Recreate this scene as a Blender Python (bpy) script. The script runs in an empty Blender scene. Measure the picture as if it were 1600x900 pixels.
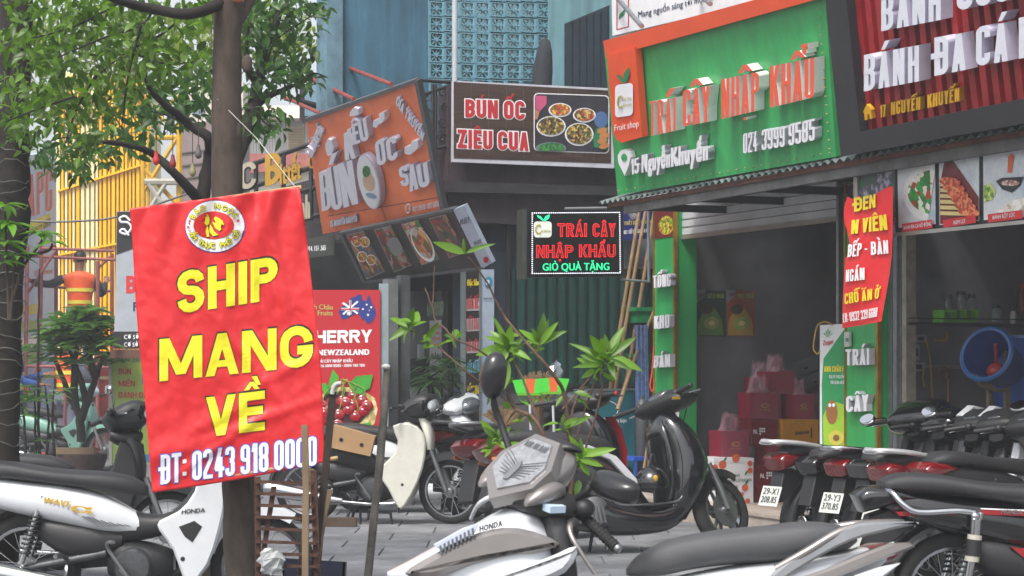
import bpy, bmesh, math, random
from mathutils import Vector as V, Matrix, Quaternion
random.seed(7)
sc = bpy.context.scene
col = sc.collection
# ------------------------------------------------------------------ camera, sky, sun, exposure
F, EYE, HZ = 3200.0, 1.35, 565.0            # focal length in photo pixels, eye height, horizon row
cam_d = bpy.data.cameras.new('camera'); cam = bpy.data.objects.new('camera', cam_d); col.objects.link(cam)
cam.location = (0, 0, EYE); cam.rotation_euler = (math.pi/2, 0, 0)
cam_d.sensor_width = 36; cam_d.lens = 36*F/1600; cam_d.shift_y = (HZ-450)/1600
cam_d.clip_start = .1; cam_d.clip_end = 2000
cam_d.dof.use_dof = True; cam_d.dof.focus_distance = 14; cam_d.dof.aperture_fstop = 9
sc.camera = cam
W = bpy.data.worlds.new('World'); sc.world = W; W.use_nodes = True
nt = W.node_tree; bg = nt.nodes['Background']
sky = nt.nodes.new('ShaderNodeTexSky'); sky.sky_type = 'NISHITA'; sky.sun_disc = False
SUN_EL, SUN_AZ = math.radians(56), math.radians(205)   # azimuth measured from +Y towards +X
sky.sun_elevation = SUN_EL; sky.sun_rotation = SUN_AZ
sky.air_density = 1.0; sky.dust_density = 4.0; sky.ozone_density = 1.0
hs = nt.nodes.new('ShaderNodeHueSaturation'); hs.inputs['Saturation'].default_value = .35
nt.links.new(sky.outputs[0], hs.inputs['Color']); nt.links.new(hs.outputs[0], bg.inputs[0]); bg.inputs[1].default_value = .15
sd = bpy.data.lights.new('sun', 'SUN'); sun = bpy.data.objects.new('sun', sd); col.objects.link(sun)
sd.energy = 2.2; sd.angle = math.radians(14); sd.color = (1, .96, .9)
sdir = V((math.sin(SUN_AZ)*math.cos(SUN_EL), math.cos(SUN_AZ)*math.cos(SUN_EL), math.sin(SUN_EL)))
sun.rotation_euler = sdir.to_track_quat('Z', 'Y').to_euler(); sun.location = (0, 0, 30)
sc.view_settings.view_transform = 'Standard'; sc.view_settings.look = 'None'
sc.view_settings.exposure = .74; sc.view_settings.gamma = 1
try:
    sc.cycles.max_bounces = 6; sc.cycles.transparent_max_bounces = 12
except Exception: pass

# ------------------------------------------------------------------ geometry of the place
def P(px, py, Y): return V(((px-800)/F*Y, Y, EYE-(py-HZ)/F*Y))
def G(px, py):
    Y = EYE*F/(py-HZ); return V(((px-800)/F*Y, Y, 0))
CAM = V((0, 0, EYE))
O = V((1.466, 18.40, 0)); U = V((.3894, -.9211, 0)); N = V((-.9211, -.3894, 0)); Z = V((0, 0, 1))
def ray(px, py, pl):
    d = V(((px-800)/F, 1, -(py-HZ)/F)); p, n = pl
    return CAM + d*((p-CAM).dot(n)/d.dot(n))
def fac(d): return (O+N*d, N)                 # planes parallel to the shop fronts, d metres out towards the kerb
def per(e): return (O+U*e, U)                 # planes square to the shop fronts, facing the camera
def yp(Y): return (V((0, Y, 0)), V((0, -1, 0)))
def plane3(a, b, c):
    n = (b-a).cross(c-a).normalized()
    if n.dot(CAM-a) < 0: n = -n
    return (a, n)
class S:                                      # photo pixel -> point on a surface, lifted off it
    def __init__(s, pl): s.pl = pl
    def __call__(s, px, py, l=0): return ray(px, py, s.pl)+s.pl[1]*l
    def up(s, d): return S((s.pl[0]+s.pl[1]*d, s.pl[1]))
def sd_of(p):                                 # facade coordinates of a point
    q = p-O; return q.dot(U), q.dot(N), p.z
def FW(s, d, z): return O+U*s+N*d+Z*z

# ------------------------------------------------------------------ materials
def lin(c):
    if isinstance(c, str):
        c = [int(c[i:i+2], 16)/255 for i in (0, 2, 4)]
    return tuple((x/12.92 if x <= .04045 else ((x+.055)/1.055)**2.4) for x in c)
MATS = {}
def mat(key, rgb='808080', rough=.6, metal=0, var=.12, scale=6, bump=0, coat=0, emit=0, trans=0, alpha=1, bscale=None, sub=0):
    if key in MATS: return MATS[key]
    m = bpy.data.materials.new(key); m.use_nodes = True; t = m.node_tree; b = t.nodes['Principled BSDF']
    c = lin(rgb); L = t.links.new
    tc = t.nodes.new('ShaderNodeTexCoord'); n1 = t.nodes.new('ShaderNodeTexNoise')
    n1.inputs['Scale'].default_value = scale; n1.inputs['Detail'].default_value = 6; n1.inputs['Roughness'].default_value = .65
    L(tc.outputs['Object'], n1.inputs['Vector'])
    mr = t.nodes.new('ShaderNodeMapRange'); mr.inputs[1].default_value = .3; mr.inputs[2].default_value = .7
    mr.inputs[3].default_value = 1-var*1.5; mr.inputs[4].default_value = 1+var*.6; L(n1.outputs[0], mr.inputs[0])
    mx = t.nodes.new('ShaderNodeVectorMath'); mx.operation = 'SCALE'; mx.inputs[0].default_value = c
    L(mr.outputs[0], mx.inputs['Scale']); L(mx.outputs[0], b.inputs['Base Color'])
    b.inputs['Roughness'].default_value = rough; b.inputs['Metallic'].default_value = metal
    r2 = t.nodes.new('ShaderNodeMapRange'); r2.inputs[3].default_value = min(1, rough*1.25); r2.inputs[4].default_value = rough*.8
    L(n1.outputs[0], r2.inputs[0]); L(r2.outputs[0], b.inputs['Roughness'])
    if coat: b.inputs['Coat Weight'].default_value = coat; b.inputs['Coat Roughness'].default_value = .08
    if emit: b.inputs['Emission Color'].default_value = c+(1,); b.inputs['Emission Strength'].default_value = emit
    if trans: b.inputs['Transmission Weight'].default_value = trans
    if alpha < 1: b.inputs['Alpha'].default_value = alpha
    if bump:
        n2 = t.nodes.new('ShaderNodeTexNoise'); n2.inputs['Scale'].default_value = bscale or scale*6; n2.inputs['Detail'].default_value = 5
        L(tc.outputs['Object'], n2.inputs['Vector'])
        bp = t.nodes.new('ShaderNodeBump'); bp.inputs['Strength'].default_value = bump; bp.inputs['Distance'].default_value = .01
        L(n2.outputs[0], bp.inputs['Height']); L(bp.outputs[0], b.inputs['Normal'])
    MATS[key] = m; return m
def ramp_mat(key, cols, kind='voronoi', scale=60, rough=.5, stretch=(1, 1, 1), bump=.2):
    """print or natural surface with several colours scattered over it"""
    if key in MATS: return MATS[key]
    m = bpy.data.materials.new(key); m.use_nodes = True; t = m.node_tree; b = t.nodes['Principled BSDF']; L = t.links.new
    tc = t.nodes.new('ShaderNodeTexCoord'); mp = t.nodes.new('ShaderNodeMapping'); mp.inputs['Scale'].default_value = stretch
    L(tc.outputs['Object'], mp.inputs[0])
    if kind == 'voronoi':
        x = t.nodes.new('ShaderNodeTexVoronoi'); x.inputs['Scale'].default_value = scale
        nz = t.nodes.new('ShaderNodeTexNoise'); nz.inputs['Scale'].default_value = scale*.6
        ad = t.nodes.new('ShaderNodeVectorMath'); ad.operation = 'MULTIPLY_ADD'; ad.inputs[1].default_value = (1.5/scale,)*3
        L(mp.outputs[0], nz.inputs[0]); L(nz.outputs['Color'], ad.inputs[0]); L(mp.outputs[0], ad.inputs[2]); L(ad.outputs[0], x.inputs['Vector'])
        sp = t.nodes.new('ShaderNodeSeparateColor'); L(x.outputs['Color'], sp.inputs[0]); out = sp.outputs[0]
    else:
        x = t.nodes.new('ShaderNodeTexNoise'); x.inputs['Scale'].default_value = scale; x.inputs['Detail'].default_value = 8
        x.inputs['Roughness'].default_value = .7; L(mp.outputs[0], x.inputs['Vector'])
        mr = t.nodes.new('ShaderNodeMapRange'); mr.inputs[1].default_value = .3; mr.inputs[2].default_value = .7; L(x.outputs[0], mr.inputs[0]); out = mr.outputs[0]
    r = t.nodes.new('ShaderNodeValToRGB'); e = r.color_ramp.elements
    while len(e) < len(cols): e.new(.5)
    for i, c in enumerate(cols): e[i].position = i/max(1, len(cols)-(0 if kind == 'voronoi' else 1)); e[i].color = lin(c)+(1,)
    if kind == 'voronoi': r.color_ramp.interpolation = 'CONSTANT'
    L(out, r.inputs[0]); L(r.outputs[0], b.inputs['Base Color']); b.inputs['Roughness'].default_value = rough
    if bump and kind != 'voronoi':
        bp = t.nodes.new('ShaderNodeBump'); bp.inputs['Strength'].default_value = bump; bp.inputs['Distance'].default_value = .01
        L(x.outputs[0], bp.inputs['Height']); L(bp.outputs[0], b.inputs['Normal'])
    MATS[key] = m; return m

# ------------------------------------------------------------------ objects
def link(o, parent=None):
    col.objects.link(o)
    if parent is not None: o.parent = parent
    return o
def wl(p):                                    # world offset of a (translated) parent chain
    v = V((0, 0, 0))
    while p is not None:
        v += p.location; p = p.parent
    return v
def tag(o, label=None, cat=None, group=None, kind=None):
    if label: o['label'] = label
    if cat: o['category'] = cat
    if group: o['group'] = group
    if kind: o['kind'] = kind
    return o
def thing(name, label, cat, loc=(0, 0, 0), group=None, rz=0):
    o = bpy.data.objects.new(name, None); o.empty_display_size = .1; o.location = loc; o.rotation_euler.z = rz
    link(o); return tag(o, label, cat, group)
class MB:
    def __init__(s): s.v = []; s.f = []; s.mi = []; s.m = 0; s.T = None
    def add(s, vs, fs):
        k = len(s.v); s.v += [V(x) for x in vs] if s.T is None else [s.T(V(x)) for x in vs]
        s.f += [[k+i for i in f] for f in fs]; s.mi += [s.m]*len(fs)
    def box(s, c, d, R=None):
        c = V(c); vs = []
        for x in (-.5, .5):
            for y in (-.5, .5):
                for z in (-.5, .5):
                    q = V((x*d[0], y*d[1], z*d[2])); vs.append(c+(R @ q if R else q))
        s.add(vs, [(0, 1, 3, 2), (4, 6, 7, 5), (0, 4, 5, 1), (2, 3, 7, 6), (0, 2, 6, 4), (1, 5, 7, 3)])
    def hexa(s, a, b):                        # two quads (lists of four points), joined to a solid
        s.add(list(a)+list(b), [(0, 1, 2, 3), (7, 6, 5, 4), (0, 4, 5, 1), (1, 5, 6, 2), (2, 6, 7, 3), (3, 7, 4, 0)])
    def fbox(s, s0, s1, d0, d1, z0, z1):      # box in facade coordinates
        q = lambda z: [FW(s0, d0, z), FW(s1, d0, z), FW(s1, d1, z), FW(s0, d1, z)]
        s.hexa(q(z0), q(z1))
    def slab(s, sf, pts, t, lift=0):          # polygon given in photo pixels on a surface, with thickness behind it
        if lift and hasattr(sf, 'up'): sf = sf.up(lift); lift = 0
        a = [sf(x, y, lift) for x, y in pts]; b = [sf(x, y, lift-t) for x, y in pts]; n = len(a)
        s.add(a+b, [tuple(range(n)), tuple(range(2*n-1, n-1, -1))]+[(i, n+i, n+(i+1) % n, (i+1) % n) for i in range(n)])
    def poly(s, sf, pts, lift=.003):
        if hasattr(sf, 'up'): sf = sf.up(lift); lift = 0
        s.add([sf(x, y, lift) for x, y in pts], [tuple(range(len(pts)))])
    def tube(s, pts, r, n=8, cap=True):
        pts = [V(p) for p in pts]; m = len(pts); rs = list(r) if isinstance(r, (list, tuple)) else [r]*m
        if len(rs) != m: q = rs; rs = [q[int(i*(len(q)-1)/(m-1))]*(1-(i*(len(q)-1)/(m-1)) % 1)+q[min(len(q)-1, int(i*(len(q)-1)/(m-1))+1)]*((i*(len(q)-1)/(m-1)) % 1) for i in range(m)]
        t0 = (pts[1]-pts[0]).normalized(); a = t0.orthogonal().normalized(); vs = []
        for i, p in enumerate(pts):
            t = (pts[min(i+1, m-1)]-pts[max(i-1, 0)]).normalized()
            a = (a-t*a.dot(t)).normalized(); b = t.cross(a)
            for k in range(n):
                g = 2*math.pi*k/n; vs.append(p+(a*math.cos(g)+b*math.sin(g))*rs[i])
        fs = [(i*n+k, i*n+(k+1) % n, (i+1)*n+(k+1) % n, (i+1)*n+k) for i in range(m-1) for k in range(n)]
        if cap: fs += [tuple(range(n-1, -1, -1)), tuple(range((m-1)*n, m*n))]
        s.add(vs, fs)
    def rings(s, R, cap=True, closed=False):
        n = len(R[0]); m = len(R); vs = [p for r in R for p in r]
        fs = [(i*n+k, i*n+(k+1) % n, ((i+1) % m)*n+(k+1) % n, ((i+1) % m)*n+k) for i in range(m-(0 if closed else 1)) for k in range(n)]
        if cap and not closed: fs += [tuple(range(n-1, -1, -1)), tuple(range((m-1)*n, m*n))]
        s.add(vs, fs)
    def hull(s, st, n=18, y0=0, e=2.6):       # stations along x: (x, z_bottom, z_top, halfwidth[, exponent])
        R = []
        for q in smooth(st):
            x, zb, zt, w = q[:4]; ee = q[4] if len(q) > 4 else e; r = []
            for k in range(n):
                g = 2*math.pi*k/n; c, d = math.cos(g), math.sin(g)
                r.append(V((x, y0+w*math.copysign(abs(c)**(2/ee), c), (zb+zt)/2+(zt-zb)/2*math.copysign(abs(d)**(2/ee), d))))
            R.append(r)
        s.rings(R)
    def hullz(s, st, n=18, y0=0, e=2.6):      # stations along z: (z, x_back, x_front, halfwidth)
        R = []
        for q in smooth(st):
            z, xb, xf, w = q[:4]; r = []
            for k in range(n):
                g = 2*math.pi*k/n; c, d = math.cos(g), math.sin(g)
                r.append(V(((xb+xf)/2+(xf-xb)/2*math.copysign(abs(c)**(2/e), c), y0+w*math.copysign(abs(d)**(2/e), d), z)))
            R.append(r)
        s.rings(R)
    def lathe(s, c, ax, prof, n=24, cap=True, arc=None): # profile (along axis, radius)
        c = V(c); ax = V(ax).normalized(); a = ax.orthogonal().normalized(); b = ax.cross(a)
        R = [[c+ax*h+(a*math.cos(2*math.pi*k/n)+b*math.sin(2*math.pi*k/n))*max(r, 1e-4) for k in range(n)] for h, r in prof]
        s.rings(R, cap)
    def ell(s, c, r, R=None, n=14, m=9):
        c = V(c); RR = []
        for i in range(m):
            t = math.pi*(.02+.96*i/(m-1))-math.pi/2; q = []
            for k in range(n):
                g = 2*math.pi*k/n; w = V((r[0]*math.cos(t)*math.cos(g), r[1]*math.cos(t)*math.sin(g), r[2]*math.sin(t)))
                q.append(c+(R @ w if R else w))
            RR.append(q)
        s.rings(RR)
    def plate(s, out, y0, y1, b=.008, rs=0):  # side-view outline (x,z), from y0 to y1, bevelled, optionally smoothed
        if rs: out = catmull(out, rs)
        n = len(out); cx = sum(p[0] for p in out)/n; cz = sum(p[1] for p in out)/n
        area = sum(out[i][0]*out[(i+1) % n][1]-out[(i+1) % n][0]*out[i][1] for i in range(n)); sg = 1 if area > 0 else -1
        ins = []
        for i in range(n):
            p, q, r = out[i-1], out[i], out[(i+1) % n]
            dx, dz = r[0]-p[0], r[1]-p[1]; l = math.hypot(dx, dz) or 1
            ins.append((q[0]-sg*dz/l*b, q[1]+sg*dx/l*b))
        yb = b if y1 > y0 else -b
        R = [[V((x, y0, z)) for x, z in ins], [V((x, y0+yb, z)) for x, z in out], [V((x, y1-yb, z)) for x, z in out], [V((x, y1, z)) for x, z in ins]]
        s.rings(R)
    def puff(s, out, w, b=.03, rs=2, y0=0):   # side-view outline with rounded flanks
        if rs: out = catmull(out, rs)
        n = len(out); area = sum(out[i][0]*out[(i+1) % n][1]-out[(i+1) % n][0]*out[i][1] for i in range(n)); sg = 1 if area > 0 else -1; nn = []
        for i in range(n):
            p, r = out[i-1], out[(i+1) % n]; dx, dz = r[0]-p[0], r[1]-p[1]; l = math.hypot(dx, dz) or 1; nn.append((-sg*dz/l, sg*dx/l))
        R = []
        for f, g in ((-1, 1), (-.94, .6), (-.82, .28), (-.6, .08), (-.3, 0), (.3, 0), (.6, .08), (.82, .28), (.94, .6), (1, 1)): R.append([V((p[0]+q[0]*b*g, y0+w*f, p[1]+q[1]*b*g)) for p, q in zip(out, nn)])
        s.rings(R)
    def build(s, name, m, parent=None, smooth_=None, local=False, label=None):
        me = bpy.data.meshes.new(name); off = V((0, 0, 0)) if local else wl(parent)
        me.from_pydata([tuple(v-off) for v in s.v], [], s.f)
        ms = m if isinstance(m, (list, tuple)) else [m]
        for q in ms: me.materials.append(q)
        if len(ms) > 1: me.polygons.foreach_set('material_index', s.mi)
        bm = bmesh.new(); bm.from_mesh(me)
        bmesh.ops.recalc_face_normals(bm, faces=bm.faces)
        if smooth_:
            for f in bm.faces: f.smooth = True
            for e_ in bm.edges:
                if len(e_.link_faces) == 2 and e_.calc_face_angle(0) > math.radians(smooth_): e_.smooth = False
        bm.to_mesh(me); bm.free()
        o = bpy.data.objects.new(name, me); link(o, parent)
        if label: o['label'] = label
        return o
def smooth(st, k=3):
    """denser stations by Catmull-Rom"""
    st = [tuple(q) for q in st]; L = min(len(q) for q in st); st = [q[:L] for q in st]
    if len(st) < 3: return st
    o = []
    for i in range(len(st)-1):
        a, b, c, d = st[max(i-1, 0)], st[i], st[i+1], st[min(i+2, len(st)-1)]
        for j in range(k):
            t = j/k; o.append(tuple(.5*(2*b[q]+(c[q]-a[q])*t+(2*a[q]-5*b[q]+4*c[q]-d[q])*t*t+(3*b[q]-a[q]-3*c[q]+d[q])*t**3) for q in range(L)))
    o.append(st[-1]); return o
def catmull(p, k=4, closed=True):
    n = len(p); o = []
    for i in range(n if closed else n-1):
        g = (lambda j: p[j % n]) if closed else (lambda j: p[max(0, min(n-1, j))])
        a, b, c, d = g(i-1), g(i), g(i+1), g(i+2)
        for j in range(k):
            t = j/k; o.append(tuple(.5*(2*b[q]+(c[q]-a[q])*t+(2*a[q]-5*b[q]+4*c[q]-d[q])*t*t+(3*b[q]-a[q]-3*c[q]+d[q])*t**3) for q in range(len(b))))
    if not closed: o.append(tuple(p[-1]))
    return o
def cm3(p, k=5): return [V(q) for q in catmull([tuple(x) for x in p], k, False)]
def ellp(cx, cy, rx, ry, rot=0, n=20):
    c, s = math.cos(rot), math.sin(rot)
    return [(cx+rx*math.cos(2*math.pi*k/n)*c-ry*math.sin(2*math.pi*k/n)*s, cy+rx*math.cos(2*math.pi*k/n)*s+ry*math.sin(2*math.pi*k/n)*c) for k in range(n)]
def rr(x0, y0, x1, y1, r, tl=0, n=4):
    """rounded rectangle in pixels; tl = how much the right side is raised (perspective slope)"""
    o = []
    for cx, cy, a in ((x1-r, y0+r, -90), (x1-r, y1-r, 0), (x0+r, y1-r, 90), (x0+r, y0+r, 180)):
        for k in range(n+1):
            g = math.radians(a+90*k/n); o.append((cx+r*math.cos(g), cy+r*math.sin(g)))
    return [(x, y-tl*(x-x0)/(x1-x0)) for x, y in o]
def smear(objname, sf, pts, m, parent, lift=.003):
    b = MB(); b.poly(sf, pts, lift); return b.build(objname, m, parent)

# ------------------------------------------------------------------ lettering
GC = {}
def glyph(body, ext):
    k = (body, ext)
    if k not in GC:
        cu = bpy.data.curves.new('txt', 'FONT'); cu.body = body; cu.resolution_u = 3; cu.extrude = 1 if ext else 0
        cu.fill_mode = 'BOTH' if ext else 'FRONT'
        o = bpy.data.objects.new('txt', cu); me = bpy.data.meshes.new_from_object(o)
        vs = [v.co.copy() for v in me.vertices]; fs = [(tuple(p.vertices), abs(p.normal.z) > .9) for p in me.polygons]
        bpy.data.meshes.remove(me); bpy.data.objects.remove(o); bpy.data.curves.remove(cu)
        GC[k] = (vs, fs)
    return GC[k]
def xr(body):
    vs = glyph(body, False)[0]; return (min(v.x for v in vs), max(v.x for v in vs))
CAP = max(v.y for v in glyph('H', False)[0])
# ---- heavy block capitals drawn as strokes (cap height 1), for painted and cut-out sign lettering
import unicodedata
WCL = {'I': 0, 'M': 1.3, 'W': 1.4, '1': .62, ':': 0, '.': 0, '-': .55, ' ': .45, 'L': .85, 'E': .88, 'F': .85, 'N': 1.05}
BLOCKSET = set("ABCDEFGHIKLMNOPQRSTUVYZ0123456789:.- Đ")
def is_block(s_): return all(c in BLOCKSET or 767 < ord(c) < 880 for c in unicodedata.normalize('NFD', s_))
def block_glyph(ch, w, t, g=0):
    """polygons (convex) and strips for one character, in cap-height units"""
    X0, X1, Y0, Y1 = t/2, max(w-t/2, t/2+.01), t/2, 1-t/2; r = min((X1-X0)*.5, .33); M = .52; cx = (X0+X1)/2; out = []
    def arc(px, py, a0, a1, n=4, rr_=None): q = rr_ or r; return [(px+q*math.cos(math.radians(a0+(a1-a0)*k/n)), py+q*math.sin(math.radians(a0+(a1-a0)*k/n))) for k in range(n+1)]
    def L(pts, closed=False, c0=1, c1=1):
        pts = [p for i, p in enumerate(pts) if i == 0 or math.hypot(p[0]-pts[i-1][0], p[1]-pts[i-1][1]) > 1e-5]
        if closed and math.hypot(pts[0][0]-pts[-1][0], pts[0][1]-pts[-1][1]) < 1e-5: pts = pts[:-1]
        n = len(pts); a = []; b_ = []
        for i in range(n):
            p = pts[i]; q0 = pts[i-1] if (i or closed) else None; q1 = pts[(i+1) % n] if (i < n-1 or closed) else None
            d0 = V((p[0]-q0[0], p[1]-q0[1])).normalized() if q0 else None; d1 = V((q1[0]-p[0], q1[1]-p[1])).normalized() if q1 else None
            if d0 is None: d0 = d1; p = (p[0]-d1.x*(t/2*c0+g), p[1]-d1.y*(t/2*c0+g))
            if d1 is None: d1 = d0; p = (p[0]+d0.x*(t/2*c1+g), p[1]+d0.y*(t/2*c1+g))
            m = (d0+d1); m = m.normalized() if m.length > 1e-4 else d0; k = (t/2+g)/max(.5, m.dot(d0)); nx_, ny_ = -m.y*k, m.x*k
            a.append((p[0]+nx_, p[1]+ny_)); b_.append((p[0]-nx_, p[1]-ny_))
        out.append((a, b_, closed))
    def D(x0, y0, x1, y1):      # diagonal cut level at both ends
        h = t*math.hypot(x1-x0, y1-y0)/max(.05, abs(y1-y0))/2; h = min(h, t*.75)+g*1.1; y0 -= g; y1 += g; out.append(([(x0-h, y0), (x1-h, y1)], [(x0+h, y0), (x1+h, y1)], False))
    c = ch
    if c == 'A': D(X0, 0, cx, 1); D(X1, 0, cx, 1); out.append(([(X0+(cx-X0)*.2, .2), (X1-(X1-cx)*.2, .2)], [(X0+(cx-X0)*.3, .2+t*.75), (X1-(X1-cx)*.3, .2+t*.75)], False))
    elif c in 'HN':
        L([(X0, Y0), (X0, Y1)]); L([(X1, Y0), (X1, Y1)])
        if c == 'H': L([(X0, M), (X1, M)], False, 0, 0)
        else: D(X1-t*.1, 0, X0+t*.1, 1)
    elif c == 'M': L([(X0, Y0), (X0, Y1)]); L([(X1, Y0), (X1, Y1)]); D(cx, .12, X0+t*.1, 1); D(cx, .12, X1-t*.1, 1)
    elif c == 'V': D(cx, 0, X0, 1); D(cx, 0, X1, 1)
    elif c == 'W': D(X0+(cx-X0)*.5, 0, X0, 1); D(X0+(cx-X0)*.5, 0, cx, 1); D(cx+(X1-cx)*.5, 0, cx, 1); D(cx+(X1-cx)*.5, 0, X1, 1)
    elif c == 'Y': D(cx, .42, X0, 1); D(cx, .42, X1, 1); L([(cx, Y0), (cx, .5)])
    elif c == 'K': L([(X0, Y0), (X0, Y1)]); D(X0+t*.5, .42, X1, 1); D(X1, 0, X0+t*.8, .58)
    elif c == 'X': D(X0, 0, X1, 1); D(X1, 0, X0, 1)
    elif c in 'EFL':
        L([(X0, Y0), (X0, Y1)]); 
        if c != 'F': L([(X0, Y0), (X1, Y0)])
        if c != 'L': L([(X0, Y1), (X1, Y1)]); L([(X0, M), (X1-t*.25, M)])
    elif c == 'T': L([(X0, Y1), (X1, Y1)]); L([(cx, Y0), (cx, Y1)])
    elif c == 'I': L([(t/2, Y0), (t/2, Y1)])
    elif c == '1': L([(X1, Y0), (X1, Y1)]); D(X0, .72, X1-t*.2, 1)
    elif c in 'PRBD\u0110':
        L([(X0, Y0), (X0, Y1)]); q = min(r*1.3, (Y1-M)/2)
        if c in 'D\u0110':
            L([(X0, Y1)]+arc(X1-r, Y1-r, 90, 0)+arc(X1-r, Y0+r, 0, -90)+[(X0, Y0)])
            if c != 'D': L([(X0-t*1.1, M), (X0+t*1.3, M)], False, 0, 0)
        else:
            L([(X0, Y1)]+arc(X1-q, Y1-q, 90, 0, 4, q)+arc(X1-q, M+q, 0, -90, 4, q)+[(X0, M)])
            if c == 'B': q = min(r*1.3, (M-Y0)/2); L([(X0, M)]+arc(X1-q, M-q, 90, 0, 4, q)+arc(X1-q, Y0+q, 0, -90, 4, q)+[(X0, Y0)])
            if c == 'R': D(X1, 0, cx, M)
    elif c in 'OQ0': L(arc(X1-r, Y1-r, 0, 90)+arc(X0+r, Y1-r, 90, 180)+arc(X0+r, Y0+r, 180, 270)+arc(X1-r, Y0+r, 270, 360), True)
    elif c in 'CG': L([(X1, min(.70, Y1-r))]+arc(X1-r, Y1-r, 0, 90)+arc(X0+r, Y1-r, 90, 180)+arc(X0+r, Y0+r, 180, 270)+arc(X1-r, Y0+r, 270, 360)+[(X1, max(.30, Y0+r) if c == 'C' else M-.04)], False, 0, 0)
    if c == 'G': L([(cx+t*.1, M-.04-t*.3), (X1, M-.04-t*.3)], False, 0, 1)
    elif c == 'U': L([(X0, 1-t/2)]+arc(X0+r, Y0+r, 180, 270)+arc(X1-r, Y0+r, 270, 360)+[(X1, 1-t/2)])
    elif c in 'S53268':
        u = min(r, (Y1-M)/2); l = min(r, (M-Y0)/2); e0 = min(.73, Y1-(r if c == '6' else u)); e1 = max(.27, Y0+l)
        if c == 'S': L([(X1, e0)]+arc(X1-u, Y1-u, 0, 90, 3, u)+arc(X0+u, Y1-u, 90, 180, 3, u)+arc(X0+u, M+u, 180, 270, 3, u)+arc(X1-l, M-l, 90, 0, 3, l)+arc(X1-l, Y0+l, 0, -90, 3, l)+arc(X0+l, Y0+l, 270, 180, 3, l)+[(X0, e1)], False, 0, 0)
        if c == '5': L([(X1, Y1), (X0, Y1), (X0, M+.06), (X1-l, M+.06)]+arc(X1-l, M+.06-l, 90, 0, 3, l)+arc(X1-l, Y0+l, 0, -90, 3, l)+arc(X0+l, Y0+l, 270, 180, 3, l)+[(X0, e1)], False, 1, 0)
        if c == '3': L([(X0, e0)]+arc(X0+u, Y1-u, 180, 90, 3, u)+arc(X1-u, Y1-u, 90, 0, 3, u)+arc(X1-u, M+u, 0, -90, 3, u)+[(cx, M)], False, 0, 0); L([(cx, M)]+arc(X1-l, M-l, 90, 0, 3, l)+arc(X1-l, Y0+l, 0, -90, 3, l)+arc(X0+l, Y0+l, 270, 180, 3, l)+[(X0, e1)], False, 0, 0)
        if c == '2': L([(X0, e0)]+arc(X0+u, Y1-u, 180, 90, 3, u)+arc(X1-u, Y1-u, 90, 0, 3, u)+[(X1, .66), (X0, .22), (X0, Y0), (X1, Y0)], False, 0, 1)
        if c == '6': L([(X1, e0)]+arc(X1-r, Y1-r, 0, 90)+arc(X0+r, Y1-r, 90, 180)+arc(X0+r, Y0+r, 180, 270)+arc(X1-l, Y0+l, 270, 360, 3, l)+arc(X1-l, M+.04-l, 0, 90, 3, l)+[(X0, M+.04)], False, 0, 0)
        if c == '8': L(arc(X1-u, Y1-u, 0, 90, 3, u)+arc(X0+u, Y1-u, 90, 180, 3, u)+arc(X0+u, M+u, 180, 270, 3, u)+arc(X1-u, M+u, 270, 360, 3, u), True); L(arc(X1-l, M-l, 0, 90, 3, l)+arc(X0+l, M-l, 90, 180, 3, l)+arc(X0+l, Y0+l, 180, 270, 3, l)+arc(X1-l, Y0+l, 270, 360, 3, l), True)
    elif c == '9': l = min(r, (Y1-M+.04)/2); L([(X0, max(.27, Y0+r))]+arc(X0+r, Y0+r, 180, 270)+arc(X1-r, Y0+r, 270, 360)+arc(X1-r, Y1-r, 0, 90)+arc(X0+l, Y1-l, 90, 180, 3, l)+arc(X0+l, M-.04+l, 180, 270, 3, l)+[(X1, M-.04)], False, 0, 0)
    elif c == '7': L([(X0, Y1), (X1-t*.3, Y1)]); D(cx-t*.2, 0, X1, 1)
    elif c == '4': D(X0, .28, X1-t*.4, 1); L([(X0-t*.2, .28), (X1+t*.1, .28)], False, 0, 1); L([(X1-t*.35, Y0), (X1-t*.35, .62)])
    elif c == 'Z': L([(X0, Y1), (X1, Y1)]); L([(X0, Y0), (X1, Y0)]); D(X0+t*.2, t*.5, X1-t*.2, 1-t*.5)
    elif c == ':': 
        for y in (.2, .62): out.append(([(0, y), (0, y+t)], [(t, y), (t, y+t)], False))
    elif c == '.': out.append(([(0, 0), (0, t*.9)], [(t*.9, 0), (t*.9, t*.9)], False))
    elif c == '-': out.append(([(0, .42), (w, .42)], [(0, .42+t*.8), (w, .42+t*.8)], False))
    return out
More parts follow.
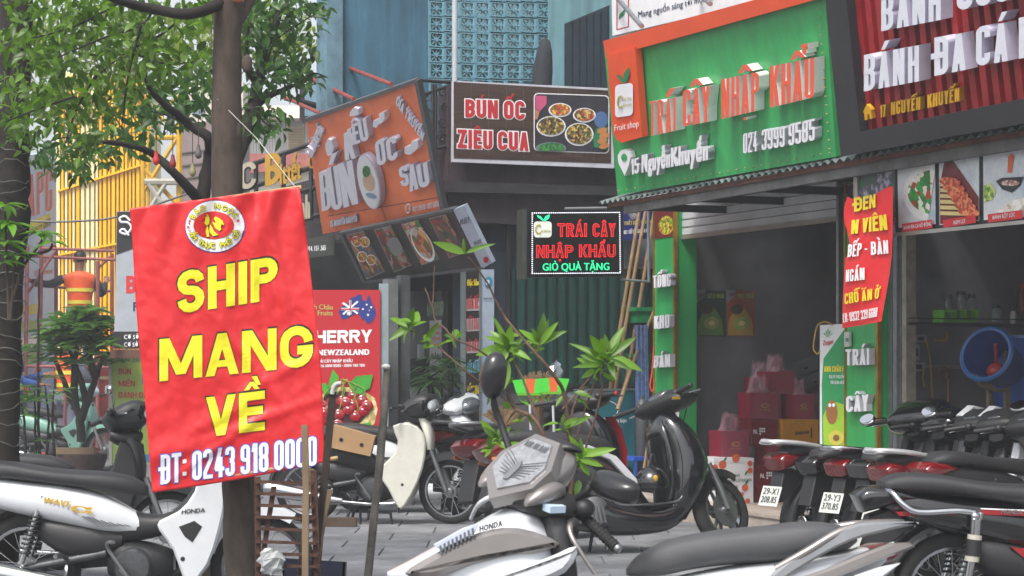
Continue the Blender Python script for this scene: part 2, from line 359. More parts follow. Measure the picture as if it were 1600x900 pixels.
def block_marks(marks, w, t):
    out = []; y = 1.06; cx = w/2; s = .23; th = min(t*.6, .12)
    def q(*p): out.append(([p[0], p[1]], [p[3], p[2]], False))
    up = [m for m in marks if m in '\u0302\u0306\u0309\u0301\u0300\u0303']
    first = True
    for m in up:
        ox = cx if (first and len(up) == 1) or m in '\u0302\u0306' else cx+.16; yy = y if first else y+(.10 if '\u0302' in up else .05); first = False
        if m == '\u0301': q((ox-.07, yy), (ox+.03, yy+s), (ox+.17, yy+s), (ox+.03, yy))
        elif m == '\u0300': q((ox+.07, yy), (ox-.03, yy+s), (ox-.17, yy+s), (ox-.03, yy))
        elif m == '\u0302': q((ox-.2, yy), (ox-.05, yy+s*.85), (ox+.06, yy+s*.85), (ox-.07, yy)); q((ox+.2, yy), (ox+.05, yy+s*.85), (ox-.06, yy+s*.85), (ox+.07, yy))
        elif m == '\u0306': q((ox-.2, yy+s*.7), (ox-.1, yy), (ox-.0, yy+th*.8), (ox-.1, yy+s*.7)); q((ox+.2, yy+s*.7), (ox+.1, yy), (ox-.02, yy), (ox+.1, yy+s*.7))
        elif m == '\u0309': q((ox-.07, yy+s*.55), (ox-.07, yy+s), (ox+.1, yy+s), (ox+.1, yy+s*.6)); q((ox+.01, yy+s*.4), (ox+.01, yy+s*.75), (ox+.1, yy+s*.75), (ox+.1, yy+s*.4)); q((ox-.05, yy-.02), (ox-.05, yy+s*.45), (ox+.05, yy+s*.45), (ox+.05, yy-.02))
        elif m == '\u0303': q((ox-.2, yy), (ox-.12, yy+s*.65), (ox+.0, yy+s*.55), (ox-.06, yy)); q((ox-.04, yy+s*.35), (ox+.0, yy+s*.6), (ox+.2, yy+s*.7), (ox+.12, yy))
    if '\u0323' in marks: q((cx-t*.45, -.1-t*.8), (cx-t*.45, -.1), (cx+t*.45, -.1), (cx+t*.45, -.1-t*.8))
    if '\u031b' in marks: q((w-.02, .86), (w+.02, 1.1), (w+.14, 1.1), (w+.10, .86))
    return out
def block_text(sf, body, q, m, parent, name, t, ext, lift, side, letters, grid, slant, local, grow=0):
    x0, y0, x1, y1, h0, h1 = q; ha = (abs(h0)+abs(h1))/2; WW = math.hypot(x1-x0, y1-y0)/ha
    cl = []
    for ch in unicodedata.normalize('NFD', body):
        if ord(ch) > 767: cl[-1][1].append(ch)
        else: cl.append([ch, []])
    fix = sum(t for c, _ in cl if c in 'I:.'); var = sum(WCL.get(c, 1) for c, _ in cl if c not in 'I:.'); ng = sum(1 for c, _ in cl if c != ' ')-1
    gap = max(.05, t*.38); w = (WW-fix-gap*ng)/max(var, .01) if var else 1
    if w < .30: gap *= .6; w = (WW-fix-gap*ng)/max(var, .01) if var else 1
    if var == 0: t = max(t, WW/len(cl)*.8)
    te = min(t, w*.40) if var else t; x = 0; items = []
    for ch, mk in cl:
        cw = t*0+te if ch in 'I:.' else WCL.get(ch, 1)*w
        if ch == ' ': x += cw; continue
        items.append((block_glyph(ch, cw, te, grow)+(block_marks(mk, cw, te) if grow >= 0 else []), x)); x += cw+gap
    WU = x-gap; res = []; off = V((0, 0, 0)) if local else wl(parent)
    for G_ in ([[i] for i in items] if letters else [items]):
        bm = bmesh.new(); ci = 0
        for polys, dx in G_:
            for a, b_, cl_ in polys:
                ci += 1; z1 = (1 if ext else 0)+(ci % 7)*(.006 if ext else .03); n = len(a); T_ = [bm.verts.new((p[0]+dx, p[1], z1)) for p in a]; B_ = [bm.verts.new((p[0]+dx, p[1], z1)) for p in b_]
                for i in range(n if cl_ else n-1):
                    j = (i+1) % n; f = bm.faces.new((T_[i], B_[i], B_[j], T_[j])); f.material_index = 0
                if ext:
                    T2 = [bm.verts.new((p[0]+dx, p[1], 0)) for p in a]; B2 = [bm.verts.new((p[0]+dx, p[1], 0)) for p in b_]; ring = []
                    for i in range(n if cl_ else n-1):
                        j = (i+1) % n
                        for q_ in ((T_[i], T_[j], T2[j], T2[i]), (B_[j], B_[i], B2[i], B2[j])): f = bm.faces.new(q_); f.material_index = 1 if side else 0
                    if not cl_:
                        for i in (0, n-1): f = bm.faces.new((T_[i], B_[i], B2[i], T2[i])); f.material_index = 1 if side else 0
        if grid:
            for ax, lst in ((0, [WU*i/grid[0] for i in range(1, grid[0])]), (1, [1.35*i/grid[1]-.1 for i in range(0, grid[1])])):
                for c_ in lst: bmesh.ops.bisect_plane(bm, geom=bm.verts[:]+bm.edges[:]+bm.faces[:], plane_co=(c_ if ax == 0 else 0, c_ if ax else 0, 0), plane_no=(1, 0, 0) if ax == 0 else (0, 1, 0))
        for v in bm.verts:
            u = v.co.x/WU; h = (h0+(h1-h0)*u)*v.co.y; wz = v.co.z*ext if ext else v.co.z*.005
            v.co = sf(x0+(x1-x0)*u+slant*v.co.y, y0+(y1-y0)*u-h, lift+wz)-off
        nm = 'letter' if letters else name; me = bpy.data.meshes.new(nm); me.materials.append(m)
        if side: me.materials.append(side)
        bm.to_mesh(me); bm.free(); o = bpy.data.objects.new(nm, me); link(o, parent); res.append(o)
    return res
def text(sf, body, q, m, parent, name='lettering', bold=.03, ext=0, lift=.004, side=None, letters=False, grid=None, slant=0, local=False, grow=0):
    """q = (x0, y0, x1, y1, h0, h1): baseline from (x0,y0) to (x1,y1) in photo pixels, cap heights h0, h1"""
    x0, y0, x1, y1, h0, h1 = q[:6]; a, z = xr(body); bar = xr('|')[1]; res = []
    if hasattr(sf, 'up'): sf = sf.up(lift+ext); lift = -ext
    if bold >= .04 and is_block(body): return block_text(sf, body, (x0, y0, x1, y1, h0, h1), m, parent, name, .15+bold*.75, ext, lift, side, letters, grid, slant, local, grow)
    bold *= .55; W = math.hypot(x1-x0, y1-y0); ha = (abs(h0)+abs(h1))/2; ky = ha/(CAP+2*bold); n = len(body.replace(' ', ''))
    kx = max(.3*ky, W/(z-a)*.9); bx = min(bold*ky/kx*1.15, .085); tr = bx*1.1; kx = W/((z-a)+tr*n)
    chars = []; c = 0
    for i, ch in enumerate(body):
        if ch == ' ': continue
        chars.append((ch, (xr(body[:i]+'|')[1]-bar if i else 0)-a+tr*(c+.5))); c += 1
    WU = (z-a)+tr*c; groups = [[q_] for q_ in chars] if letters else [chars]
    small = ha < 13 and not ext; offs = []
    if not bold: offs = [(0, 0)]
    elif small: offs = [(-bx, 0), (0, 0), (bx, 0)]
    else: offs = [(bx*i, bold*j) for i in (-1, 0, 1) for j in (-1, 0, 1)]
    for G_ in groups:
        bm = bmesh.new()
        for ch, dx in G_:
            vs, fs = glyph(ch, bool(ext))
            for ci, (ox, oy) in enumerate(offs):
                k = [bm.verts.new((v.x+dx+ox, v.y+oy, v.z+ci*.012)) for v in vs]
                for f, fr in fs:
                    try: nf = bm.faces.new([k[i] for i in f]); nf.material_index = 0 if fr or not side else 1
                    except ValueError: pass
        if grid:
            for ax, lst in ((0, [WU*i/grid[0] for i in range(1, grid[0])]), (1, [CAP*1.5*i/grid[1]-.15 for i in range(0, grid[1])])):
                for c_ in lst:
                    bmesh.ops.bisect_plane(bm, geom=bm.verts[:]+bm.edges[:]+bm.faces[:], plane_co=(c_ if ax == 0 else 0, c_ if ax else 0, 0), plane_no=(1, 0, 0) if ax == 0 else (0, 1, 0))
        off = V((0, 0, 0)) if local else wl(parent)
        for v in bm.verts:
            t = v.co.x/WU; hh = (v.co.y+bold)/(CAP+2*bold); h = (h0+(h1-h0)*t)*hh
            w = ((v.co.z+1)/2*ext if ext else v.co.z*.05)
            v.co = sf(x0+(x1-x0)*t+slant*hh, y0+(y1-y0)*t-h, lift+w)-off
        nm = 'letter' if letters else name; me = bpy.data.meshes.new(nm); me.materials.append(m)
        if side: me.materials.append(side)
        bm.to_mesh(me); bm.free(); o = bpy.data.objects.new(nm, me); link(o, parent); res.append(o)
    return res

# ------------------------------------------------------------------ shared materials
WHITE = mat('white paint', 'd9d9dc', .45, var=.06); BLACKP = mat('black plastic', '1b1b1d', .42, var=.2, bump=.15, bscale=300)
GLOSSB = mat('black gloss paint', '0b0b0e', .18, var=.2, coat=1); RUBBER = mat('tyre rubber', '1c1c1c', .8, bump=.3, bscale=80)
CHROME = mat('chrome', 'c9cacc', .16, 1, var=.1); ALLOY = mat('dull alloy', '8f9192', .38, .85, var=.2); STEEL = mat('galvanised steel', '8a8d90', .5, .6, var=.2)
RUST = mat('rusty iron', '4f3429', .85, .2, var=.4, scale=14, bump=.5); SEATM = mat('black vinyl seat', '29292c', .55, var=.12, bump=.25, bscale=350)
LENS = mat('clear lens', 'c8ced4', .08, .25, coat=1, var=.1); REDL = mat('red lens', '700c12', .12, coat=1, var=.25); AMB = mat('amber lens', 'c4681c', .15, coat=1)
DARKG = mat('dark grey metal', '2f3032', .5, .3, var=.2); MIRG = mat('mirror glass', 'f2f4f6', .03, 1, var=0)
# ================================================================== GROUND
def sheet(name, x0, x1, y0, y1, z, m, kind='structure'):
    b = MB(); b.add([(x0, y0, z), (x1, y0, z), (x1, y1, z), (x0, y1, z)], [(0, 1, 2, 3)]); o = b.build(name, m); tag(o, kind=kind); return o
ASPH = ramp_mat('asphalt', ['4b4b4c', '59595a', '68676a'], 'noise', 3, .85)
STONE = [ramp_mat('pavement stone %s' % n, c, 'noise', 5, .75, bump=.35) for n, c in
         (('grey', ['62646a', '74767b', '85868a']), ('light', ['6c6e73', '7e7f83', '8f8f92']), ('dark', ['595b61', '6a6c71', '7b7c80']))]
sheet('ground', -400, 400, -30, 900, -.06, ASPH)
pav = MB(); pav.box((0, 16, -.035), (24, 26, .04)); pavo = pav.build('pavement', mat('joint mortar', '646568', .9)); tag(pavo, kind='structure')
for m_ in STONE:      # old oil and water stains of the pavement, in world position
    t_ = m_.node_tree; g_ = t_.nodes.new('ShaderNodeNewGeometry'); n_ = t_.nodes.new('ShaderNodeTexNoise'); n_.inputs['Scale'].default_value = .9; n_.inputs['Detail'].default_value = 7; n_.inputs['Roughness'].default_value = .7
    t_.links.new(g_.outputs['Position'], n_.inputs[0]); r_ = t_.nodes.new('ShaderNodeMapRange'); r_.inputs[1].default_value = .38; r_.inputs[2].default_value = .62; r_.inputs[3].default_value = .62; r_.inputs[4].default_value = 1.12; t_.links.new(n_.outputs[0], r_.inputs[0])
    v_ = t_.nodes.new('ShaderNodeVectorMath'); v_.operation = 'SCALE'; t_.links.new(t_.nodes['Color Ramp'].outputs[0], v_.inputs[0]); t_.links.new(r_.outputs[0], v_.inputs['Scale']); t_.links.new(v_.outputs[0], t_.nodes['Principled BSDF'].inputs['Base Color'])
slabs = {}
nr = random.Random(3)
for i in range(-7, 9):
    for j in range(0, 22):
        x = i*.62+(.31 if j % 2 else 0); y = 8.4+j*.62
        # only the field of view of the pavement, left clear by the bikes
        if not (-.27*y < x < .30*y): continue
        k = nr.randrange(3); v = slabs.get(k)
        if v is None:
            b = MB(); a = .305; b.rings([[V((sx*w, sy*w, z)) for sx, sy in ((-1, -1), (1, -1), (1, 1), (-1, 1))] for w, z in ((a, -.03), (a, -.004), (a-.004, 0))])
            o = b.build('paving_slab', STONE[k], pavo); slabs[k] = o
        else:
            o = v.copy(); link(o, pavo)
        o.location = (x, y, nr.uniform(-.012, -.008)+.008); o.rotation_euler = (nr.uniform(-.003, .003), nr.uniform(-.003, .003), 0)

# ---- dirt streaks helper: darkens sheet materials downwards from rust points (noise stretched vertically)
def weather(m, amt=.35, sc_=(3, 3, .25)):
    t_ = m.node_tree; b_ = t_.nodes['Principled BSDF']; src = b_.inputs['Base Color'].links[0].from_socket; tc = t_.nodes.new('ShaderNodeTexCoord'); mp = t_.nodes.new('ShaderNodeMapping'); mp.inputs['Scale'].default_value = sc_
    n_ = t_.nodes.new('ShaderNodeTexNoise'); n_.inputs['Scale'].default_value = 2.5; n_.inputs['Detail'].default_value = 8; n_.inputs['Roughness'].default_value = .7; t_.links.new(tc.outputs['Object'], mp.inputs[0]); t_.links.new(mp.outputs[0], n_.inputs[0])
    r_ = t_.nodes.new('ShaderNodeMapRange'); r_.inputs[1].default_value = .42; r_.inputs[2].default_value = .6; r_.inputs[3].default_value = 1-amt; r_.inputs[4].default_value = 1; t_.links.new(n_.outputs[0], r_.inputs[0]); v_ = t_.nodes.new('ShaderNodeVectorMath'); v_.operation = 'SCALE'; t_.links.new(src, v_.inputs[0]); t_.links.new(r_.outputs[0], v_.inputs['Scale']); t_.links.new(v_.outputs[0], b_.inputs['Base Color'])
# ================================================================== RIGHT ROW OF SHOPS (parallel frontage)
GREY_IN = mat('interior grey wall', '646468', .8, var=.18, scale=2, bump=.1)
CONC = mat('concrete', '8b867f', .85, var=.25, scale=4, bump=.3)
def s_at(px, d): return sd_of(ray(px, HZ, fac(d)))[0]
s_l, s_r = s_at(1055, 0), s_at(1320, 0)
sB = s_at(1398, .03); sEnd = 8.0
shop = thing('shop_building', 'grey concrete shophouse block holding the two open shops on the right', 'building', O)
b = MB()   # shell: side walls, back walls, slab over, upper storey
b.fbox(s_l-.12, s_l-.0, -4.5, 0, .15, 3.1); b.fbox(s_r+.02, s_r+.14, -4.5, 0, .15, 3.1)
b.fbox(s_r+.6, s_r+.72, -4.5, -.02, .15, 3.1); b.fbox(sEnd, sEnd+.2, -4.5, 0, .15, 3.1)
b.fbox(s_l-.12, sEnd+.2, -4.7, -4.5, .15, 3.1)
b.build('wall', GREY_IN, shop)
b = MB(); b.fbox(s_l-.6, sEnd+.2, -4.7, -.05, 3.1, 3.3); b.build('ceiling', GREY_IN, shop)
b = MB(); b.fbox(s_l-.6, sEnd+.2, -4.7, -.05, 3.3, 9); b.build('upper_wall', CONC, shop)
TILE = ramp_mat('step tile', ['9c8f84', 'ab9f95', 'b8aea6'], 'noise', 6, .45)
b = MB(); b.fbox(s_l-.6, sEnd, -4.7, .42, 0, .13); b.build('floor', TILE, shop)
b = MB()
k = s_l-.6
while k < sEnd:       # nosing tiles along the step
    b = MB(); b.fbox(k+.003, k+.595, .1, .46, .131, .155); b.build('step_tile', TILE, shop)
    b = MB(); b.fbox(k+.003, k+.595, .42, .447, .0, .13); b.build('step_tile', TILE, shop); k += .6
# roller shutter
SHUT = mat('shutter steel', 'd4d6d8', .5, .05, var=.15, scale=3)
sh = thing('roller_shutter', 'half raised grey steel roller shutter over the fruit shop doorway', 'shutter', FW((s_l+s_r)/2, .03, 2.45))
z = 2.47
while z < 3.0:
    b = MB(); b.fbox(s_l+.02, s_r, .02, .034, z, z+.006); b.fbox(s_l+.02, s_r, .026, .045, z+.006, z+.062); b.build('shutter_slat', SHUT, sh); z += .07
b = MB(); b.fbox(s_l+.02, s_r, .01, .055, 2.435, 2.468); b.build('bottom_rail', mat('shutter rail', 'a0978a', .5, .4), sh)
b = MB(); b.fbox(s_l-.01, s_l+.035, .0, .07, .15, 3.0); b.build('guide_rail', ALLOY, sh)
b = MB(); b.fbox(s_r-.03, s_r+.005, .0, .06, .15, 3.0); b.build('guide_rail', ALLOY, sh)
# green lettered pillars
GREEN = mat('green sign sheet', '34a55a', .38, var=.08, scale=3); GOLD = mat('gold trim', 'b08a2e', .35, .6, var=.3)
LW = mat('white acrylic letter face', 'e6e6ea', .4, var=.04); LS = mat('acrylic letter side', 'b9bcc4', .3, var=.1)
def pillar(label, x0, x1, ytop, ybot, words, first, d=.12):
    s0, s1 = s_at(x0, d), s_at(x1, d); t = thing('lettered_pillar', label, 'pillar', FW((s0+s1)/2, d, .15))
    zt = ray(x0, ytop, fac(d)).z
    b = MB(); b.fbox(s0, s1, -.1, d, .156, zt); b.build('panel', GREEN, t)
    b = MB(); b.fbox(s1-.008, s1+.022, d-.02, d+.012, .156, zt); b.build('trim', GOLD, t)
    b = MB(); b.fbox(s0-.02, s0+.008, d-.02, d+.01, .156, zt); b.build('trim', GOLD, t)
    sf = S(fac(d+.004))
    for w, q in words: text(sf, w, q, LW, t, ext=.05, bold=.05, side=LS, letters=True, lift=.012)
    return t, sf
t, sf = pillar('narrow green pillar with TỔNG KHO BÁN letters left of the shutter', 1023, 1054, 328, 700,
               [('TỔNG', (1020, 450, 1048, 447, 19, 20)), ('KHO', (1022, 514, 1046, 512, 20, 21)), ('BÁN', (1021, 575, 1047, 573, 19, 20)), ('SỈ', (1026, 640, 1036, 639, 19, 20))], 0)
smear('fruit_print', sf, [(1023, 330), (1053, 327), (1053, 369), (1023, 373)], mat('dark red print', '6e2222', .5), t, .003)
smear('fruit_picture', sf, ellp(1041, 352, 12, 15, .2), ramp_mat('fruit print', ['c9b12c', '8a3a20', '6f9a2c', 'd8c24a'], scale=45), t, .006)
t, sf = pillar('wide green pillar with TRÁI CÂY letters right of the shutter', 1322, 1371, 285, 700,
               [('TRÁI', (1321, 571, 1358, 570, 25, 26)), ('CÂY', (1322, 644, 1357, 642, 25, 26))], 0)
smear('fruit_print', sf, [(1322, 285), (1370, 280), (1370, 322), (1322, 328)], ramp_mat('dark fruit print', ['4a1d24', '5d2430', '3c1a22', '7a6a30'], scale=30), t, .003)
b = MB(); b.slab(sf, [(1319, 519), (1327, 518), (1327, 541), (1319, 542)], .02, .03); b.build('switch_box', mat('switch plastic', 'b9bdb4', .4), t)
b = MB(); b.slab(sf, [(1321, 528), (1325, 528), (1325, 534), (1321, 534)], .004, .036); b.build('switch', mat('switch grey', '70757a', .4), t)
# steel pillar between the shops
t = thing('steel_post', 'grey dented metal door post between the green pillar and the right shop', 'post', FW(s_at(1398, .05), .05, .15))
b = MB(); b.fbox(s_at(1378, .0), s_at(1388, .0), -.06, .0, .15, 3); b.build('side_plate', DARKG, t)
for x0, x1, dd in ((1388, 1394, .03), (1395, 1401, .055), (1402, 1407, .03)):
    b = MB(); b.fbox(s_at(x0, dd), s_at(x1, dd), -.04, dd, .15, 2.9); b.build('folded_strip', STEEL, t)
b = MB(); b.fbox(s_at(1408, .05), s_at(1415, .05), -.04, .045, .15, 2.9); b.build('door_frame', mat('old cream paint', '8f8a7d', .7, var=.3, scale=8), t)

weather(GREEN, .18); weather(CONC, .4)
# ------------------------------------------------------------------ awning under the signs
awn = thing('corrugated_awning', 'long grey corrugated awning edge running under the green and red shop signs', 'awning', FW(1, .9, 3))
def awn_pt(px): # line of the awning lip in the photograph
    return 316-.1785*(px-950)
a0 = ray(950, 316, fac(1.0)); a1 = ray(1600, 200, fac(1.0)); sa0, sa1 = sd_of(a0)[0], sd_of(a1)[0]; za = (a0.z+a1.z)/2
b = MB(); nx = int((sa1-sa0+2.5)/.0125); vs = []
for j, (d, dz, zt) in enumerate(((1.04, 0, 0), (0, .32, 0), (1.04, -.006, 0), (0, .314, 0))):
    for i in range(nx+1):
        s = sa0-.1+i*.0125; vs.append(FW(s, d, a0.z+(a1.z-a0.z)*(s-sa0)/(sa1-sa0)+dz+.014*math.sin(i*math.pi/4)))
m1 = nx+1; b.add(vs, [(i, i+1, m1+i+1, m1+i) for i in range(nx)]+[(2*m1+i, 3*m1+i, 3*m1+i+1, 2*m1+i+1) for i in range(nx)]+[(i, 2*m1+i, 2*m1+i+1, i+1) for i in range(nx)])
b.build('corrugated_sheet', mat('weathered zinc', '6f7c7a', .6, .3, var=.3, scale=5), awn, 40)
def slopebox(mb, s0, s1, d0, d1, dz0, dz1):
    zz = lambda s: a0.z+(a1.z-a0.z)*(s-sa0)/(sa1-sa0)
    mb.hexa([FW(s0, d0, zz(s0)+dz0), FW(s1, d0, zz(s1)+dz0), FW(s1, d1, zz(s1)+dz0), FW(s0, d1, zz(s0)+dz0)],
            [FW(s0, d0, zz(s0)+dz1), FW(s1, d0, zz(s1)+dz1), FW(s1, d1, zz(s1)+dz1), FW(s0, d1, zz(s0)+dz1)])
b = MB(); slopebox(b, sa0+.25, sa1+2, .93, .975, -.115, -.02); b.build('front_beam', mat('old beam paint', '646362', .7, var=.3), awn)
b = MB(); slopebox(b, sa0+.0, sa1+2, .99, 1.0, -.045, -.012); b.build('rust_flashing', mat('rusty flashing', '6b4334', .8, var=.4), awn)
for k in range(7):
    s = sa0+.3+k*.95; b = MB(); slopebox(b, s, s+.04, .0, .925, -.09, -.03); b.build('bracket', DARKG, awn)

# ------------------------------------------------------------------ green fruit shop sign, leaning forward
A, B = ray(965, 305, fac(1.02)), ray(1305, 245, fac(1.02)); C = ray(945, 65, fac(1.30))
gp = plane3(A, B, C); gs = S(gp)
sg = thing('fruit_shop_sign', 'big green fruit shop sign with thick orange letters leaning over the awning', 'shop sign', A)
gpts = [(965, 305), (1306, 245), (1288, -25), (943, 66)]
b = MB(); b.slab(gs, gpts, .14, 0); b.build('green_panel', GREEN, sg)
ORG = mat('orange sign sheet', 'dd4f24', .4, var=.08, scale=3); ORGD = mat('orange sign edge', 'bd3f1f', .45, var=.1)
b = MB(); b.slab(gs, [(942, 64), (1292, -31), (1293, -6), (947, 90)], .2, .06); b.build('top_band', ORG, sg)
b = MB(); b.m = 0; b.slab(gs, [(948, 87), (992, 73), (1003, 214), (972, 223), (964, 219), (958, 208)], .06, .075); b.build('logo_panel', ORG, sg)
smear('apple_mark', gs, rr(961, 133, 989, 184, 6, 4), LW, sg, .085)
smear('apple_leaf', gs, [(973, 131), (963, 118), (966, 116), (972, 122), (975, 128)], mat('leaf green', '0f7a4c', .5), sg, .085)
smear('apple_leaf', gs, [(973, 131), (974, 117), (979, 108), (983, 106), (983, 118), (979, 128)], MATS['leaf green'], sg, .087)
text(gs, 'C', (964, 170, 973, 169, 20, 20), mat('pale gold print', 'b7ad5a', .5), sg, bold=.02, lift=.09)
text(gs, 'Anh Châu', (972, 158, 987, 156, 5, 5), MATS['pale gold print'], sg, bold=.01, lift=.09)
text(gs, 'Fruits', (974, 167, 987, 165, 5, 5), MATS['pale gold print'], sg, bold=.01, lift=.09)
text(gs, 'Fruit shop', (960, 205, 998, 198, 10, 11), LW, sg, bold=.02, lift=.085)
OL = mat('orange acrylic letter face', 'e85c3c', .4, var=.05); LSW = mat('white letter side', 'e4e7e2', .35, var=.05)
for w, q in (('TRÁI', (1015, 213, 1056, 204, 54, 52)), ('CÂY', (1067, 198, 1109, 190, 57, 56)), ('NHẬP', (1127, 186, 1186, 172, 62, 60)), ('KHẨU', (1203, 168, 1272, 152, 64, 62))):
    text(gs, w, q, OL, sg, ext=.085, bold=.10, side=LSW, letters=True, lift=.004)
for w, q in (('15', (986, 273, 998, 270, 24, 24)), ('Nguyễn', (1003, 270, 1047, 261, 28, 28)), ('Khuyến', (1049, 261, 1106, 250, 30, 31)), ('024', (1161, 240, 1183, 236, 31, 31)), ('3999', (1190, 235, 1226, 229, 32, 32)), ('9585', (1232, 228, 1273, 219, 34, 34))):
    text(gs, w, q, LW, sg, ext=.06, bold=.06, side=LS, letters=True, lift=.004)
b = MB(); pin = [(976, 275), (966, 254), (965, 243), (970, 235), (977, 233), (983, 237), (985, 246), (982, 259)]
b.slab(gs, pin, .05, .055); b.build('map_pin', LW, sg); smear('map_pin_hole', gs, ellp(975, 246, 4.5, 6), GREEN, sg, .06)
# bulbs string along the edge (dead)
BULB = mat('yellowed bulb', 'a89860', .4)
def bead(sf, pts, n, parent, m, r=.012, name='bulb'):
    proto = None
    for i in range(n):
        t = i/(n-1)*(len(pts)-1); k = min(int(t), len(pts)-2); f = t-k; x = pts[k][0]+(pts[k+1][0]-pts[k][0])*f; y = pts[k][1]+(pts[k+1][1]-pts[k][1])*f
        if proto is None:
            b = MB(); b.ell((0, 0, 0), (r*1.7, r, r), n=6, m=4); proto = b.build(name, m, parent, local=True); o = proto
        else: o = proto.copy(); link(o, parent)
        o.location = sf(x, y, .01)-wl(parent)
bead(gs, [(968, 298), (1298, 238)], 26, sg, BULB, .0055); bead(gs, [(1298, 232), (1281, 0)], 18, sg, BULB, .0055)

# white notice above
wp = S(fac(.75)); t = thing('white_banner', 'white printed banner reading Mang nguồn sáng above the orange sign band', 'banner', ray(962, 50, fac(.75)))
b = MB(); b.slab(wp, [(957, 56), (1320, -30), (1320, -120), (955, -30)], .05); b.build('panel', WHITE, t)
text(wp, 'Mang nguồn sáng tới mọi gia đình', (997, 28, 1135, -6, 10, 10), mat('navy print', '1c2a50', .5), t, bold=.02)
for q in ([(964, 0), (965, -8), (981, -12), (981, -8)], ): smear('red_line', wp, q, mat('red print', 'b3202c', .5), t)
for a_, c_ in (((963, 47), (963, -5)), ((981, 42), (981, -9))): smear('red_line', wp, [(a_[0], a_[1]), (a_[0]+1.6, a_[1]), (c_[0]+1.6, c_[1]), (c_[0], c_[1])], MATS['red print'], t)
smear('red_line', wp, [(963, 47), (981, 42.5), (981, 41), (963, 45.5)], MATS['red print'], t)
smear('leaf_mark', wp, [(966, 30), (968, 22), (975, 15), (977, 16), (974, 24)], MATS['leaf green'], t, .006)
t = thing('sign_strut', 'thin steel strut crossing the white banner above the green sign', 'strut', ray(1002, 40, fac(1.2)))
b = MB(); b.tube([ray(1003, 41, fac(1.2)), ray(960, -8, fac(.8))], .02); b.build('bar', STEEL, t)
b = MB(); b.tube([ray(1110, 6, fac(1.2)), ray(1090, -12, fac(.8))], .02); b.build('bar', STEEL, t)

# ------------------------------------------------------------------ red slatted sign with black frame
A, B = ray(1315, 245, fac(1.05)), ray(1600, 193, fac(1.05)); C = ray(1290, 0, fac(1.3))
rp = plane3(A, B, C); rs = S(rp)
rg = thing('slatted_shop_sign', 'red slatted sign in a black frame with white BÁNH ĐA CÁ letters', 'shop sign', A)
BLK = mat('black cladding', '26262a', .5, var=.15, scale=3)
REDS = mat('red painted slat', '9d1c22', .45, var=.25, scale=7); REDD = mat('red backing', '4c0d12', .7)
b = MB(); b.slab(rs, [(1335, 210), (1760, 125), (1760, -200), (1310, -70)], .03, -.02); b.build('backing_panel', REDD, rg)
k = 0; x = 1332.0
while x < 1640:
    wdt = 8.2+k*.12; f = (x-1332)/268
    yb_ = lambda xx: 206-(xx-1345)*.2
    b = MB(); xl = x; b.slab(rs, [(xl+8, yb_(x)), (xl+8+wdt, yb_(x+wdt)), (xl+wdt-18, -60), (xl-18, -60)], .04, .03); b.build('slat', REDS, rg); x += 15.3+k*.2; k += 1
b = MB(); b.slab(rs, [(1314, 245), (1760, 163), (1760, 122), (1344, 206)], .2, .1); b.build('bottom_frame', BLK, rg)
b = MB(); b.slab(rs, [(1314, 245), (1344, 206), (1316, -60), (1284, -60)], .2, .098); b.build('side_frame', BLK, rg)
WL = mat('white letter face', 'dfe0ea', .35, var=.05); WLS = mat('pale violet letter side', 'c4c0d4', .3, var=.12)
for w, q in (('BÁNH', (1350, 143, 1436, 127, 57, 56)), ('ĐA', (1460, 119, 1509, 109, 60, 58)), ('CÁ', (1525, 104, 1575, 95, 62, 60)), ('RÔ', (1592, 92, 1660, 80, 64, 64)),
             ('BÁNH', (1377, 49, 1470, 31, 56, 56)), ('CUỐN', (1495, 17, 1610, -6, 56, 56))):
    text(rs, w, q, WL, rg, ext=.09, bold=.14, side=WLS, letters=True, lift=.03)
YL = mat('yellow letter face', 'd9a31c', .4, var=.06); YLS = mat('yellow letter side', 'b58414', .4)
for w, q in (('17', (1375, 184, 1384, 182, 19, 19)), ('NGUYỄN', (1392, 180, 1438, 171, 20, 20)), ('KHUYẾN', (1449, 169, 1499, 158, 21, 21))):
    text(rs, w, q, YL, rg, ext=.035, bold=.07, side=YLS, letters=True, lift=.031)
b = MB(); b.slab(rs, [(1351, 188), (1350, 176), (1348, 176), (1354, 163), (1362, 172), (1361, 174), (1363, 185), (1359, 186), (1358, 178), (1355, 179), (1355, 187)], .03, .06); b.build('house_mark', YL, rg)

# ------------------------------------------------------------------ dish picture board of the right shop
A, B = ray(1337, 372, fac(.84)), ray(1600, 345, fac(.84)); C = ray(1335, 262, fac(.90))
dp = plane3(A, B, C); ds = S(dp)
db = thing('dish_picture_board', 'long board of four dish photographs above the right shop opening', 'sign board', A)
b = MB(); b.slab(ds, [(1336, 375), (1760, 333), (1760, 205), (1334, 264)], .06, 0); b.build('panel', mat('dark board', '1d1d20', .5), db)
for q in ([(1333, 267), (1760, 207), (1760, 200), (1333, 261)], [(1335, 376), (1760, 334), (1760, 328), (1335, 370)], [(1333, 267), (1339, 266), (1341, 372), (1335, 376)]):
    b = MB(); b.slab(ds, q, .05, .02); b.build('frame', mat('aluminium frame', 'b3b1aa', .4, .6), db)
PW = ramp_mat('pale marble print', ['b4bcc4', 'd0d4d6', '9fb0c0'], 'noise', 3, .35, bump=0)
pan = [[(1341, 268), (1398, 259), (1400, 366), (1343, 371)], [(1402, 258), (1461, 250), (1462, 350), (1404, 356)], [(1467, 249), (1530, 240), (1530, 345), (1468, 352)], [(1536, 239), (1640, 224), (1640, 336), (1537, 344)]]
for i, q in enumerate(pan): smear('picture', ds, q, ramp_mat('bokeh green print', ['1d2b22', '2f6a38', '4a4258', 'b8b8c8', '262a2c'], 'noise', 7, .4, bump=0) if i == 0 else PW, db, .004)
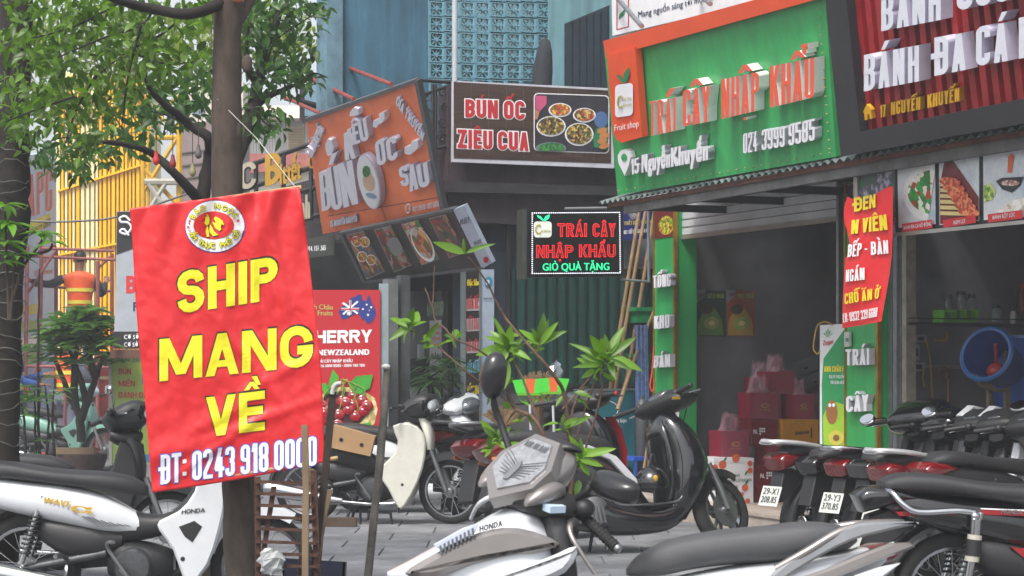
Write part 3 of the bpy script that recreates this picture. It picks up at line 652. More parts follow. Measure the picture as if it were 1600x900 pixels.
smear('bowl', ds, [(x, y) for x, y in ellp(1461, 302, 50, 46, 0, 28) if x < 1461]+[(1461, 256)], mat('white bowl print', 'e4e4e2', .4), db, .007)
smear('dish', ds, [(x, y) for x, y in ellp(1461, 300, 43, 35, 0, 28) if x < 1461]+[(1461, 266)], ramp_mat('herb dish print', ['2f8a3c', 'e6ded2', '2a7a36', 'b4402c', 'f0ebe2', '3f9c48'], scale=22), db, .010)
smear('table', ds, [(1468, 290), (1476, 250), (1486, 247), (1529, 308), (1529, 344), (1469, 350)], mat('dark red print', '6e2222', .5), db, .007)
for k in range(6):
    y = 285+k*9; x = 1469; smear('noodle', ds, [(x, y), (x+18+k*4, y+1), (x+18+k*4, y+7), (x, y+6)], mat('cream print', 'd9c483', .5), db, .009+k*.0007)
    smear('meat_roll', ds, ellp(1484+k*6, 284+k*9.5, 17, 7, .12), ramp_mat('meat print', ['c2502c', 'e08a5c', 'a83a22', 'd8704a'], scale=60), db, .014+k*.0007)
smear('bowl', ds, [(1556, 283), (1565, 278), (1600, 276), (1594, 290), (1581, 301), (1566, 296)], mat('dark bowl print', '25262c', .4), db, .009)
smear('dish', ds, ellp(1578, 286, 15, 4.5), ramp_mat('mince print', ['b08878', '8a5a4c', 'd9c8b8'], scale=70), db, .012)
smear('flame', ds, [(1574, 270), (1575, 245), (1579, 240), (1584, 243), (1583, 252), (1580, 270)], mat('orange print', 'd8622c', .5), db, .010)
smear('salad', ds, [(1537, 290), (1548, 286), (1556, 300), (1550, 312), (1537, 316)], ramp_mat('salad print', ['9cb84c', 'c8d48a', '5c8a34'], scale=40), db, .009)
smear('parcel', ds, [(1556, 330), (1578, 314), (1640, 300), (1640, 320), (1570, 336)], ramp_mat('white parcel print', ['d8d2c4', 'b8b0a4', 'e8e6e0'], scale=25), db, .009)
RP = mat('red label print', 'c02a30', .45)
for q, w, tq in (([(1409, 350), (1456, 343), (1457, 356), (1410, 363)], 'BÁNH ĐA CÁ RÔ ĐỒNG', (1412, 359, 1455, 352.5, 6, 6)),
                 ([(1473, 344), (1524, 336), (1525, 348), (1474, 356)], 'NEM LỤI', (1490, 351, 1508, 348, 6, 6)),
                 ([(1543, 335), (1597, 328), (1598, 341), (1544, 348)], 'BÁNH BỘT LỌC', (1551, 343, 1586, 338, 6, 6))):
    smear('label', ds, q, RP, db, .02); text(ds, w, tq, LW, db, bold=.03, lift=.022)
# ------------------------------------------------------------------ inside the shops: posters, sockets, shelf, jars
lw_ = S(per(s_l+.002)); lp = per(s_l+.004)
for i, (x0, x1, lab, m1_, m2_, w) in enumerate(((1088, 1134, 'dark green kiwi poster with SIÊU QUẢ on the fruit shop wall', mat('dark green print', '123a28', .5), mat('kiwi green print', '5c8a34', .5), 'SIÊU QUẢ'),
                                  (1135, 1180, 'orange kiwi poster beside the dark green one on the fruit shop wall', mat('rust orange print', '8f4420', .5), mat('yellow kiwi print', 'a88a34', .5), 'THỊT QUẢ'))):
    t = thing('poster', lab, 'poster', ray(x0, 525, lp)); ps = S(lp)
    b = MB(); b.slab(ps, [(x0, 525), (x1, 526), (x1, 454), (x0, 453)], .003, .006); b.build('sheet', m1_, t)
    smear('corner', ps, [(x0, 453), (x0+15, 453), (x0+13, 464), (x0, 474)], mat('dull white print', '7d7d7d', .5), t, .008)
    smear('hill', ps, [(x0+2, 524), (x0+4, 500), (x0+12, 486), (x0+28, 480), (x0+40, 500), (x0+42, 524)], m2_, t, .008)
    smear('kiwi', ps, ellp(x0+16, 483, 10, 8), mat('kiwi brown print', '4a3024', .5), t, .010)
    smear('kiwi_half', ps, ellp(x0+24, 505, 12, 10, -.2), mat('kiwi flesh print', '8fa04c', .5), t, .010)
    smear('kiwi_core', ps, ellp(x0+24, 505, 5, 4, -.2), mat('cream print', 'd9c483', .5), t, .012)
    text(ps, w, (x0+16, 466, x1-3, 466, 7, 7), MATS['kiwi flesh print'], t, bold=.04, lift=.009)
    text(ps, 'Zespri', (x0+2, 463, x0+13, 461, 5, 5), MATS['dark red print'], t, bold=.04, lift=.012)
def socket(px, py, w, h, sf, lab):
    t = thing('wall_socket', lab, 'socket', sf(px, py))
    b = MB(); b.slab(sf, [(px, py), (px+w, py), (px+w, py-h), (px, py-h)], .02, .03); b.build('plate', mat('socket plastic', '8a8a84', .5), t)
    b = MB(); b.slab(sf, [(px+w*.35, py-h*.25), (px+w*.8, py-h*.25), (px+w*.8, py-h*.75), (px+w*.35, py-h*.75)], .015, .04); b.build('plug', BLACKP, t)
socket(1066, 551, 10, 23, S(lp), 'small grey double socket on the fruit shop wall beside the green pillar')
sR = s_r+.72; rl = per(sR+.004); rf = S(rl)
socket(1428, 535, 20, 12, rf, 'upper wall socket left inside the right shop with yellow wire'); socket(1424, 563, 13, 25, rf, 'blank white switch plate between two sockets in the right shop'); socket(1424, 580, 21, 14, rf, 'lower wall socket left inside the right shop above the hanging cable')
t = thing('wall_cable', 'yellow cables hanging from the sockets in the right shop', 'cable', rf(1440, 640))
YC = mat('yellow cable', 'a5802a', .5)
for pts in ([(1443, 532), (1449, 560), (1452, 600), (1455, 690)], [(1440, 576), (1438, 590), (1441, 604)], [(1476, 580), (1478, 610), (1477, 680)], [(1452, 530), (1464, 532), (1476, 530), (1475, 518)]):
    b = MB(); b.tube(cm3([rf(x, y, .03) for x, y in pts]), .008, 6); b.build('wire', YC, t, 60)
b = MB(); R = [rf(1467+8*math.cos(k*.5), 584+10*math.sin(k*.5), .03+k*.0006) for k in range(50)]; b.tube(R, .008, 6); b.build('coil', mat('brown cable', '6f4a2c', .6), t, 60)
t = thing('wall_conduit', 'grey conduit running along the wall under the sockets of the right shop', 'pipe', rf(1450, 572)); b = MB(); b.slab(rf, [(1447, 575), (1520, 577), (1520, 571), (1447, 570)], .02, .025); b.build('trunking', mat('dirty trunking', '77736c', .6), t)
t = thing('dark_shelf', 'dark wall shelf with jars in the right shop', 'shelf', rf(1420, 506))
b = MB(); b.slab(rf, [(1420, 508), (1640, 514), (1640, 507), (1420, 503)], .02, .32); b.slab(rf, [(1420, 498), (1640, 501), (1640, 499), (1420, 496)], .01, .32); b.build('board', DARKG, t)
JG = mat('jar glass', '6b7472', .1, alpha=.55, coat=1); GLID = mat('lime plastic', '5ea51e', .4)
def jar(px, py, h, r, body, lid, lab, lidh=.03):
    p = rf.up(.2)(px, py); sc_ = F/p.y; t = thing('jar', lab, 'jar', p, 'jars on the dark shelf'); H = h/sc_; R = r/sc_
    b = MB(); b.lathe(p, (0, 0, 1), [(0, R*.9), (.01, R), (H*.8, R), (H*.93, R*.75), (H, R*.75)], 14); b.build('glass', body, t, 40)
    b = MB(); b.lathe(p+Z*H, (0, 0, 1), [(0.001, R*.8), (lidh, R*.8), (lidh+.004, R*.7)], 14); b.build('lid', lid, t, 40)
jar(1482, 502, 34, 7.5, JG, DARKG, 'tall clear jar at the left end of the lime green rack'); jar(1502, 502, 40, 9, JG, DARKG, 'largest clear jar in the middle of the lime green rack'); jar(1518, 502, 36, 8, JG, DARKG, 'clear jar at the right end of the lime green rack')
jar(1557, 504, 22, 9, JG, DARKG, 'squat dim jar on the shelf right of the lime rack'); jar(1583, 506, 20, 5, mat('grey enamel', '8a8a88', .4), DARKG, 'small grey canister near the right end of the shelf'); jar(1597, 490, 40, 7, mat('red sauce', '5a2622', .3), mat('red lid', '8e1a1c', .4), 'red topped bottle at the right edge of the shelf')
t = thing('jar_rack', 'lime green plastic rack around three jars on the dark shelf', 'rack', rf(1500, 504, .28))
for x in (1476, 1494, 1510, 1527):
    b = MB(); b.slab(rf, [(x-1.3, 503), (x+1.3, 503), (x+1.3, 484), (x-1.3, 484)], .14, .30); b.build('upright', GLID, t)
b = MB(); b.slab(rf, [(1475, 504), (1528, 504), (1528, 499), (1475, 499)], .14, .302); b.slab(rf, [(1475, 488), (1496, 488), (1496, 484), (1475, 484)], .01, .302); b.build('rail', GLID, t)
t = thing('paper_card', 'pale folded card leaning beside the shelf in the right shop', 'card', rf(1425, 508)); b = MB(); b.slab(rf, [(1421, 478), (1424, 480), (1437, 506), (1434, 508)], .01, .1); b.build('card', mat('card', '8f8480', .6), t)
# big blue plastic tub tilted on a steel stand
c = rf.up(.95)(1541, 553)
tb = thing('blue_tub', 'big blue plastic tub tipped on its side on a steel stand in the right shop', 'tub', c)
BLU = mat('blue plastic', '21458c', .4, var=.1); BLR = mat('light blue rim', '2f5f9c', .35)
ax = V((.62, .72, -.32)).normalized()
b = MB(); b.lathe(c, ax, [(0, .185), (.08, .18), (.32, .135), (.35, .127), (.35, .001), (.34, .001), (.33, .12), (.08, .17), (0, .175)], 32, cap=False); b.build('basin', BLU, tb, 40)
b = MB(); b.lathe(c, ax, [(-.006, .172), (-.012, .19), (0, .204), (.02, .203), (.02, .186)], 32, cap=False); b.build('rim', BLR, tb, 50)
b = MB(); b.ell(c+ax*.16-Z*.07, (.07, .05, .06)); b.build('red_scoop', mat('red plastic', 'b02a2a', .4), tb, 60)
b = MB(); b.tube([c+ax*.16-Z*.02, c+ax*.03+V((.05, 0, .08))], .012); b.build('scoop_handle', MATS['red plastic'], tb, 60)
t = thing('tub_stand', 'steel stand with wooden bar under the blue tub', 'stand', rf(1575, 700, .9))
WDS = mat('old pale wood', '77694f', .8, var=.3, scale=10, bump=.3)
for q in ([(1572, 540), (1578, 540), (1578, 700), (1572, 700)], [(1545, 590), (1549, 590), (1549, 700), (1545, 700)], [(1545, 606), (1575, 608), (1575, 613), (1545, 612)]):
    b = MB(); b.slab(rf, q, .03, .8); b.build('bar', WDS, t)
b = MB(); b.slab(rf, [(1520, 586), (1524, 584), (1556, 605), (1554, 610), (1538, 604)], .05, .9); b.build('brace', WDS, t)
t = thing('blue_barrel', 'dark blue plastic barrel standing behind the tipped tub', 'barrel', rf(1600, 620, .5)); b = MB(); b.lathe(rf.up(.5)(1598, 640), (0, 0, 1), [(0, .19), (.1, .21), (.5, .22), (.52, .23), (.54, .22)], 24); b.build('drum', BLU, t, 40)

# hanging torn red banner between the shops
cs = S(yp(16.3)); 
def clothsurf(Y, amp, fn):
    def f(px, py, l=0):
        p = P(px, py, Y); return P(px, py, Y-l-amp*fn(px, py))
    return f
def wr(px, py): return math.sin(px*.09+py*.03)*.5+math.sin(px*.05-py*.022+1)*.5
cy = fac(1.0); yh = ray(1360, 400, cy).y
hs_ = lambda px, py, l=0: ray(px, py, (cy[0], cy[1]))+N*(l+.02*wr(px, py))
t = thing('torn_red_banner', 'torn red cloth banner hanging on the wide green pillar between the shops', 'banner', hs_(1360, 510))
RC = mat('red banner cloth', 'c81e22', .5, var=.06, scale=5, bump=.3, bscale=20)
L_ = lambda y: 1326+(y-305)*(-9/195.)-(6*math.sin((y-300)*.05) if y < 400 else 0)
Rg = lambda y: 1399-(y-290)*(19/215.)
b = MB(); n, mm = 10, 28; vs = []
for j in range(mm+1):
    for i in range(n+1):
        u, v = i/n, j/mm; x = 0; yb = (1-u)*513+u*502; yt = 290+ (0 if u > .55 else 0)
        ytop = 290 + (abs(u-.95)*38 if u > .35 else 22+abs(u-.08)*-60+18*(u>.2))   # torn top edge
        y = ytop+(yb-ytop)*v; xx = L_(y)+(Rg(y)-L_(y))*u; vs.append(hs_(xx, y))
w_ = n+1; b.add(vs, [(j*w_+i, j*w_+i+1, (j+1)*w_+i+1, (j+1)*w_+i) for j in range(mm) for i in range(n)]); ob = b.build('cloth', RC, t, 80)
YP = mat('yellow print', 'dcc822', .5, var=.05); WPn = mat('white print', 'dedee0', .5, var=.05)
for w, q, m_ in (('ĐEN', (1334, 331, 1372, 324, 22, 21), YP), ('N VIÊN', (1331, 366, 1388, 359, 22, 24), YP), ('BẾP - BÀN', (1328, 402, 1387, 396, 20, 21), WPn), ('NGÁN', (1327, 441, 1355, 437, 19, 19), WPn),
                 ('CHỖ ĂN Ở', (1325, 476, 1375, 466, 17, 17), YP), ('LH: 0932 339 6688', (1321, 504, 1375, 495, 14, 15), WPn)):
    text(hs_, w, q, m_, t, bold=.05, lift=.014, grid=(8, 3))

# Zespri standee, fruit boxes, gift baskets in the fruit shop doorway
zp = S(fac(.28)); 
zx = lambda px, py, l=0: ray(px, py, (FW(s_at(1300, .2), .2, 0), (U*.75+N*.66).normalized()))+(U*.75+N*.66).normalized()*l
t = thing('kiwi_standee', 'white and green kiwi fruit standee with Zespri logo left of the wide pillar', 'standee', zx(1300, 697))
b = MB(); b.slab(zx, [(1281, 699), (1320, 700), (1320, 506), (1281, 508)], .03); b.build('panel', WHITE, t)
smear('green_area', zx, [(1284, 600), (1287, 560), (1305, 535), (1319, 515), (1319, 698), (1285, 697)], mat('bright green print', '1f9050', .5), t, .004)
smear('lime_disc', zx, [(1287, 697), (1286, 650), (1294, 634), (1306, 628), (1319, 632), (1319, 697)], mat('lime print', '9cc42c', .5), t, .007)
smear('kiwi_figure', zx, ellp(1300, 644, 9, 19), mat('kiwi brown light', '9a6230', .5), t, .010)
for x in (1297, 1303): smear('eye', zx, ellp(x, 633, 2.4, 3), LW, t, .014)
smear('kiwi_half', zx, ellp(1307, 684, 12, 12), mat('yellow fruit print', 'cfc04a', .5), t, .012); smear('kiwi_core', zx, ellp(1307, 684, 5, 5), mat('core print', '7a5a20', .5), t, .015)
text(zx, 'Zespri', (1286, 540, 1302, 537, 8, 8), RP, t, bold=.04, lift=.006); 
for k in range(5): smear('logo_ray', zx, [(1294+(k-2)*.5, 528), (1293+(k-2)*3.2, 521-3*(2-abs(k-2))), (1295+(k-2)*3.2, 520-3*(2-abs(k-2)))], MATS['bright green print'], t, .006)
text(zx, 'ANH CHÂU F', (1288, 581, 1319, 581, 9, 9), YP, t, bold=.05, lift=.008); text(zx, 'ĐỊA CHỈ 15 NGUYỄN', (1296, 591, 1319, 591, 5, 5), LW, t, bold=.02, lift=.008); text(zx, 'VĂN QUÁN, HÀ Đ', (1298, 600, 1319, 600, 5, 5), LW, t, bold=.02, lift=.008)
t = thing('standee_cable', 'yellow looped cable hanging on top of the kiwi standee', 'cable', zx(1275, 520)); b = MB(); b.tube(cm3([zx(x, y, .05) for x, y in [(1303, 508), (1292, 503), (1280, 508), (1275, 525), (1273, 545), (1279, 553), (1283, 548)]]), .006, 6); b.build('wire', YC, t, 60)

CR = mat('crimson gift box', '8a1432', .45, var=.15, scale=10); CR2 = mat('dark red carton', '74101c', .5, var=.1); GP = mat('gold print', 'b8923a', .4, .3)
WRAP = mat('clear wrap', 'd09aa8', .1, alpha=.15, coat=1, var=.3, scale=30)
def boxat(name, lab, cat, x0, x1, y0, y1, sback, m, depth=.22, group=None, wrap=False, printf=None, ang=0, side=None):
    """box whose front shows as x0..x1 by y0..y1 (top..bottom) at facade depth sback (square to the street)"""
    pl = per(sback); sf = S(pl); p = sf((x0+x1)/2, y1); t = thing(name, lab, cat, p, group)
    a = [sf(x0, y1), sf(x1, y1), sf(x1, y0), sf(x0, y0)]
    b = MB(); b.hexa(a, [q-U*depth for q in a]); b.build('carton', m, t)
    a2 = [sf(x0-.5, y0+6, .004), sf(x1+.5, y0+6, .004), sf(x1+.5, y0-.5, .004), sf(x0-.5, y0-.5, .004)]; b = MB(); b.hexa(a2, [q-U*(depth+.008)+Z*0 for q in a2]); b.build('lid', m, t)
    if printf: printf(sf, t)
    if wrap:
        r = random.Random(int(x0*7+y0)); cx = (x0+x1)/2; top = y0-(x1-x0)*.38
        b = MB(); c0 = sf(cx, y0-4)-U*depth*.5
        for k in range(60):       # crumpled cellophane: bag neck and frills
            g = r.uniform(0, 6.28); h = r.uniform(.5, 1); w = (x1-x0)/2/F*c0.y
            p1 = c0+V((math.cos(g)*w*.9, math.sin(g)*w*.6, -.02)); p2 = c0+V((math.cos(g+.5)*w*.8, math.sin(g+.5)*w*.6, -.02)); p3 = c0+V((r.uniform(-.03, .03), r.uniform(-.03, .03), .06*h+.02)); p4 = p3+V((r.uniform(-.07, .07), r.uniform(-.05, .05), r.uniform(.03, .10)))
            b.add([p1, p2, p3, p4], [(0, 1, 2), (1, 3, 2)])
        b.build('wrap_top', WRAP, t)
        b = MB(); n = 6; vs = []
        for j in range(n+1):
            for i in range(n+1): vs.append(sf(x0-3+(x1-x0+6)*i/n, y0-4+(y1-y0+6)*j/n, .015+r.uniform(0, .02)))
        b.add(vs, [(j*(n+1)+i, j*(n+1)+i+1, (j+1)*(n+1)+i+1, (j+1)*(n+1)+i) for j in range(n) for i in range(n)]); b.build('wrap_front', WRAP, t)
    return t
def pr_gold(x, y, w):
    def f(sf, t): smear('gold_mark', sf, ellp(x, y, w*.5, w*.3), GP, t, .006); smear('gold_mark_hole', sf, ellp(x+1, y, w*.33, w*.15), CR, t, .007); text(sf, 'fruits', (x-w*.6, y+w*.6, x+w*.6, y+w*.6, 3, 3), GP, t, bold=.02, lift=.007)
    return f
sg_ = s_l+.62
g_ = 'wrapped crimson gift boxes'
boxat('gift_box', 'lowest left crimson gift box in clear wrap on the white fruit carton', 'gift box', 1127, 1170, 674, 715, sg_+.1, CR, wrap=True, printf=pr_gold(1150, 694, 14), group=g_)
boxat('gift_box', 'crimson gift box in clear wrap stacked in the middle of the pile', 'gift box', 1172, 1216, 614, 655, sg_, CR, wrap=True, printf=pr_gold(1195, 634, 13), group=g_)
boxat('gift_box', 'topmost crimson gift box of the pile under crumpled wrap', 'gift box', 1203, 1240, 581, 615, sg_-.1, CR, wrap=True, group=g_)
boxat('gift_box', 'right crimson gift box standing on the yellow carton', 'gift box', 1241, 1273, 617, 655, sg_, CR, wrap=True, printf=pr_gold(1256, 634, 10), group=g_)
boxat('gift_box', 'small crimson gift box hidden behind the white scooter tail', 'gift box', 1199, 1235, 697, 730, sg_+.05, CR, wrap=True, group=g_)
boxat('gift_box', 'dark crimson gift box behind the middle of the pile', 'gift box', 1215, 1243, 618, 656, sg_-.25, CR2, group=g_, wrap=True)
def pr_mark(x, y):
    def f(sf, t):
        for k in range(7): smear('white_mark', sf, ellp(x+(k % 3-1)*3.2, y+(k//3-1)*4, 1.5, 1.8, 0, 8), LW, t, .006)
        text(sf, 'N.', (x-14, y+4, x-7, y+4, 7, 7), LW, t, bold=.04, lift=.006)
    return f
boxat('red_carton', 'dark red carton with white fruit mark under the middle gift box', 'box', 1174, 1214, 657, 697, sg_+.02, CR2, printf=pr_mark(1191, 674), depth=.3)
boxat('gift_box', 'crimson gift box at the back left of the pile top', 'gift box', 1182, 1212, 590, 622, sg_-.3, CR, wrap=True, group=g_)
boxat('gift_box', 'crimson gift box low behind the yellow carton', 'gift box', 1216, 1250, 690, 728, sg_-.1, CR2, wrap=True, group=g_)
boxat('red_carton', 'upper dark red carton right of the white fruit carton', 'box', 1178, 1224, 729, 757, sg_+.25, CR2, printf=pr_mark(1202, 743), depth=.3)
boxat('red_carton', 'lower dark red carton on the floor right of the white fruit carton', 'box', 1179, 1225, 758, 786, sg_+.25, CR2, depth=.3)
YB = mat('amber yellow carton', 'c98a1a', .5)
def pr_amb(sf, t): text(sf, 'Ambrosia', (1242, 680, 1264, 677, 6, 6), DARKG, t, bold=.02, lift=.006); smear('dark_bar', sf, [(1267, 668), (1269, 668), (1269, 684), (1267, 684)], DARKG, t, .006)
boxat('yellow_carton', 'amber yellow fruit carton reading Ambrosia beside the kiwi standee', 'box', 1223, 1279, 656, 698, sg_+.05, YB, printf=pr_amb, depth=.3)
def pr_fr(sf, t):
    r = random.Random(4)
    for k, (x, y, w) in enumerate(((1129, 726, 6), (1129, 741, 3), (1150, 716, 6), (1172, 724, 4), (1164, 762, 5), (1159, 772, 3), (1143, 780, 7), (1158, 783, 5), (1120, 782, 4), (1172, 735, 4), (1117, 731, 5), (1168, 783, 4))):
        smear('fruit_print', sf, ellp(x, y, w, w*1.15, .3, 12), mat('peach print', 'd2603a', .5, var=.3, scale=30), t, .005+k*.0004)
    for x, y in ((1166, 739), (1167, 753), (1133, 718), (1122, 764)): smear('leaf_print', sf, ellp(x, y, 1.6, 4.5, .5, 10), MATS['leaf green'], t, .006)
    text(sf, 'Fresh Juicy', (1137, 747, 1156, 744, 5, 5), DARKG, t, bold=.01, lift=.006); text(sf, 'MANDARIN AUSTRALIAN', (1123, 755, 1174, 752, 5, 5), mat('grey print', '5a6468', .5), t, bold=.01, lift=.006); text(sf, '100%', (1142, 763, 1153, 762, 4, 4), DARKG, t, bold=.01, lift=.006)
boxat('fruit_carton', 'white carton printed with peaches reading MANDARIN AUSTRALIAN on the shop step', 'box', 1116, 1177, 716, 786, sg_+.3, WHITE, printf=pr_fr, depth=.34)
for i, (x0, x1, y0, y1) in enumerate(((1222, 1278, 580, 600), (1236, 1280, 602, 622))):
    t = thing('foam_box', ('upper', 'lower')[i]+' grey foam fruit box slanting behind the gift boxes', 'box', S(per(sg_-.5))(x0, y1)); sf = S(per(sg_-.5))
    b = MB(); b.slab(sf, [(x0, y1), (x1, y1-24), (x1, y0-24), (x0, y0)], .3); b.build('body', mat('grey foam', '6e7478', .7), t)
    for k in range(2): b = MB(); b.slab(sf, ellp(x0+14+k*24, (y0+y1)/2-5-k*10, 3, 1.6, -.4, 8), .01, .006); b.build('handle_hole', BLACKP, t)
# ================================================================== BLUE CORNER BUILDING (set further out, behind)
BLUEW = mat('blue house wall', '3a6980', .75, var=.22, scale=1.2, bump=.15, bscale=30); BLUEL = mat('light blue house wall', '74a0aa', .75, var=.15, scale=1.5)
BLUET = mat('blue breeze block', '6fa4b6', .7, var=.15, scale=4); PURP = mat('dark plum wall', '3a3038', .8, var=.3, scale=3, bump=.2); NAVY = mat('dark blue painted wall', '1b2a38', .7, var=.2, scale=3)
DGRN = mat('dark green corrugated steel', '17453f', .5, .1, var=.2, scale=3)
for m_ in (BLUEW, BLUEL, PURP, DGRN, BLUET): weather(m_, .32)
def qslab(mb, e, pts, t, lift=0): mb.slab(S(per(e)), pts, t, lift)
bl = thing('blue_corner_house', 'blue painted corner house with breeze block screen behind the shop signs', 'building', ray(700, 760, per(-1.2)))
E_UP = -2.6
b = MB(); qslab(b, E_UP, [(534, 205), (668, 205), (668, -220), (534, -220)], .3); b.build('wall', BLUEW, bl)
b = MB(); qslab(b, E_UP, [(511, 215), (535.5, 215), (535.5, -220), (513, -220)], .35, .06); b.build('corner_pilaster', mat('weathered blue grey pilaster', '5f8090', .8, var=.3, scale=4), bl)
b = MB(); qslab(b, E_UP, [(510, 215), (511.5, 215), (513.5, -220), (511.5, -220)], .3, .0); b.build('stained_edge', mat('yellowed edge', '8c8a5c', .8, var=.3), bl)
b = MB(); qslab(b, E_UP, [(858, 300), (1010, 300), (1010, -220), (858, -220)], .3, .05); b.build('balcony_wall', BLUEL, bl)
b = MB(); qslab(b, E_UP-.35, [(650, 300), (870, 300), (870, -220), (650, -220)], .05); b.build('room_behind_screen', mat('dim screen backing', '8fa5a8', .8, var=.3), bl)
# breeze blocks: one object each
def breeze():
    b = MB(); a = .5; t = .5
    for (x0, x1, z0, z1) in ((-.5, .5, .36, .5), (-.5, .5, -.5, -.36), (-.5, -.36, -.36, .36), (.36, .5, -.36, .36)):
        b.box(((x0+x1)/2, 0, (z0+z1)/2), (x1-x0-.005, .5, z1-z0-.003))
    for k in range(4):
        g = math.pi*k/4+ (0); R = Matrix.Rotation(g, 3, 'Y'); b.box((0, .02*k, 0), (.72 if k % 2 == 0 else .95, .3, .075), R)
    b.box((0, -.05, 0), (.2, .4, .2), Matrix.Rotation(math.pi/4, 3, 'Y')); return b
proto = None
pu = S(per(E_UP)); 
for r_ in range(-1, 6):
    for c_ in range(8):
        px, py = 681+c_*24.0, 14+r_*24.2+c_*.35
        if px > 858: continue
        w = (pu(px+12.2, py)-pu(px-12.2, py)); sz = w.length
        if proto is None:
            proto = breeze().build('breeze_block', BLUET, bl, local=True); o = proto; sz0 = sz
        else: o = proto.copy(); link(o, bl)
        o.location = pu(px, py)-wl(bl); o.scale = (sz, .09, sz); o.rotation_euler.z = math.atan2(w.y, w.x)
b = MB(); qslab(b, E_UP, [(668, 300), (862, 300), (862, 130), (668, 130)], .2, .02); b.build('spandrel', BLUEW, bl)
b = MB(); qslab(b, E_UP, [(882, 200), (952, 200), (952, 8), (882, 37)], .03, .055); b.build('shutter_door', mat('dark blue shutter door', '1c2f3c', .6, var=.25), bl)
for k in range(6): b = MB(); qslab(b, E_UP, [(885+k*11, 200), (894+k*11, 200), (894+k*11, 34-k*4), (885+k*11, 38-k*4)], .02, .075); b.build('door_board', MATS['dark blue shutter door'], bl)
# lower storey: plum fascia, ledge, walls
b = MB(); qslab(b, -1.15, [(700, 345), (985, 360), (985, 150), (700, 132)], .25); b.build('parapet', PURP, bl)
b = MB(); qslab(b, -1.15, [(696, 300), (985, 306), (985, 292), (696, 283)], .3, .1); b.build('ledge', mat('dark ledge', '2b2a2e', .8, var=.3), bl)
b = MB(); qslab(b, -1.3, [(768, 640), (792, 640), (792, 292), (768, 292)], 1.0); b.build('corner_pier', NAVY, bl)
b = MB(); qslab(b, -1.3, [(792, 640), (830, 640), (830, 344), (792, 344)], .1); b.build('wall_panel', NAVY, bl)
b = MB(); qslab(b, -1.35, [(803, 430), (1020, 430), (1020, 350), (803, 350)], .1); b.build('pale_wall_strip', mat('pale grey strip', '8d96a0', .7, var=.2), bl)
# green corrugated wall
gw = thing('corrugated_wall', 'dark green corrugated steel wall under the LED sign', 'wall', ray(900, 610, per(-1.25)))
pg = S(per(-1.28)); b = MB(); n = 150; vs = []
for j, y in enumerate((612, 420)):
    for i in range(n+1): vs.append(pg(796+i*1.6, y, .022*max(-.6, min(.6, math.sin(i*2*math.pi/10)))*1.6))
b.add(vs, [(i, i+1, n+2+i, n+1+i) for i in range(n)]); b.build('corrugated_sheet', DGRN, gw, 20)
for px_ in (786,):
    b = MB(); qslab(b, -1.25, [(792, 640), (797, 640), (797, 340), (792, 340)], .05, .03); b.build('edge_post', DARKG, gw)
b = MB(); qslab(b, -1.25, [(780, 780), (1040, 790), (1040, 606), (780, 604)], .15, .02); b.build('plinth', mat('grey plinth', '5b5c5f', .85, var=.3, scale=3), gw)
b = MB(); qslab(b, -1.25, [(780, 607), (1040, 609), (1040, 601), (780, 600)], .06, .05); b.build('bottom_rail', DARKG, gw)

# BÚN ỐC banner
bo = thing('noodle_banner', 'dark wood print banner with red BÚN ỐC ZIÊU CUA and bowls photo', 'banner', ray(710, 250, per(-1.0)))
bs = S(per(-.98))
WP = ramp_mat('dark wood print', ['1c1412', '33241e', '46342c', '2a1d19'], 'noise', 2.2, .45, (1, 1, 14), bump=0)
b = MB(); b.slab(bs, [(707, 253), (960, 263), (955, 138), (708, 126)], .04, .0); b.build('white_edge', mat('white vinyl edge', 'b9bcc6', .5), bo)
vw = []
for i in range(9):
    x0, x1 = 709+i*27.3, 709+(i+1)*27.3-.5; ya = lambda x: 128+(x-708)*.055; yb = lambda x: 247+(x-708)*.033
    smear('printed_board', bs, [(x0, yb(x0)), (x1+.4, yb(x1)), (x1+.4, ya(x1)), (x0, ya(x0))], WP, bo, .004)
PR = mat('banner red print', 'b3262e', .5, var=.05)
for w, q in (('BÚN ỐC', (727, 183, 820, 187, 28, 29)), ('ZIÊU CUA', (715, 231, 826, 236, 29, 29))):
    text(bs, w, q, LW, bo, bold=.08, lift=.006, grow=.055); text(bs, w, q, PR, bo, bold=.08, lift=.010)
smear('photo_edge', bs, rr(834, 145, 952, 236, 7, -4), LW, bo, .006)
smear('photo', bs, rr(835.5, 146.5, 950.5, 234.5, 6, -4), mat('dark photo ground', '33323c', .45, var=.4, scale=6), bo, .009)
FOOD = [ramp_mat('noodle soup print', ['c9803c', 'b8482c', 'd8b85a', '5c7a30', '8a3a22'], scale=55), ramp_mat('snail soup print', ['4a3a2c', '8a6a3a', '2c2a26', 'c8a858', '4c5c2c'], scale=55), ramp_mat('tomato soup print', ['a86a3a', 'c8b070', '5a4a30', 'b83a2a', '3c3c2a'], scale=55), ramp_mat('herb print', ['2c6a34', '3c8a44', '1c4a2c'], scale=60)]
smear('pink_sleeve', bs, [(836, 149), (854, 150), (854, 162), (843, 175), (836, 170)], mat('pink print', 'c0507a', .5), bo, .012)
smear('arm', bs, [(836, 168), (844, 172), (840, 186), (836, 187)], mat('skin print', 'b07858', .5), bo, .012)
for cx, cy_, rx, ry, k in ((875, 172, 18, 11, 0), (913, 180, 18, 11.5, 2), (861, 197.5, 23, 16, 1), (905, 210, 22.5, 18, 1)):
    smear('bowl', bs, ellp(cx, cy_, rx, ry), LW, bo, .013+k*.001); smear('soup', bs, ellp(cx, cy_-.8, rx-2.2, ry-2), FOOD[k], bo, .018+k*.001)
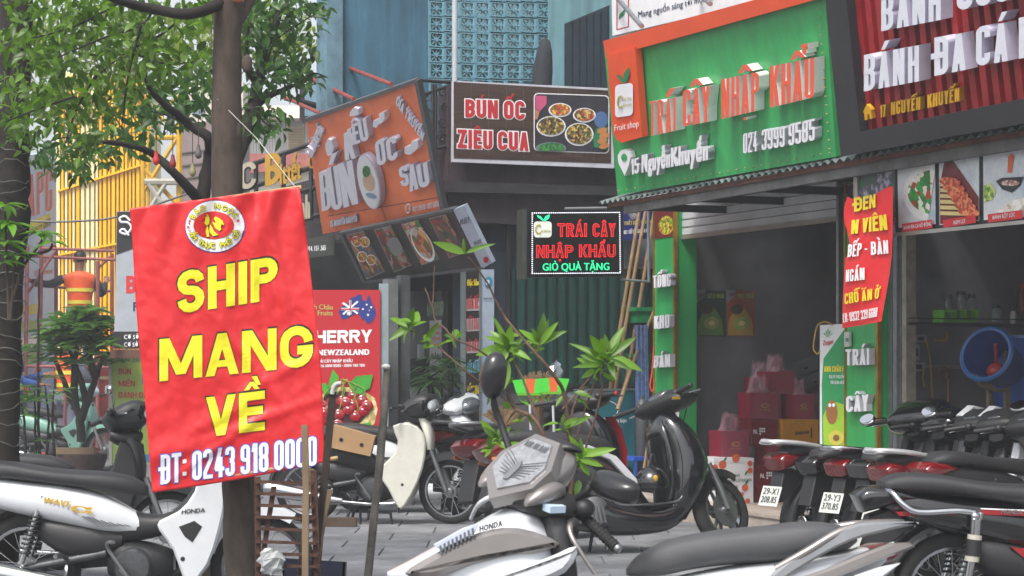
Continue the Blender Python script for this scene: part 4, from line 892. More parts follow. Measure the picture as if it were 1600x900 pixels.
smear('bowl', bs, [(x, min(y, 236)) for x, y in ellp(861, 232, 24, 10)], mat('glass bowl print', '6c7c80', .4), bo, .013); smear('herbs', bs, [(x, min(y, 236)) for x, y in ellp(862, 231, 20, 8)], FOOD[3], bo, .016)
smear('blue_bowl', bs, ellp(939, 187, 11, 13), mat('blue print', '4a6a9a', .5), bo, .012); smear('green_bowl', bs, [(928, 230), (927, 215), (932, 200), (950, 198), (950, 235)], MATS['leaf green'], bo, .014)
for k in range(4): smear('egg', bs, ellp(941+k % 2*3, 204+k*8, 8, 4.6, -.3), mat('tan print', 'b87848', .5), bo, .017+k*.001)
t = thing('white_pipe', 'white painted vertical pipe in front of the breeze blocks', 'pipe', bs(712, 124)); b = MB(); b.tube([bs(712, 127, -.02), bs(712, -120, -.02)], .026, 10); b.build('pipe', mat('pipe paint', 'a8b0b8', .5), t, 40)
# wrapped dark parasol on the balcony
t = thing('folded_parasol', 'dark folded parasol leaning on the balcony wall right of the breeze blocks', 'parasol', ray(848, 135, per(-1.9)))
pp_ = S(per(-1.9)); b = MB(); b.tube([pp_(846, 140), pp_(848, 110), pp_(851, 80), pp_(852, 64), pp_(853, 60)], [.10, .1, .075, .05, .015], 10); b.build('canopy', mat('dark cloth', '23282f', .9, bump=.5), t, 40)
b = MB(); b.tube([pp_(846, 150), pp_(853, 58)], .012); b.build('pole', DARKG, t)

# LED sign
E_L = -.25; ls = S(per(E_L))
led = thing('led_sign', 'black LED sign with glowing red letters and green GIỎ QUÀ TẶNG line', 'led sign', ls(823, 432))
b = MB(); b.slab(ls, [(820, 434), (975, 432), (973, 327), (820, 328)], .12, 0); b.build('case', mat('sign case', '15161a', .4), led)
b = MB(); b.slab(ls, [(817, 436), (823, 436), (823, 326), (817, 327)], .14, .012); b.build('side_rail', mat('dull olive metal', '3a3f3a', .5), led)
smear('face', ls, [(827, 431), (971, 430), (970, 330), (827, 331)], mat('led panel black', '0a0a0c', .35), led, .004)
EW = mat('lit white dot', 'f2f2ff', .5, emit=.9); ER = mat('lit red dot', 'f02226', .5, emit=.55); EG = mat('lit green dot', '28e898', .5, emit=.6)
bead(ls, [(831, 333), (967, 332)], 42, led, EW, .0042, 'led'); bead(ls, [(831, 427.5), (968, 426.5)], 42, led, EW, .0042, 'led')
bead(ls, [(831, 336), (831, 425)], 28, led, EW, .0042, 'led'); bead(ls, [(967.5, 335), (968.5, 424)], 28, led, EW, .0042, 'led')
smear('apple_mark', ls, rr(834, 346, 862, 371, 5, 0), mat('lit cream panel', 'cfd4c8', .5, emit=.25), led, .006)
smear('apple_leaf', ls, [(848, 345), (840, 339), (839, 336), (845, 338), (850, 344)], EG, led, .006); smear('apple_leaf', ls, [(849, 345), (852, 338), (859, 335), (858, 341), (853, 345)], EG, led, .007)
text(ls, 'C', (836, 366, 845, 366, 15, 15), mat('gold print lit', 'b8ac60', .5), led, bold=.02, lift=.008); text(ls, 'Anh Châu Fruits', (845, 363, 860, 363, 4, 4), MATS['gold print lit'], led, bold=.02, lift=.008)
DR = mat('dark red letter', '6a0f14', .5)
for w, q in (('TRÁI', (871, 370, 917, 370, 21, 21)), ('CÂY', (926, 370, 962, 370, 21, 21)), ('NHẬP', (838, 403, 896, 403, 20, 20)), ('KHẨU', (905, 402, 962, 402, 20, 20))):
    text(ls, w, q, ER, led, bold=.07, lift=.006); text(ls, w, q, DR, led, bold=.07, lift=.014, grow=-.055)
text(ls, 'GIỎ QUÀ TẶNG', (848, 423, 952, 422, 11.5, 11.5), EG, led, bold=.025, lift=.006)
b = MB(); b.tube([ls(885, 326, -.03), ls(950, 325, -.03)], .015); b.build('mounting_bar', STEEL, led)
b = MB(); b.tube([ls(972, 436, -.03), ls(990, 438, -.03), ls(1016, 440, -.03)], .012); b.tube([ls(1015, 330, -.03), ls(1016, 441, -.03)], .014); b.build('bracket', STEEL, led)
t = thing('security_camera', 'small grey bullet camera under the awning end above the LED sign', 'camera', ls(970, 333, .1))
cc = ls(969, 332, .2); b = MB(); b.lathe(cc, (.35, .3, -.5), [(-.07, .02), (-.06, .028), (.05, .03), (.055, .034), (.08, .034)][::-1], 14); b.build('body', mat('grey camera', '85858a', .4), t, 40)
b = MB(); b.tube([cc, cc+V((-.02, .06, .06))], .01); b.build('mount', DARKG, t)
# blue plumbing shop sign
nb = thing('blue_shop_sign', 'blue sign reading THIẾT BỊ VỆ SINH behind the bamboo poles', 'shop sign', ray(975, 375, per(-1.1))); ns = S(per(-1.1))
b = MB(); b.slab(ns, [(966, 376), (1026, 372), (1026, 326), (966, 328)], .06); b.build('panel', mat('blue sign sheet', '1d2a72', .45), nb)
text(ns, 'THIẾT BỊ VỆ SINH, NHÀ', (975, 352, 1024, 349, 6, 6), mat('pale yellow print', 'c9b95a', .5), nb, bold=.04); text(ns, 'ĐC: SỐ 13 NGUYỄN KHUYẾN', (975, 366, 1024, 362, 6, 6), LW, nb, bold=.04)
# bamboo poles
BAM = mat('old bamboo', '8f7350', .6, var=.25, scale=6)
def bamboo(label, p0, p1, r=.022, parent=None, sub=0):
    t = thing('bamboo_pole', label, 'bamboo pole', p0, 'bamboo poles by the lettered pillar'); b = MB(); L = (p1-p0).length; n = max(2, int(L/.22)); pts = []; rr_ = []
    side = V((random.uniform(-1, 1), 0, 0))*.02
    for i in range(n):
        for f, q in ((0, 1.18), (.06, 1.0), (.94, 1.0)):
            u = (i+f)/n; pts.append(p0+(p1-p0)*u+side*math.sin(u*3)); rr_.append(r*q*(1-.25*u))
    pts.append(p1); rr_.append(r*.75); b.tube(pts, rr_, 8); b.build('cane', BAM, t, 40); return t
for lab, q in (('bamboo pole leaning nearest the LED sign', ((935, 640), (999, 330))), ('middle bamboo pole of the three passing the LED sign corner', ((943, 640), (1009, 330))), ('bamboo pole crossing right of the LED sign corner', ((955, 640), (1022, 332)))):
    p0 = ray(q[0][0]-8, 690, per(-.9)); p1 = ray(q[1][0], q[1][1], per(-1.0 if 'nearest' in lab else -.95)); bamboo(lab, V((p0.x, p0.y, .05)), p1)
bamboo('short bamboo pole leaning low against the narrow green pillar', ray(965, 640, per(-.6)), ray(1024, 482, per(-.75)), .02)
for i, (a_, c_) in enumerate((((1005, 740), (1014, 676)), ((1012, 745), (1020, 672)))): bamboo(('left', 'right')[i]+' bamboo stub standing under the main black scooter handlebar', ray(a_[0], a_[1], per(-.3)), ray(c_[0], c_[1], per(-.35)), .014)
# clutter beside the pillar
t = thing('green_drawer_stack', 'green plastic drawer stack beside the narrow green pillar', 'drawer', ray(1005, 610, per(-.8))); cs_ = S(per(-.8)); GPL = mat('green plastic', '12804a', .45)
for y in (480, 552): b = MB(); b.slab(cs_, [(996, y+24), (1022, y+24), (1022, y), (997, y)], .25); b.slab(cs_, [(994, y+6), (1022, y+6), (1022, y), (995, y)], .26, .02); b.build('drawer', GPL, t)
b = MB(); b.slab(cs_, [(999, 552), (1022, 552), (1022, 504), (999, 504)], .2, -.03); b.build('frame', DARKG, t)
t = thing('plastic_roll', 'rolled clear blue plastic sheet beside the narrow green pillar', 'roll', ray(1003, 690, per(-.75))); 
for k, x in enumerate((997, 1003, 1009)): b = MB(); b.tube([ray(x+2, 690, per(-.7)), ray(x, 600, per(-.7)), ray(x-1, 508, per(-.7))], [.03, .028, .022], 8); b.build('sheet', mat('blue plastic wrap', '5a74a8', .2, var=.4, scale=20, coat=1), t, 40)
t = thing('orange_hose', 'orange cable loop hanging on the edge of the narrow green pillar', 'cable', ray(1020, 620, per(.1))); b = MB(); b.tube(cm3([ray(x, y, per(.02)) for x, y in ((1022, 540), (1019, 580), (1016, 602), (1019, 612), (1022, 605), (1022, 590))]), .008, 6); b.build('wire', mat('orange cable', 'd8502a', .5), t, 60)
t = thing('teal_board', 'teal board with white line drawing behind the black and red scooter', 'sign board', ray(960, 700, per(-.75))); tsf = S(per(-.75)); TEAL = mat('teal sign', '14646e', .5)
b = MB(); b.slab(tsf, [(901, 735), (992, 735), (991, 608), (901, 610)], .03); b.build('panel', TEAL, t)
b = MB(); b.slab(tsf, [(899, 735), (902, 735), (902, 608), (899, 608)], .04, .01); b.slab(tsf, [(899, 611), (993, 610), (993, 607), (899, 608)], .04, .012); b.build('frame', mat('silver frame', '8a9496', .4, .5), t)
text(tsf, 'sách của bạn', (945, 660, 979, 660, 6, 6), LW, t, bold=.02); b = MB(); b.tube([tsf(946+20*math.cos(k*.5), 640+14*math.sin(k*.5), .005) for k in range(13)], .004, 5); b.build('line_drawing', LW, t)
for w, x in (('Á', 966), ): text(tsf, w, (966, 676, 972, 676, 7, 7), LW, t, bold=.02)
t = thing('grey_gas_cylinder', 'grey gas cylinder standing right of the teal board', 'cylinder', ray(1002, 720, per(-.6))); b = MB(); b.lathe(ray(1003, 720, per(-.62)), (0, 0, 1), [(0, .055), (.01, .06), (.48, .06), (.55, .045), (.57, .02), (.6, .02)], 16); b.build('body', mat('grey cylinder', '4a4c50', .5), t, 40)
t = thing('blue_plastic_stool', 'blue plastic stool behind the main black scooter', 'stool', ray(1008, 740, per(-.5))); ssf = S(per(-.45)); b = MB(); b.slab(ssf, [(990, 720), (1020, 720), (1020, 714), (992, 714)], .25); b.build('seat', mat('bright blue plastic', '2a4fb0', .4), t)
for x in (992, 1015):
    for dd in (0, -.2): b = MB(); b.slab(ssf, [(x, 752), (x+4, 752), (x+3, 720), (x+1, 720)], .03, dd); b.build('leg', MATS['bright blue plastic'], t)
t = thing('flag_banner', 'purple board with small stars and stripes flag at the foot of the narrow green pillar', 'sign board', ray(1040, 720, fac(.3))); fs_ = S(fac(.16))
b = MB(); b.slab(fs_, [(1021, 755), (1050, 752), (1050, 685), (1021, 688)], .01, .01); b.build('panel', mat('purple print', '7a3a8c', .5), t)
for k in range(6): smear('stripe', fs_, [(1023, 711-k*2.4), (1034, 710-k*2.4), (1034, 709-k*2.4), (1023, 710-k*2.4)], LW if k % 2 else RP, t, .014)
smear('canton', fs_, [(1023, 704), (1029, 704), (1029, 697), (1023, 697)], mat('navy print', '1c2a50'), t, .017); smear('leaf_mark', fs_, ellp(1031, 748, 6, 6), MATS['bright green print'], t, .014)
t = thing('white_box', 'white box with Á mark standing against the foot of the narrow green pillar', 'box', ray(1035, 655, fac(.3))); b = MB(); b.slab(fs_, [(1019, 660), (1045, 658), (1045, 615), (1019, 617)], .1, .12); b.build('carton', WHITE, t); text(fs_, 'VẢI', (1024, 635, 1040, 633, 10, 10), mat('grey print', '5a6468'), t, lift=.125)

# brooms
BRG = mat('lime broom bristle', '4ac83a', .5); BRO = mat('orange broom bristle', 'd8602a', .5); STR = mat('straw', '7d6648', .9, var=.35, scale=30, bump=.5)
def broom(px, py, lab):
    Y = 16.6; t = thing('plastic_broom', lab, 'broom', P(px, 760, Y), 'lime green brooms standing upside down')
    for k in range(13):
        f = (k-6)/6; m_ = BRO if abs(k-6.5) < 2 else BRG
        a = P(px+f*18, py+20, Y); c = P(px+f*24, py+(-2+2*abs(f)), Y); b = MB(); b.hexa([a+V((-.011, -.03, 0)), a+V((.011, -.03, 0)), a+V((.011, .03, 0)), a+V((-.011, .03, 0))], [c+V((-.013, -.035, 0)), c+V((.0125, -.035, 0)), c+V((.0125, .035, 0)), c+V((-.013, .035, 0))]); b.build('bristle_tuft', m_, t)
    b = MB(); b.hexa([P(px-19, py+24, Y-.03), P(px+19, py+24, Y-.03), P(px+19, py+24, Y+.03), P(px-19, py+24, Y+.03)], [P(px-19, py+19.5, Y-.03), P(px+19, py+19.5, Y-.03), P(px+19, py+19.5, Y+.03), P(px-19, py+19.5, Y+.03)]); b.build('head', GLID, t)
    b = MB()
    for s_ in (-1, -.5, .5, 1): b.tube(cm3([P(px+s_*17, py+23, Y), P(px+s_*13, py+32, Y), P(px+1, py+40, Y)]), .006, 5)
    b.build('head_ribs', GLID, t, 60); b = MB(); b.tube([P(px+1, py+38, Y), P(px+6, 765, Y)], .011); b.build('handle', mat('white broom handle', 'b8bcc0', .4), t, 60)
broom(827, 594, 'left lime and orange broom standing upside down behind the sapling'); broom(863, 592, 'right lime and orange broom standing upside down behind the sapling')
def straw(cx, cy_, w, h, lab, rot=0):
    Y = 16.9; t = thing('straw_broom', lab, 'broom', P(cx, 760, Y)); b = MB(); r = random.Random(int(cx))
    for k in range(70):
        g = math.radians(r.uniform(-58, 58))+rot; L = r.uniform(.85, 1.05); a = P(cx, cy_, Y+r.uniform(-.02, .02)); e = P(cx+math.sin(g)*w*L, cy_-math.cos(g)*h*L, Y+r.uniform(-.03, .03)); b.tube([a, e], [.004, .010], 4)
    b.build('straw_fan', STR, t); b = MB(); b.tube([P(cx, cy_-6, Y-.02), P(cx-1, cy_+16, Y), P(cx-2, cy_+50, Y)], [.05, .03, .02], 8); b.build('handle', mat('broom handle wood', '6b4f36', .8), t, 40)
straw(843, 632, 42, 52, 'straw broom fanned out between the two lime brooms'); straw(786, 668, 40, 32, 'low straw broom left of the lime brooms', .1)
t = thing('plastic_bag', 'crumpled grey plastic bag hanging above the right lime broom', 'bag', P(868, 590, 16.9)); b = MB(); r = random.Random(2); b.ell(P(868, 582, 17), (.06, .05, .09), n=9, m=7)
b.v = [v+V((r.uniform(-.02, .02), r.uniform(-.02, .02), r.uniform(-.02, .02))) for v in b.v]; b.build('bag', mat('grey film', '6e7a80', .15, alpha=.6, coat=1), t)

# ------------------------------------------------------------------ street front of the corner house: orange sign, light box
tc = sd_of(ray(700, HZ, per(-1.15)))[1]
ob_ = ray(505, 365, fac(tc+.25)); A, B = ob_, ray(690, 327, fac(tc+.25)); C = ray(478, 190, fac(tc+.85))
op = plane3(A, B, C); osf = S(op)
og = thing('orange_noodle_sign', 'orange leaning sign with chunky white noodle shop letters and round bowl picture', 'shop sign', A)
b = MB(); b.slab(osf, [(504, 366), (690, 328), (648, 127), (478, 189)], .05); b.build('panel', mat('orange painted sheet', 'ec7844', .45, var=.15, scale=2), og)
b = MB(); b.slab(osf, [(476, 192), (650, 129), (648, 124), (474, 186)], .05, .03); b.slab(osf, [(688, 330), (694, 329), (652, 126), (647, 127)], .05, .028); b.build('frame', mat('grey sign frame', '606266', .5, .3), og)
smear('seam_line', osf, [(512, 338), (686, 309), (686, 308), (512, 337)], BLACKP, og, .004); smear('seam_line', osf, [(566, 229), (567, 229), (605, 350), (604, 350)], mat('sheet seam', 'b04a28', .5), og, .004)
for w, q, sl, bd in (('B', (503, 330, 518, 327, 60, 62), -5, .10), ('Ú', (519, 330, 536, 325, 66, 67), -9, .10), ('N', (537, 325, 560, 318, 68, 68), -10, .10), ('R', (539, 251, 556, 247, 42, 42), -2, .1), ('I', (545, 228, 551, 226, 25, 25), -3, .1), ('Ê', (553, 226, 563, 223, 32, 32), -4, .1), ('U', (564, 223, 577, 218, 34, 34), -6, .1),
                 ('O', (590, 260, 604, 255, 38, 40), -5, .09), ('C', (606, 253, 622, 248, 36, 36), -4, .09), ('S', (627, 292, 640, 290, 30, 32), -5, .1), ('A', (640, 300, 654, 295, 40, 40), -4, .09), ('U', (655, 295, 672, 290, 36, 36), -5, .1)):
    text(osf, w, q, WL, og, ext=.06, bold=bd+.06, side=WLS, letters=True, slant=sl)
for q in ([(546, 182), (547, 175), (553, 168), (560, 170), (560, 180)], [(509, 236), (508, 226), (512, 217), (518, 219), (521, 231), (518, 242), (512, 244)], [(582, 198), (583, 189), (593, 185), (592, 178), (600, 175), (601, 185), (597, 192), (590, 194), (588, 200)],
          [(632, 240), (632, 230), (641, 228), (643, 221), (652, 220), (654, 230), (648, 236), (640, 242)]):
    b = MB(); b.slab(osf, q, .055, .055); b.build('accent_mark', WL, og)
b = MB(); b.m = 0; b.slab(osf, ellp(576, 284, 16, 44, -.22, 28), .06, .07); b.build('bowl_disc', WLS, og, 30)
smear('bowl_picture', osf, ellp(575, 284, 15, 42, -.22, 28), mat('white print', 'dedee0'), og, .073); smear('herbs', osf, ellp(572, 268, 6, 9, 0), FOOD[3], og, .079); smear('soup', osf, ellp(576, 284, 9, 15, -.2), mat('pale peach print', 'c8a890', .5), og, .076); smear('rim_line', osf, ellp(580, 306, 9, 4, .3), mat('blue line print', '7a94b0', .5), og, .078)
text(osf, 'GIA TRUYỀN', (618, 163, 660, 221, 14, 12), WL, og, ext=.03, bold=.05, side=WLS, lift=.004, slant=3)
text(osf, 'HÀ NỘI PHỐ', (487, 247, 505, 205, 9, 9), WL, og, ext=.03, bold=.06, side=WLS, lift=.004, slant=-8)
text(osf, '15 NGUYỄN KHUYẾN', (516, 355, 558, 346, 9, 9), WL, og, ext=.02, bold=.06, side=WLS); text(osf, '0921 296 816 - 0927 568 886', (645, 331, 689, 322, 8, 9), WL, og, bold=.06)
b = MB(); R = []
for k in range(13): g = 2*math.pi*k/12; R.append(osf(639+3.6*math.cos(g), 325+7*math.sin(g), .01))
b.tube(R, .006, 5); b.build('phone_mark', LW, og); text(osf, 'c', (637, 327, 641, 326, 4, 4), LW, og, bold=.05)
RB = mat('red stay rod', '8a3a34', .6, var=.3)
for i, (a_, c_) in enumerate((((612, 132), (535, 102)), ((553, 155), (489, 124)), ((500, 177), (445, 152)))):
    t = thing('sign_stay', ('right', 'middle', 'left')[i]+' red stay rod holding the orange sign to the blue house', 'rod', osf(*a_)); p1 = ray(c_[0], c_[1], fac(tc+.35)); b = MB(); b.tube([osf(*a_), p1], .02); b.build('rod', RB, t); b = MB(); b.tube([p1, p1-N*1.2-Z*.25], .035); b.build('anchor', BLACKP, t)
# food picture light box below
A, B = ray(566, 440, fac(tc+.10)), ray(760, 370+4, fac(tc+.10)); C = ray(531, 366, fac(tc+.40))
lp_ = plane3(A, B, C); lsf = S(lp_)
lb = thing('food_picture_box', 'leaning dark light box with four food pictures under the orange sign', 'light box', A)
b = MB(); b.slab(lsf, [(569, 443), (754, 420), (709, 328), (531, 366)], .04); b.build('case', mat('dark brown board', '2b2524', .5, var=.3, scale=3), lb)
b = MB()
for q in ([(567, 444), (755, 421), (754, 417), (566, 440)], [(530, 368), (709, 330), (708, 326), (529, 364)], [(529, 364), (533, 366), (571, 441), (567, 444)]): b.slab(lsf, q, .05, .006)
b.build('frame', mat('grey sign frame'), lb)
fo = [ramp_mat('four bowl print', ['8a5a34', '3c4a3a', '6a2c2a', '4c5a6a', 'a88a5a'], scale=14), ramp_mat('soup print', ['6a2c26', '8a8278', '3a5a34', '4a3430', '9a5a3a'], scale=14), ramp_mat('noodle print', ['b8642c', '3c6a34', 'a8a094', '8a3a24', 'd09a5a'], scale=12), ramp_mat('grill print', ['5a3a4a', '7a3a2c', '3a4a34', '30283c', '946a4c'], scale=14)]
sl = .44
for i in range(4):
    x0 = 541+i*42.3+.6*i; y0 = 367-i*8.6; q = [(x0, y0), (x0+27, y0-6.5), (x0+61-i*.7, y0+57-i*1.2), (x0+32, y0+70-i*2.5)]
    smear('picture_edge', lsf, [(x-(0), y) for x, y in q], mat('silver line', '8a8684', .5), lb, .004)
    cx = sum(p[0] for p in q)/4; cy2 = sum(p[1] for p in q)/4; smear('picture', lsf, [(cx+(x-cx)*.94, cy2+(y-cy2)*.96) for x, y in q], fo[i], lb, .008)
    if i == 0:
        for dx, dy in ((-14, -20), (-1, -19), (-5, 4), (9, 9)): smear('bowl', lsf, ellp(cx+dx, cy2+dy, 8, 8.5, -.5), LW, lb, .011); smear('soup', lsf, ellp(cx+dx, cy2+dy, 6.8, 7.3, -.5), FOOD[0], lb, .014)
    if i == 2: smear('bowl', lsf, ellp(cx+4, cy2+4, 14, 30, -.5), LW, lb, .011); smear('soup', lsf, ellp(cx+3, cy2+2, 12, 27, -.5), fo[2], lb, .014)
    if i == 1: smear('bowl', lsf, ellp(cx+4, cy2-2, 10, 16, -.5), mat('dull white print'), lb, .011)
    text(lsf, ('Bún ốc', 'Bún riêu', 'Ốc', 'Bún bò - giò')[i], (x0+4, y0+10, x0+24, y0+5, 6, 6), PR, lb, bold=.1, lift=.016)
es = lsf
eside = [lsf(709, 328), lsf(754, 420)]
ep = mat('light box end panel', 'a9b4c6', .4)
b = MB(); b.slab(lsf, [(708, 328), (725, 321), (769, 411), (753, 420)], .04, .004); b.build('end_panel', ep, lb)
text(lsf, 'RE!', (719, 352, 733, 347, 9, 9), mat('grey print', '5a6468'), lb, bold=.04, lift=.008); text(lsf, '11:20', (740, 384, 752, 379, 6, 6), MATS['grey print'], lb, bold=.04, lift=.008); smear('logo', lsf, ellp(759, 406, 4, 5), MATS['red print'], lb, .008)
# hanging lamp
t = thing('hanging_lamp', 'dented tin dome lamp shade hanging in front of the orange sign', 'lamp', P(601, 352, 20)); c = P(601, 354, 20.0)
b = MB(); b.lathe(c, (0, 0, 1), [(0, .125), (.015, .13), (.05, .115), (.09, .075), (.11, .045), (.15, .04), (.18, .03), (.19, .008)], 28, cap=False); b.build('shade', mat('dented tin', '9a958c', .35, .8, var=.3, bump=.4, scale=12), t, 50); b = MB(); b.tube([c+Z*.18, P(600, 300, 20.05)], .006); b.build('cord', BLACKP, t)
b = MB(); b.tube([P(592, 295, 20.05), P(740, 297, 20.2)], .012); b.build('hanging_bar', DARKG, t)
# railing curls on the balcony corner
t = thing('iron_railing', 'black wrought iron balcony railing with scrolls between orange sign and noodle banner', 'railing', ray(680, 240, fac(tc-.1))); IR = mat('black iron', '17191c', .6, var=.3)
isf = S(per(-1.2))
for q in (((650, 125), (709, 129)), ((655, 238), (708, 226)), ((676, 132), (676, 245)), ((681, 132), (681, 245)), ((704, 130), (704, 240)), ((655, 150), (704, 133))):
    b = MB(); b.tube([isf(*q[0]), isf(*q[1])], .016, 6); b.build('bar', IR, t)
for cx, cy2, rr0, sg2 in ((665, 150, 9, 1), (692, 145, 8, -1), (666, 178, 9, -1), (692, 190, 10, 1), (667, 205, 8, 1), (694, 165, 7, 1), (690, 215, 8, -1)):
    b = MB(); b.tube([isf(cx+rr0*(1-k/22)*math.cos(sg2*k*.42), cy2+rr0*(1-k/22)*math.sin(sg2*k*.42)) for k in range(20)], .009, 5); b.build('scroll', IR, t, 60)
# front wall strips of the corner house behind the signs
FWl = lambda s: None
s5 = sd_of(ray(440, HZ, fac(tc-.1)))[0]; s6 = sd_of(ray(706, HZ, fac(tc-.1)))[0]
b = MB(); b.fbox(s5-1, s6, tc-.25, tc-.12, 2.6, 3.4); b.build('front_beam', PURP, bl)
# dark ground floor room
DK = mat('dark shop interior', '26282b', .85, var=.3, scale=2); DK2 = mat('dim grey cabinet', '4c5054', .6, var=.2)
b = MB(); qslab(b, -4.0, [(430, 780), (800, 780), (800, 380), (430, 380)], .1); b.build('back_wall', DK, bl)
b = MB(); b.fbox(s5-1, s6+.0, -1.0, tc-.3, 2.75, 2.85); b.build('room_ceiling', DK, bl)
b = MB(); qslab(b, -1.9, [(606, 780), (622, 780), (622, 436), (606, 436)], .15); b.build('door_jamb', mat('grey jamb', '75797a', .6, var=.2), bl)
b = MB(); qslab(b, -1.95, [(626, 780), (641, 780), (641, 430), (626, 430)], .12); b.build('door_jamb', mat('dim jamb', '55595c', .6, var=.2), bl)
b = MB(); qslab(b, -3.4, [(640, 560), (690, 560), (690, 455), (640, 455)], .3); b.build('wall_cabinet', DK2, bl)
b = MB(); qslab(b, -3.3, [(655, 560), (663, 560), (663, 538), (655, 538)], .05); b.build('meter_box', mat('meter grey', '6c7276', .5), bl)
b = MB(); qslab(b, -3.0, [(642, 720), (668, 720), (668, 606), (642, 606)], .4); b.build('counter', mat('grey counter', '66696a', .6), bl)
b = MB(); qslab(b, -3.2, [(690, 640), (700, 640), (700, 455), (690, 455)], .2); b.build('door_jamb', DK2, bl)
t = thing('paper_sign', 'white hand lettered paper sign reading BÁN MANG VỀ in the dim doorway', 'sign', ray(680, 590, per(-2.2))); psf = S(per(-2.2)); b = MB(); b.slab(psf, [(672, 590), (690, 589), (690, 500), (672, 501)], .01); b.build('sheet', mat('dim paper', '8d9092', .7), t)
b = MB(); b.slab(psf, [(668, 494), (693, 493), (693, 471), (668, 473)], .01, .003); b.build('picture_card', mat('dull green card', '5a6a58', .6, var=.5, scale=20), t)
for w, y in (('BÁN', 561), ('MANG VỀ', 580)): text(psf, w, (674, y, 688, y, 9 if w == 'BÁN' else 7, 9 if w == 'BÁN' else 7), BLACKP, t, bold=.03)
for y in (512, 521, 530, 540): text(psf, 'bún ốc - bún riêu', (674, y, 688, y, 4, 4), RP, t, bold=.02)
t = thing('narrow_light_box', 'narrow dark menu board reading Đặc Sản Bún Ốc with pale blue side', 'light box', ray(740, 720, per(-1.25))); nsf = S(per(-1.25))
b = MB(); b.slab(nsf, [(727, 735), (751, 735), (750, 421), (727, 423)], .1); b.build('board', mat('dark brown board'), t); b = MB(); b.slab(nsf, [(751.5, 735), (772, 735), (772, 421), (751.5, 421)], .1, -.006); b.build('side_panel', mat('pale blue panel', 'a3b0c4', .4), t)
b = MB(); b.slab(nsf, [(725.5, 735), (728, 735), (728, 421), (725.5, 421)], .1, .01); b.slab(nsf, [(749, 735), (752, 735), (752, 421), (749, 421)], .1, .01); b.build('frame', mat('silver frame'), t)
for w, y, h, mm_ in (('Đặc Sản', 447, 10, YP), ('BÚN ỐC', 483, 16, PR), ('ZIÊU CUA', 515, 17, PR), ('BÒ RIÊU', 549, 15, PR), ('BÚN MIẾN', 583, 16, mat('light blue print', '6ab0c8', .5)), ('BÁNH ĐA', 618, 15, YP)):
    q = (730, y, 748, y-1, h, h)
    if mm_ is PR: smear('label_strip', nsf, [(729, y+3), (749, y+2), (749, y-h-1), (729, y-h)], mat('pale label', 'b8aeb0', .5), t, .005)
    text(nsf, w, q, mm_, t, bold=.05, lift=.009)
for y in (440, 564): smear('drop_logo', nsf, ellp(763, y, 6, 8, .3), mat('cyan print', '2a8ab0', .5), t, .004); smear('drop_hole', nsf, ellp(762, y+1, 3, 4, .3), LW, t, .006)
for y in (468, 587): text(nsf, 'HONG MEN', (755, y, 769, y, 3, 3), DARKG, t, bold=.02)
# cherry banner
chp = yp(18.9); ch = S(chp)
cb = thing('cherry_banner', 'red standing banner with CHERRY lettering Australian flag map and cherry basket', 'banner', P(545, 795, 18.9))
CRD = mat('cherry banner red', 'b01824', .45, var=.06, scale=2)
b = MB(); b.slab(ch, [(470, 692), (594, 691), (594, 453), (470, 453)], .02); b.build('panel', CRD, cb)
b = MB(); b.slab(ch, [(470, 730), (594, 728), (594, 691.5), (470, 692.5)], .02, .001); b.build('lower_panel', mat('pale banner foot', 'a8b0ae', .5), cb)
b = MB(); b.slab(ch, [(592, 795), (607, 795), (607, 443), (592, 443)], .04, -.03); b.build('frame_post', mat('grey frame post', '8a979c', .5, .2), cb)
AUS = [(529, 487), (533, 480), (543, 474), (548, 466), (556, 463), (560, 460), (565, 461), (566, 468), (572, 471), (575, 460), (578, 464), (581, 473), (586, 482), (588, 490), (585, 498), (581, 503), (576, 506), (572, 504), (570, 499), (566, 501), (563, 493), (556, 490), (548, 494), (540, 499), (535, 499), (532, 494)]
smear('australia_map', ch, AUS, mat('flag blue print', '22307c', .5), cb, .004)
for q in ([(533, 485), (561, 485), (561, 481), (533, 481)], [(545.5, 492), (549, 492), (549, 469), (545.5, 469)], [(534, 474), (537, 472), (560, 489), (558, 491)], [(560, 472), (558, 470), (535, 490), (537, 492)]): smear('flag_white', ch, q, LW, cb, .006+random.random()*.002)
for q in ([(533, 484), (561, 484), (561, 482), (533, 482)], [(546.5, 492), (548, 492), (548, 469), (546.5, 469)]): smear('flag_red', ch, q, RP, cb, .010)
def star(cx, cy_, r, n=7): return [(cx+(r if k % 2 == 0 else r*.45)*math.sin(math.pi*k/n), cy_-(r if k % 2 == 0 else r*.45)*math.cos(math.pi*k/n)) for k in range(2*n)]
for x, y, r in ((545, 490, 4), (573, 476, 2.2), (567, 483, 2.2), (580, 480, 2.2), (575, 492, 2.4), (577, 485, 1.3)): smear('star', ch, star(x, y, r), LW, cb, .012)
text(ch, 'Anh Châu', (478, 483, 520, 484, 8, 8), MATS['pale gold print'], cb, bold=.03); text(ch, 'Fresh Fruits', (470, 493, 520, 493, 8, 8), MATS['pale gold print'], cb, bold=.03)
text(ch, 'CHERRY', (474, 537, 581, 535, 20, 20), LW, cb, bold=.10); text(ch, 'NEWZEALAND', (497, 556, 577, 555, 10, 10), LW, cb, bold=.09); text(ch, 'TRÁI CÂY NHẬP KHẨU', (493, 567, 551, 566, 5, 5), LW, cb, bold=.04); text(ch, '024 3999 9585 - 0989 780 789', (497, 574, 570, 573, 4.5, 4.5), LW, cb, bold=.04)
LG = mat('leaf print green', '3f9c2c', .5, var=.2); BK = ramp_mat('basket weave print', ['c8b878', 'a89458', 'd8cc98'], scale=30)
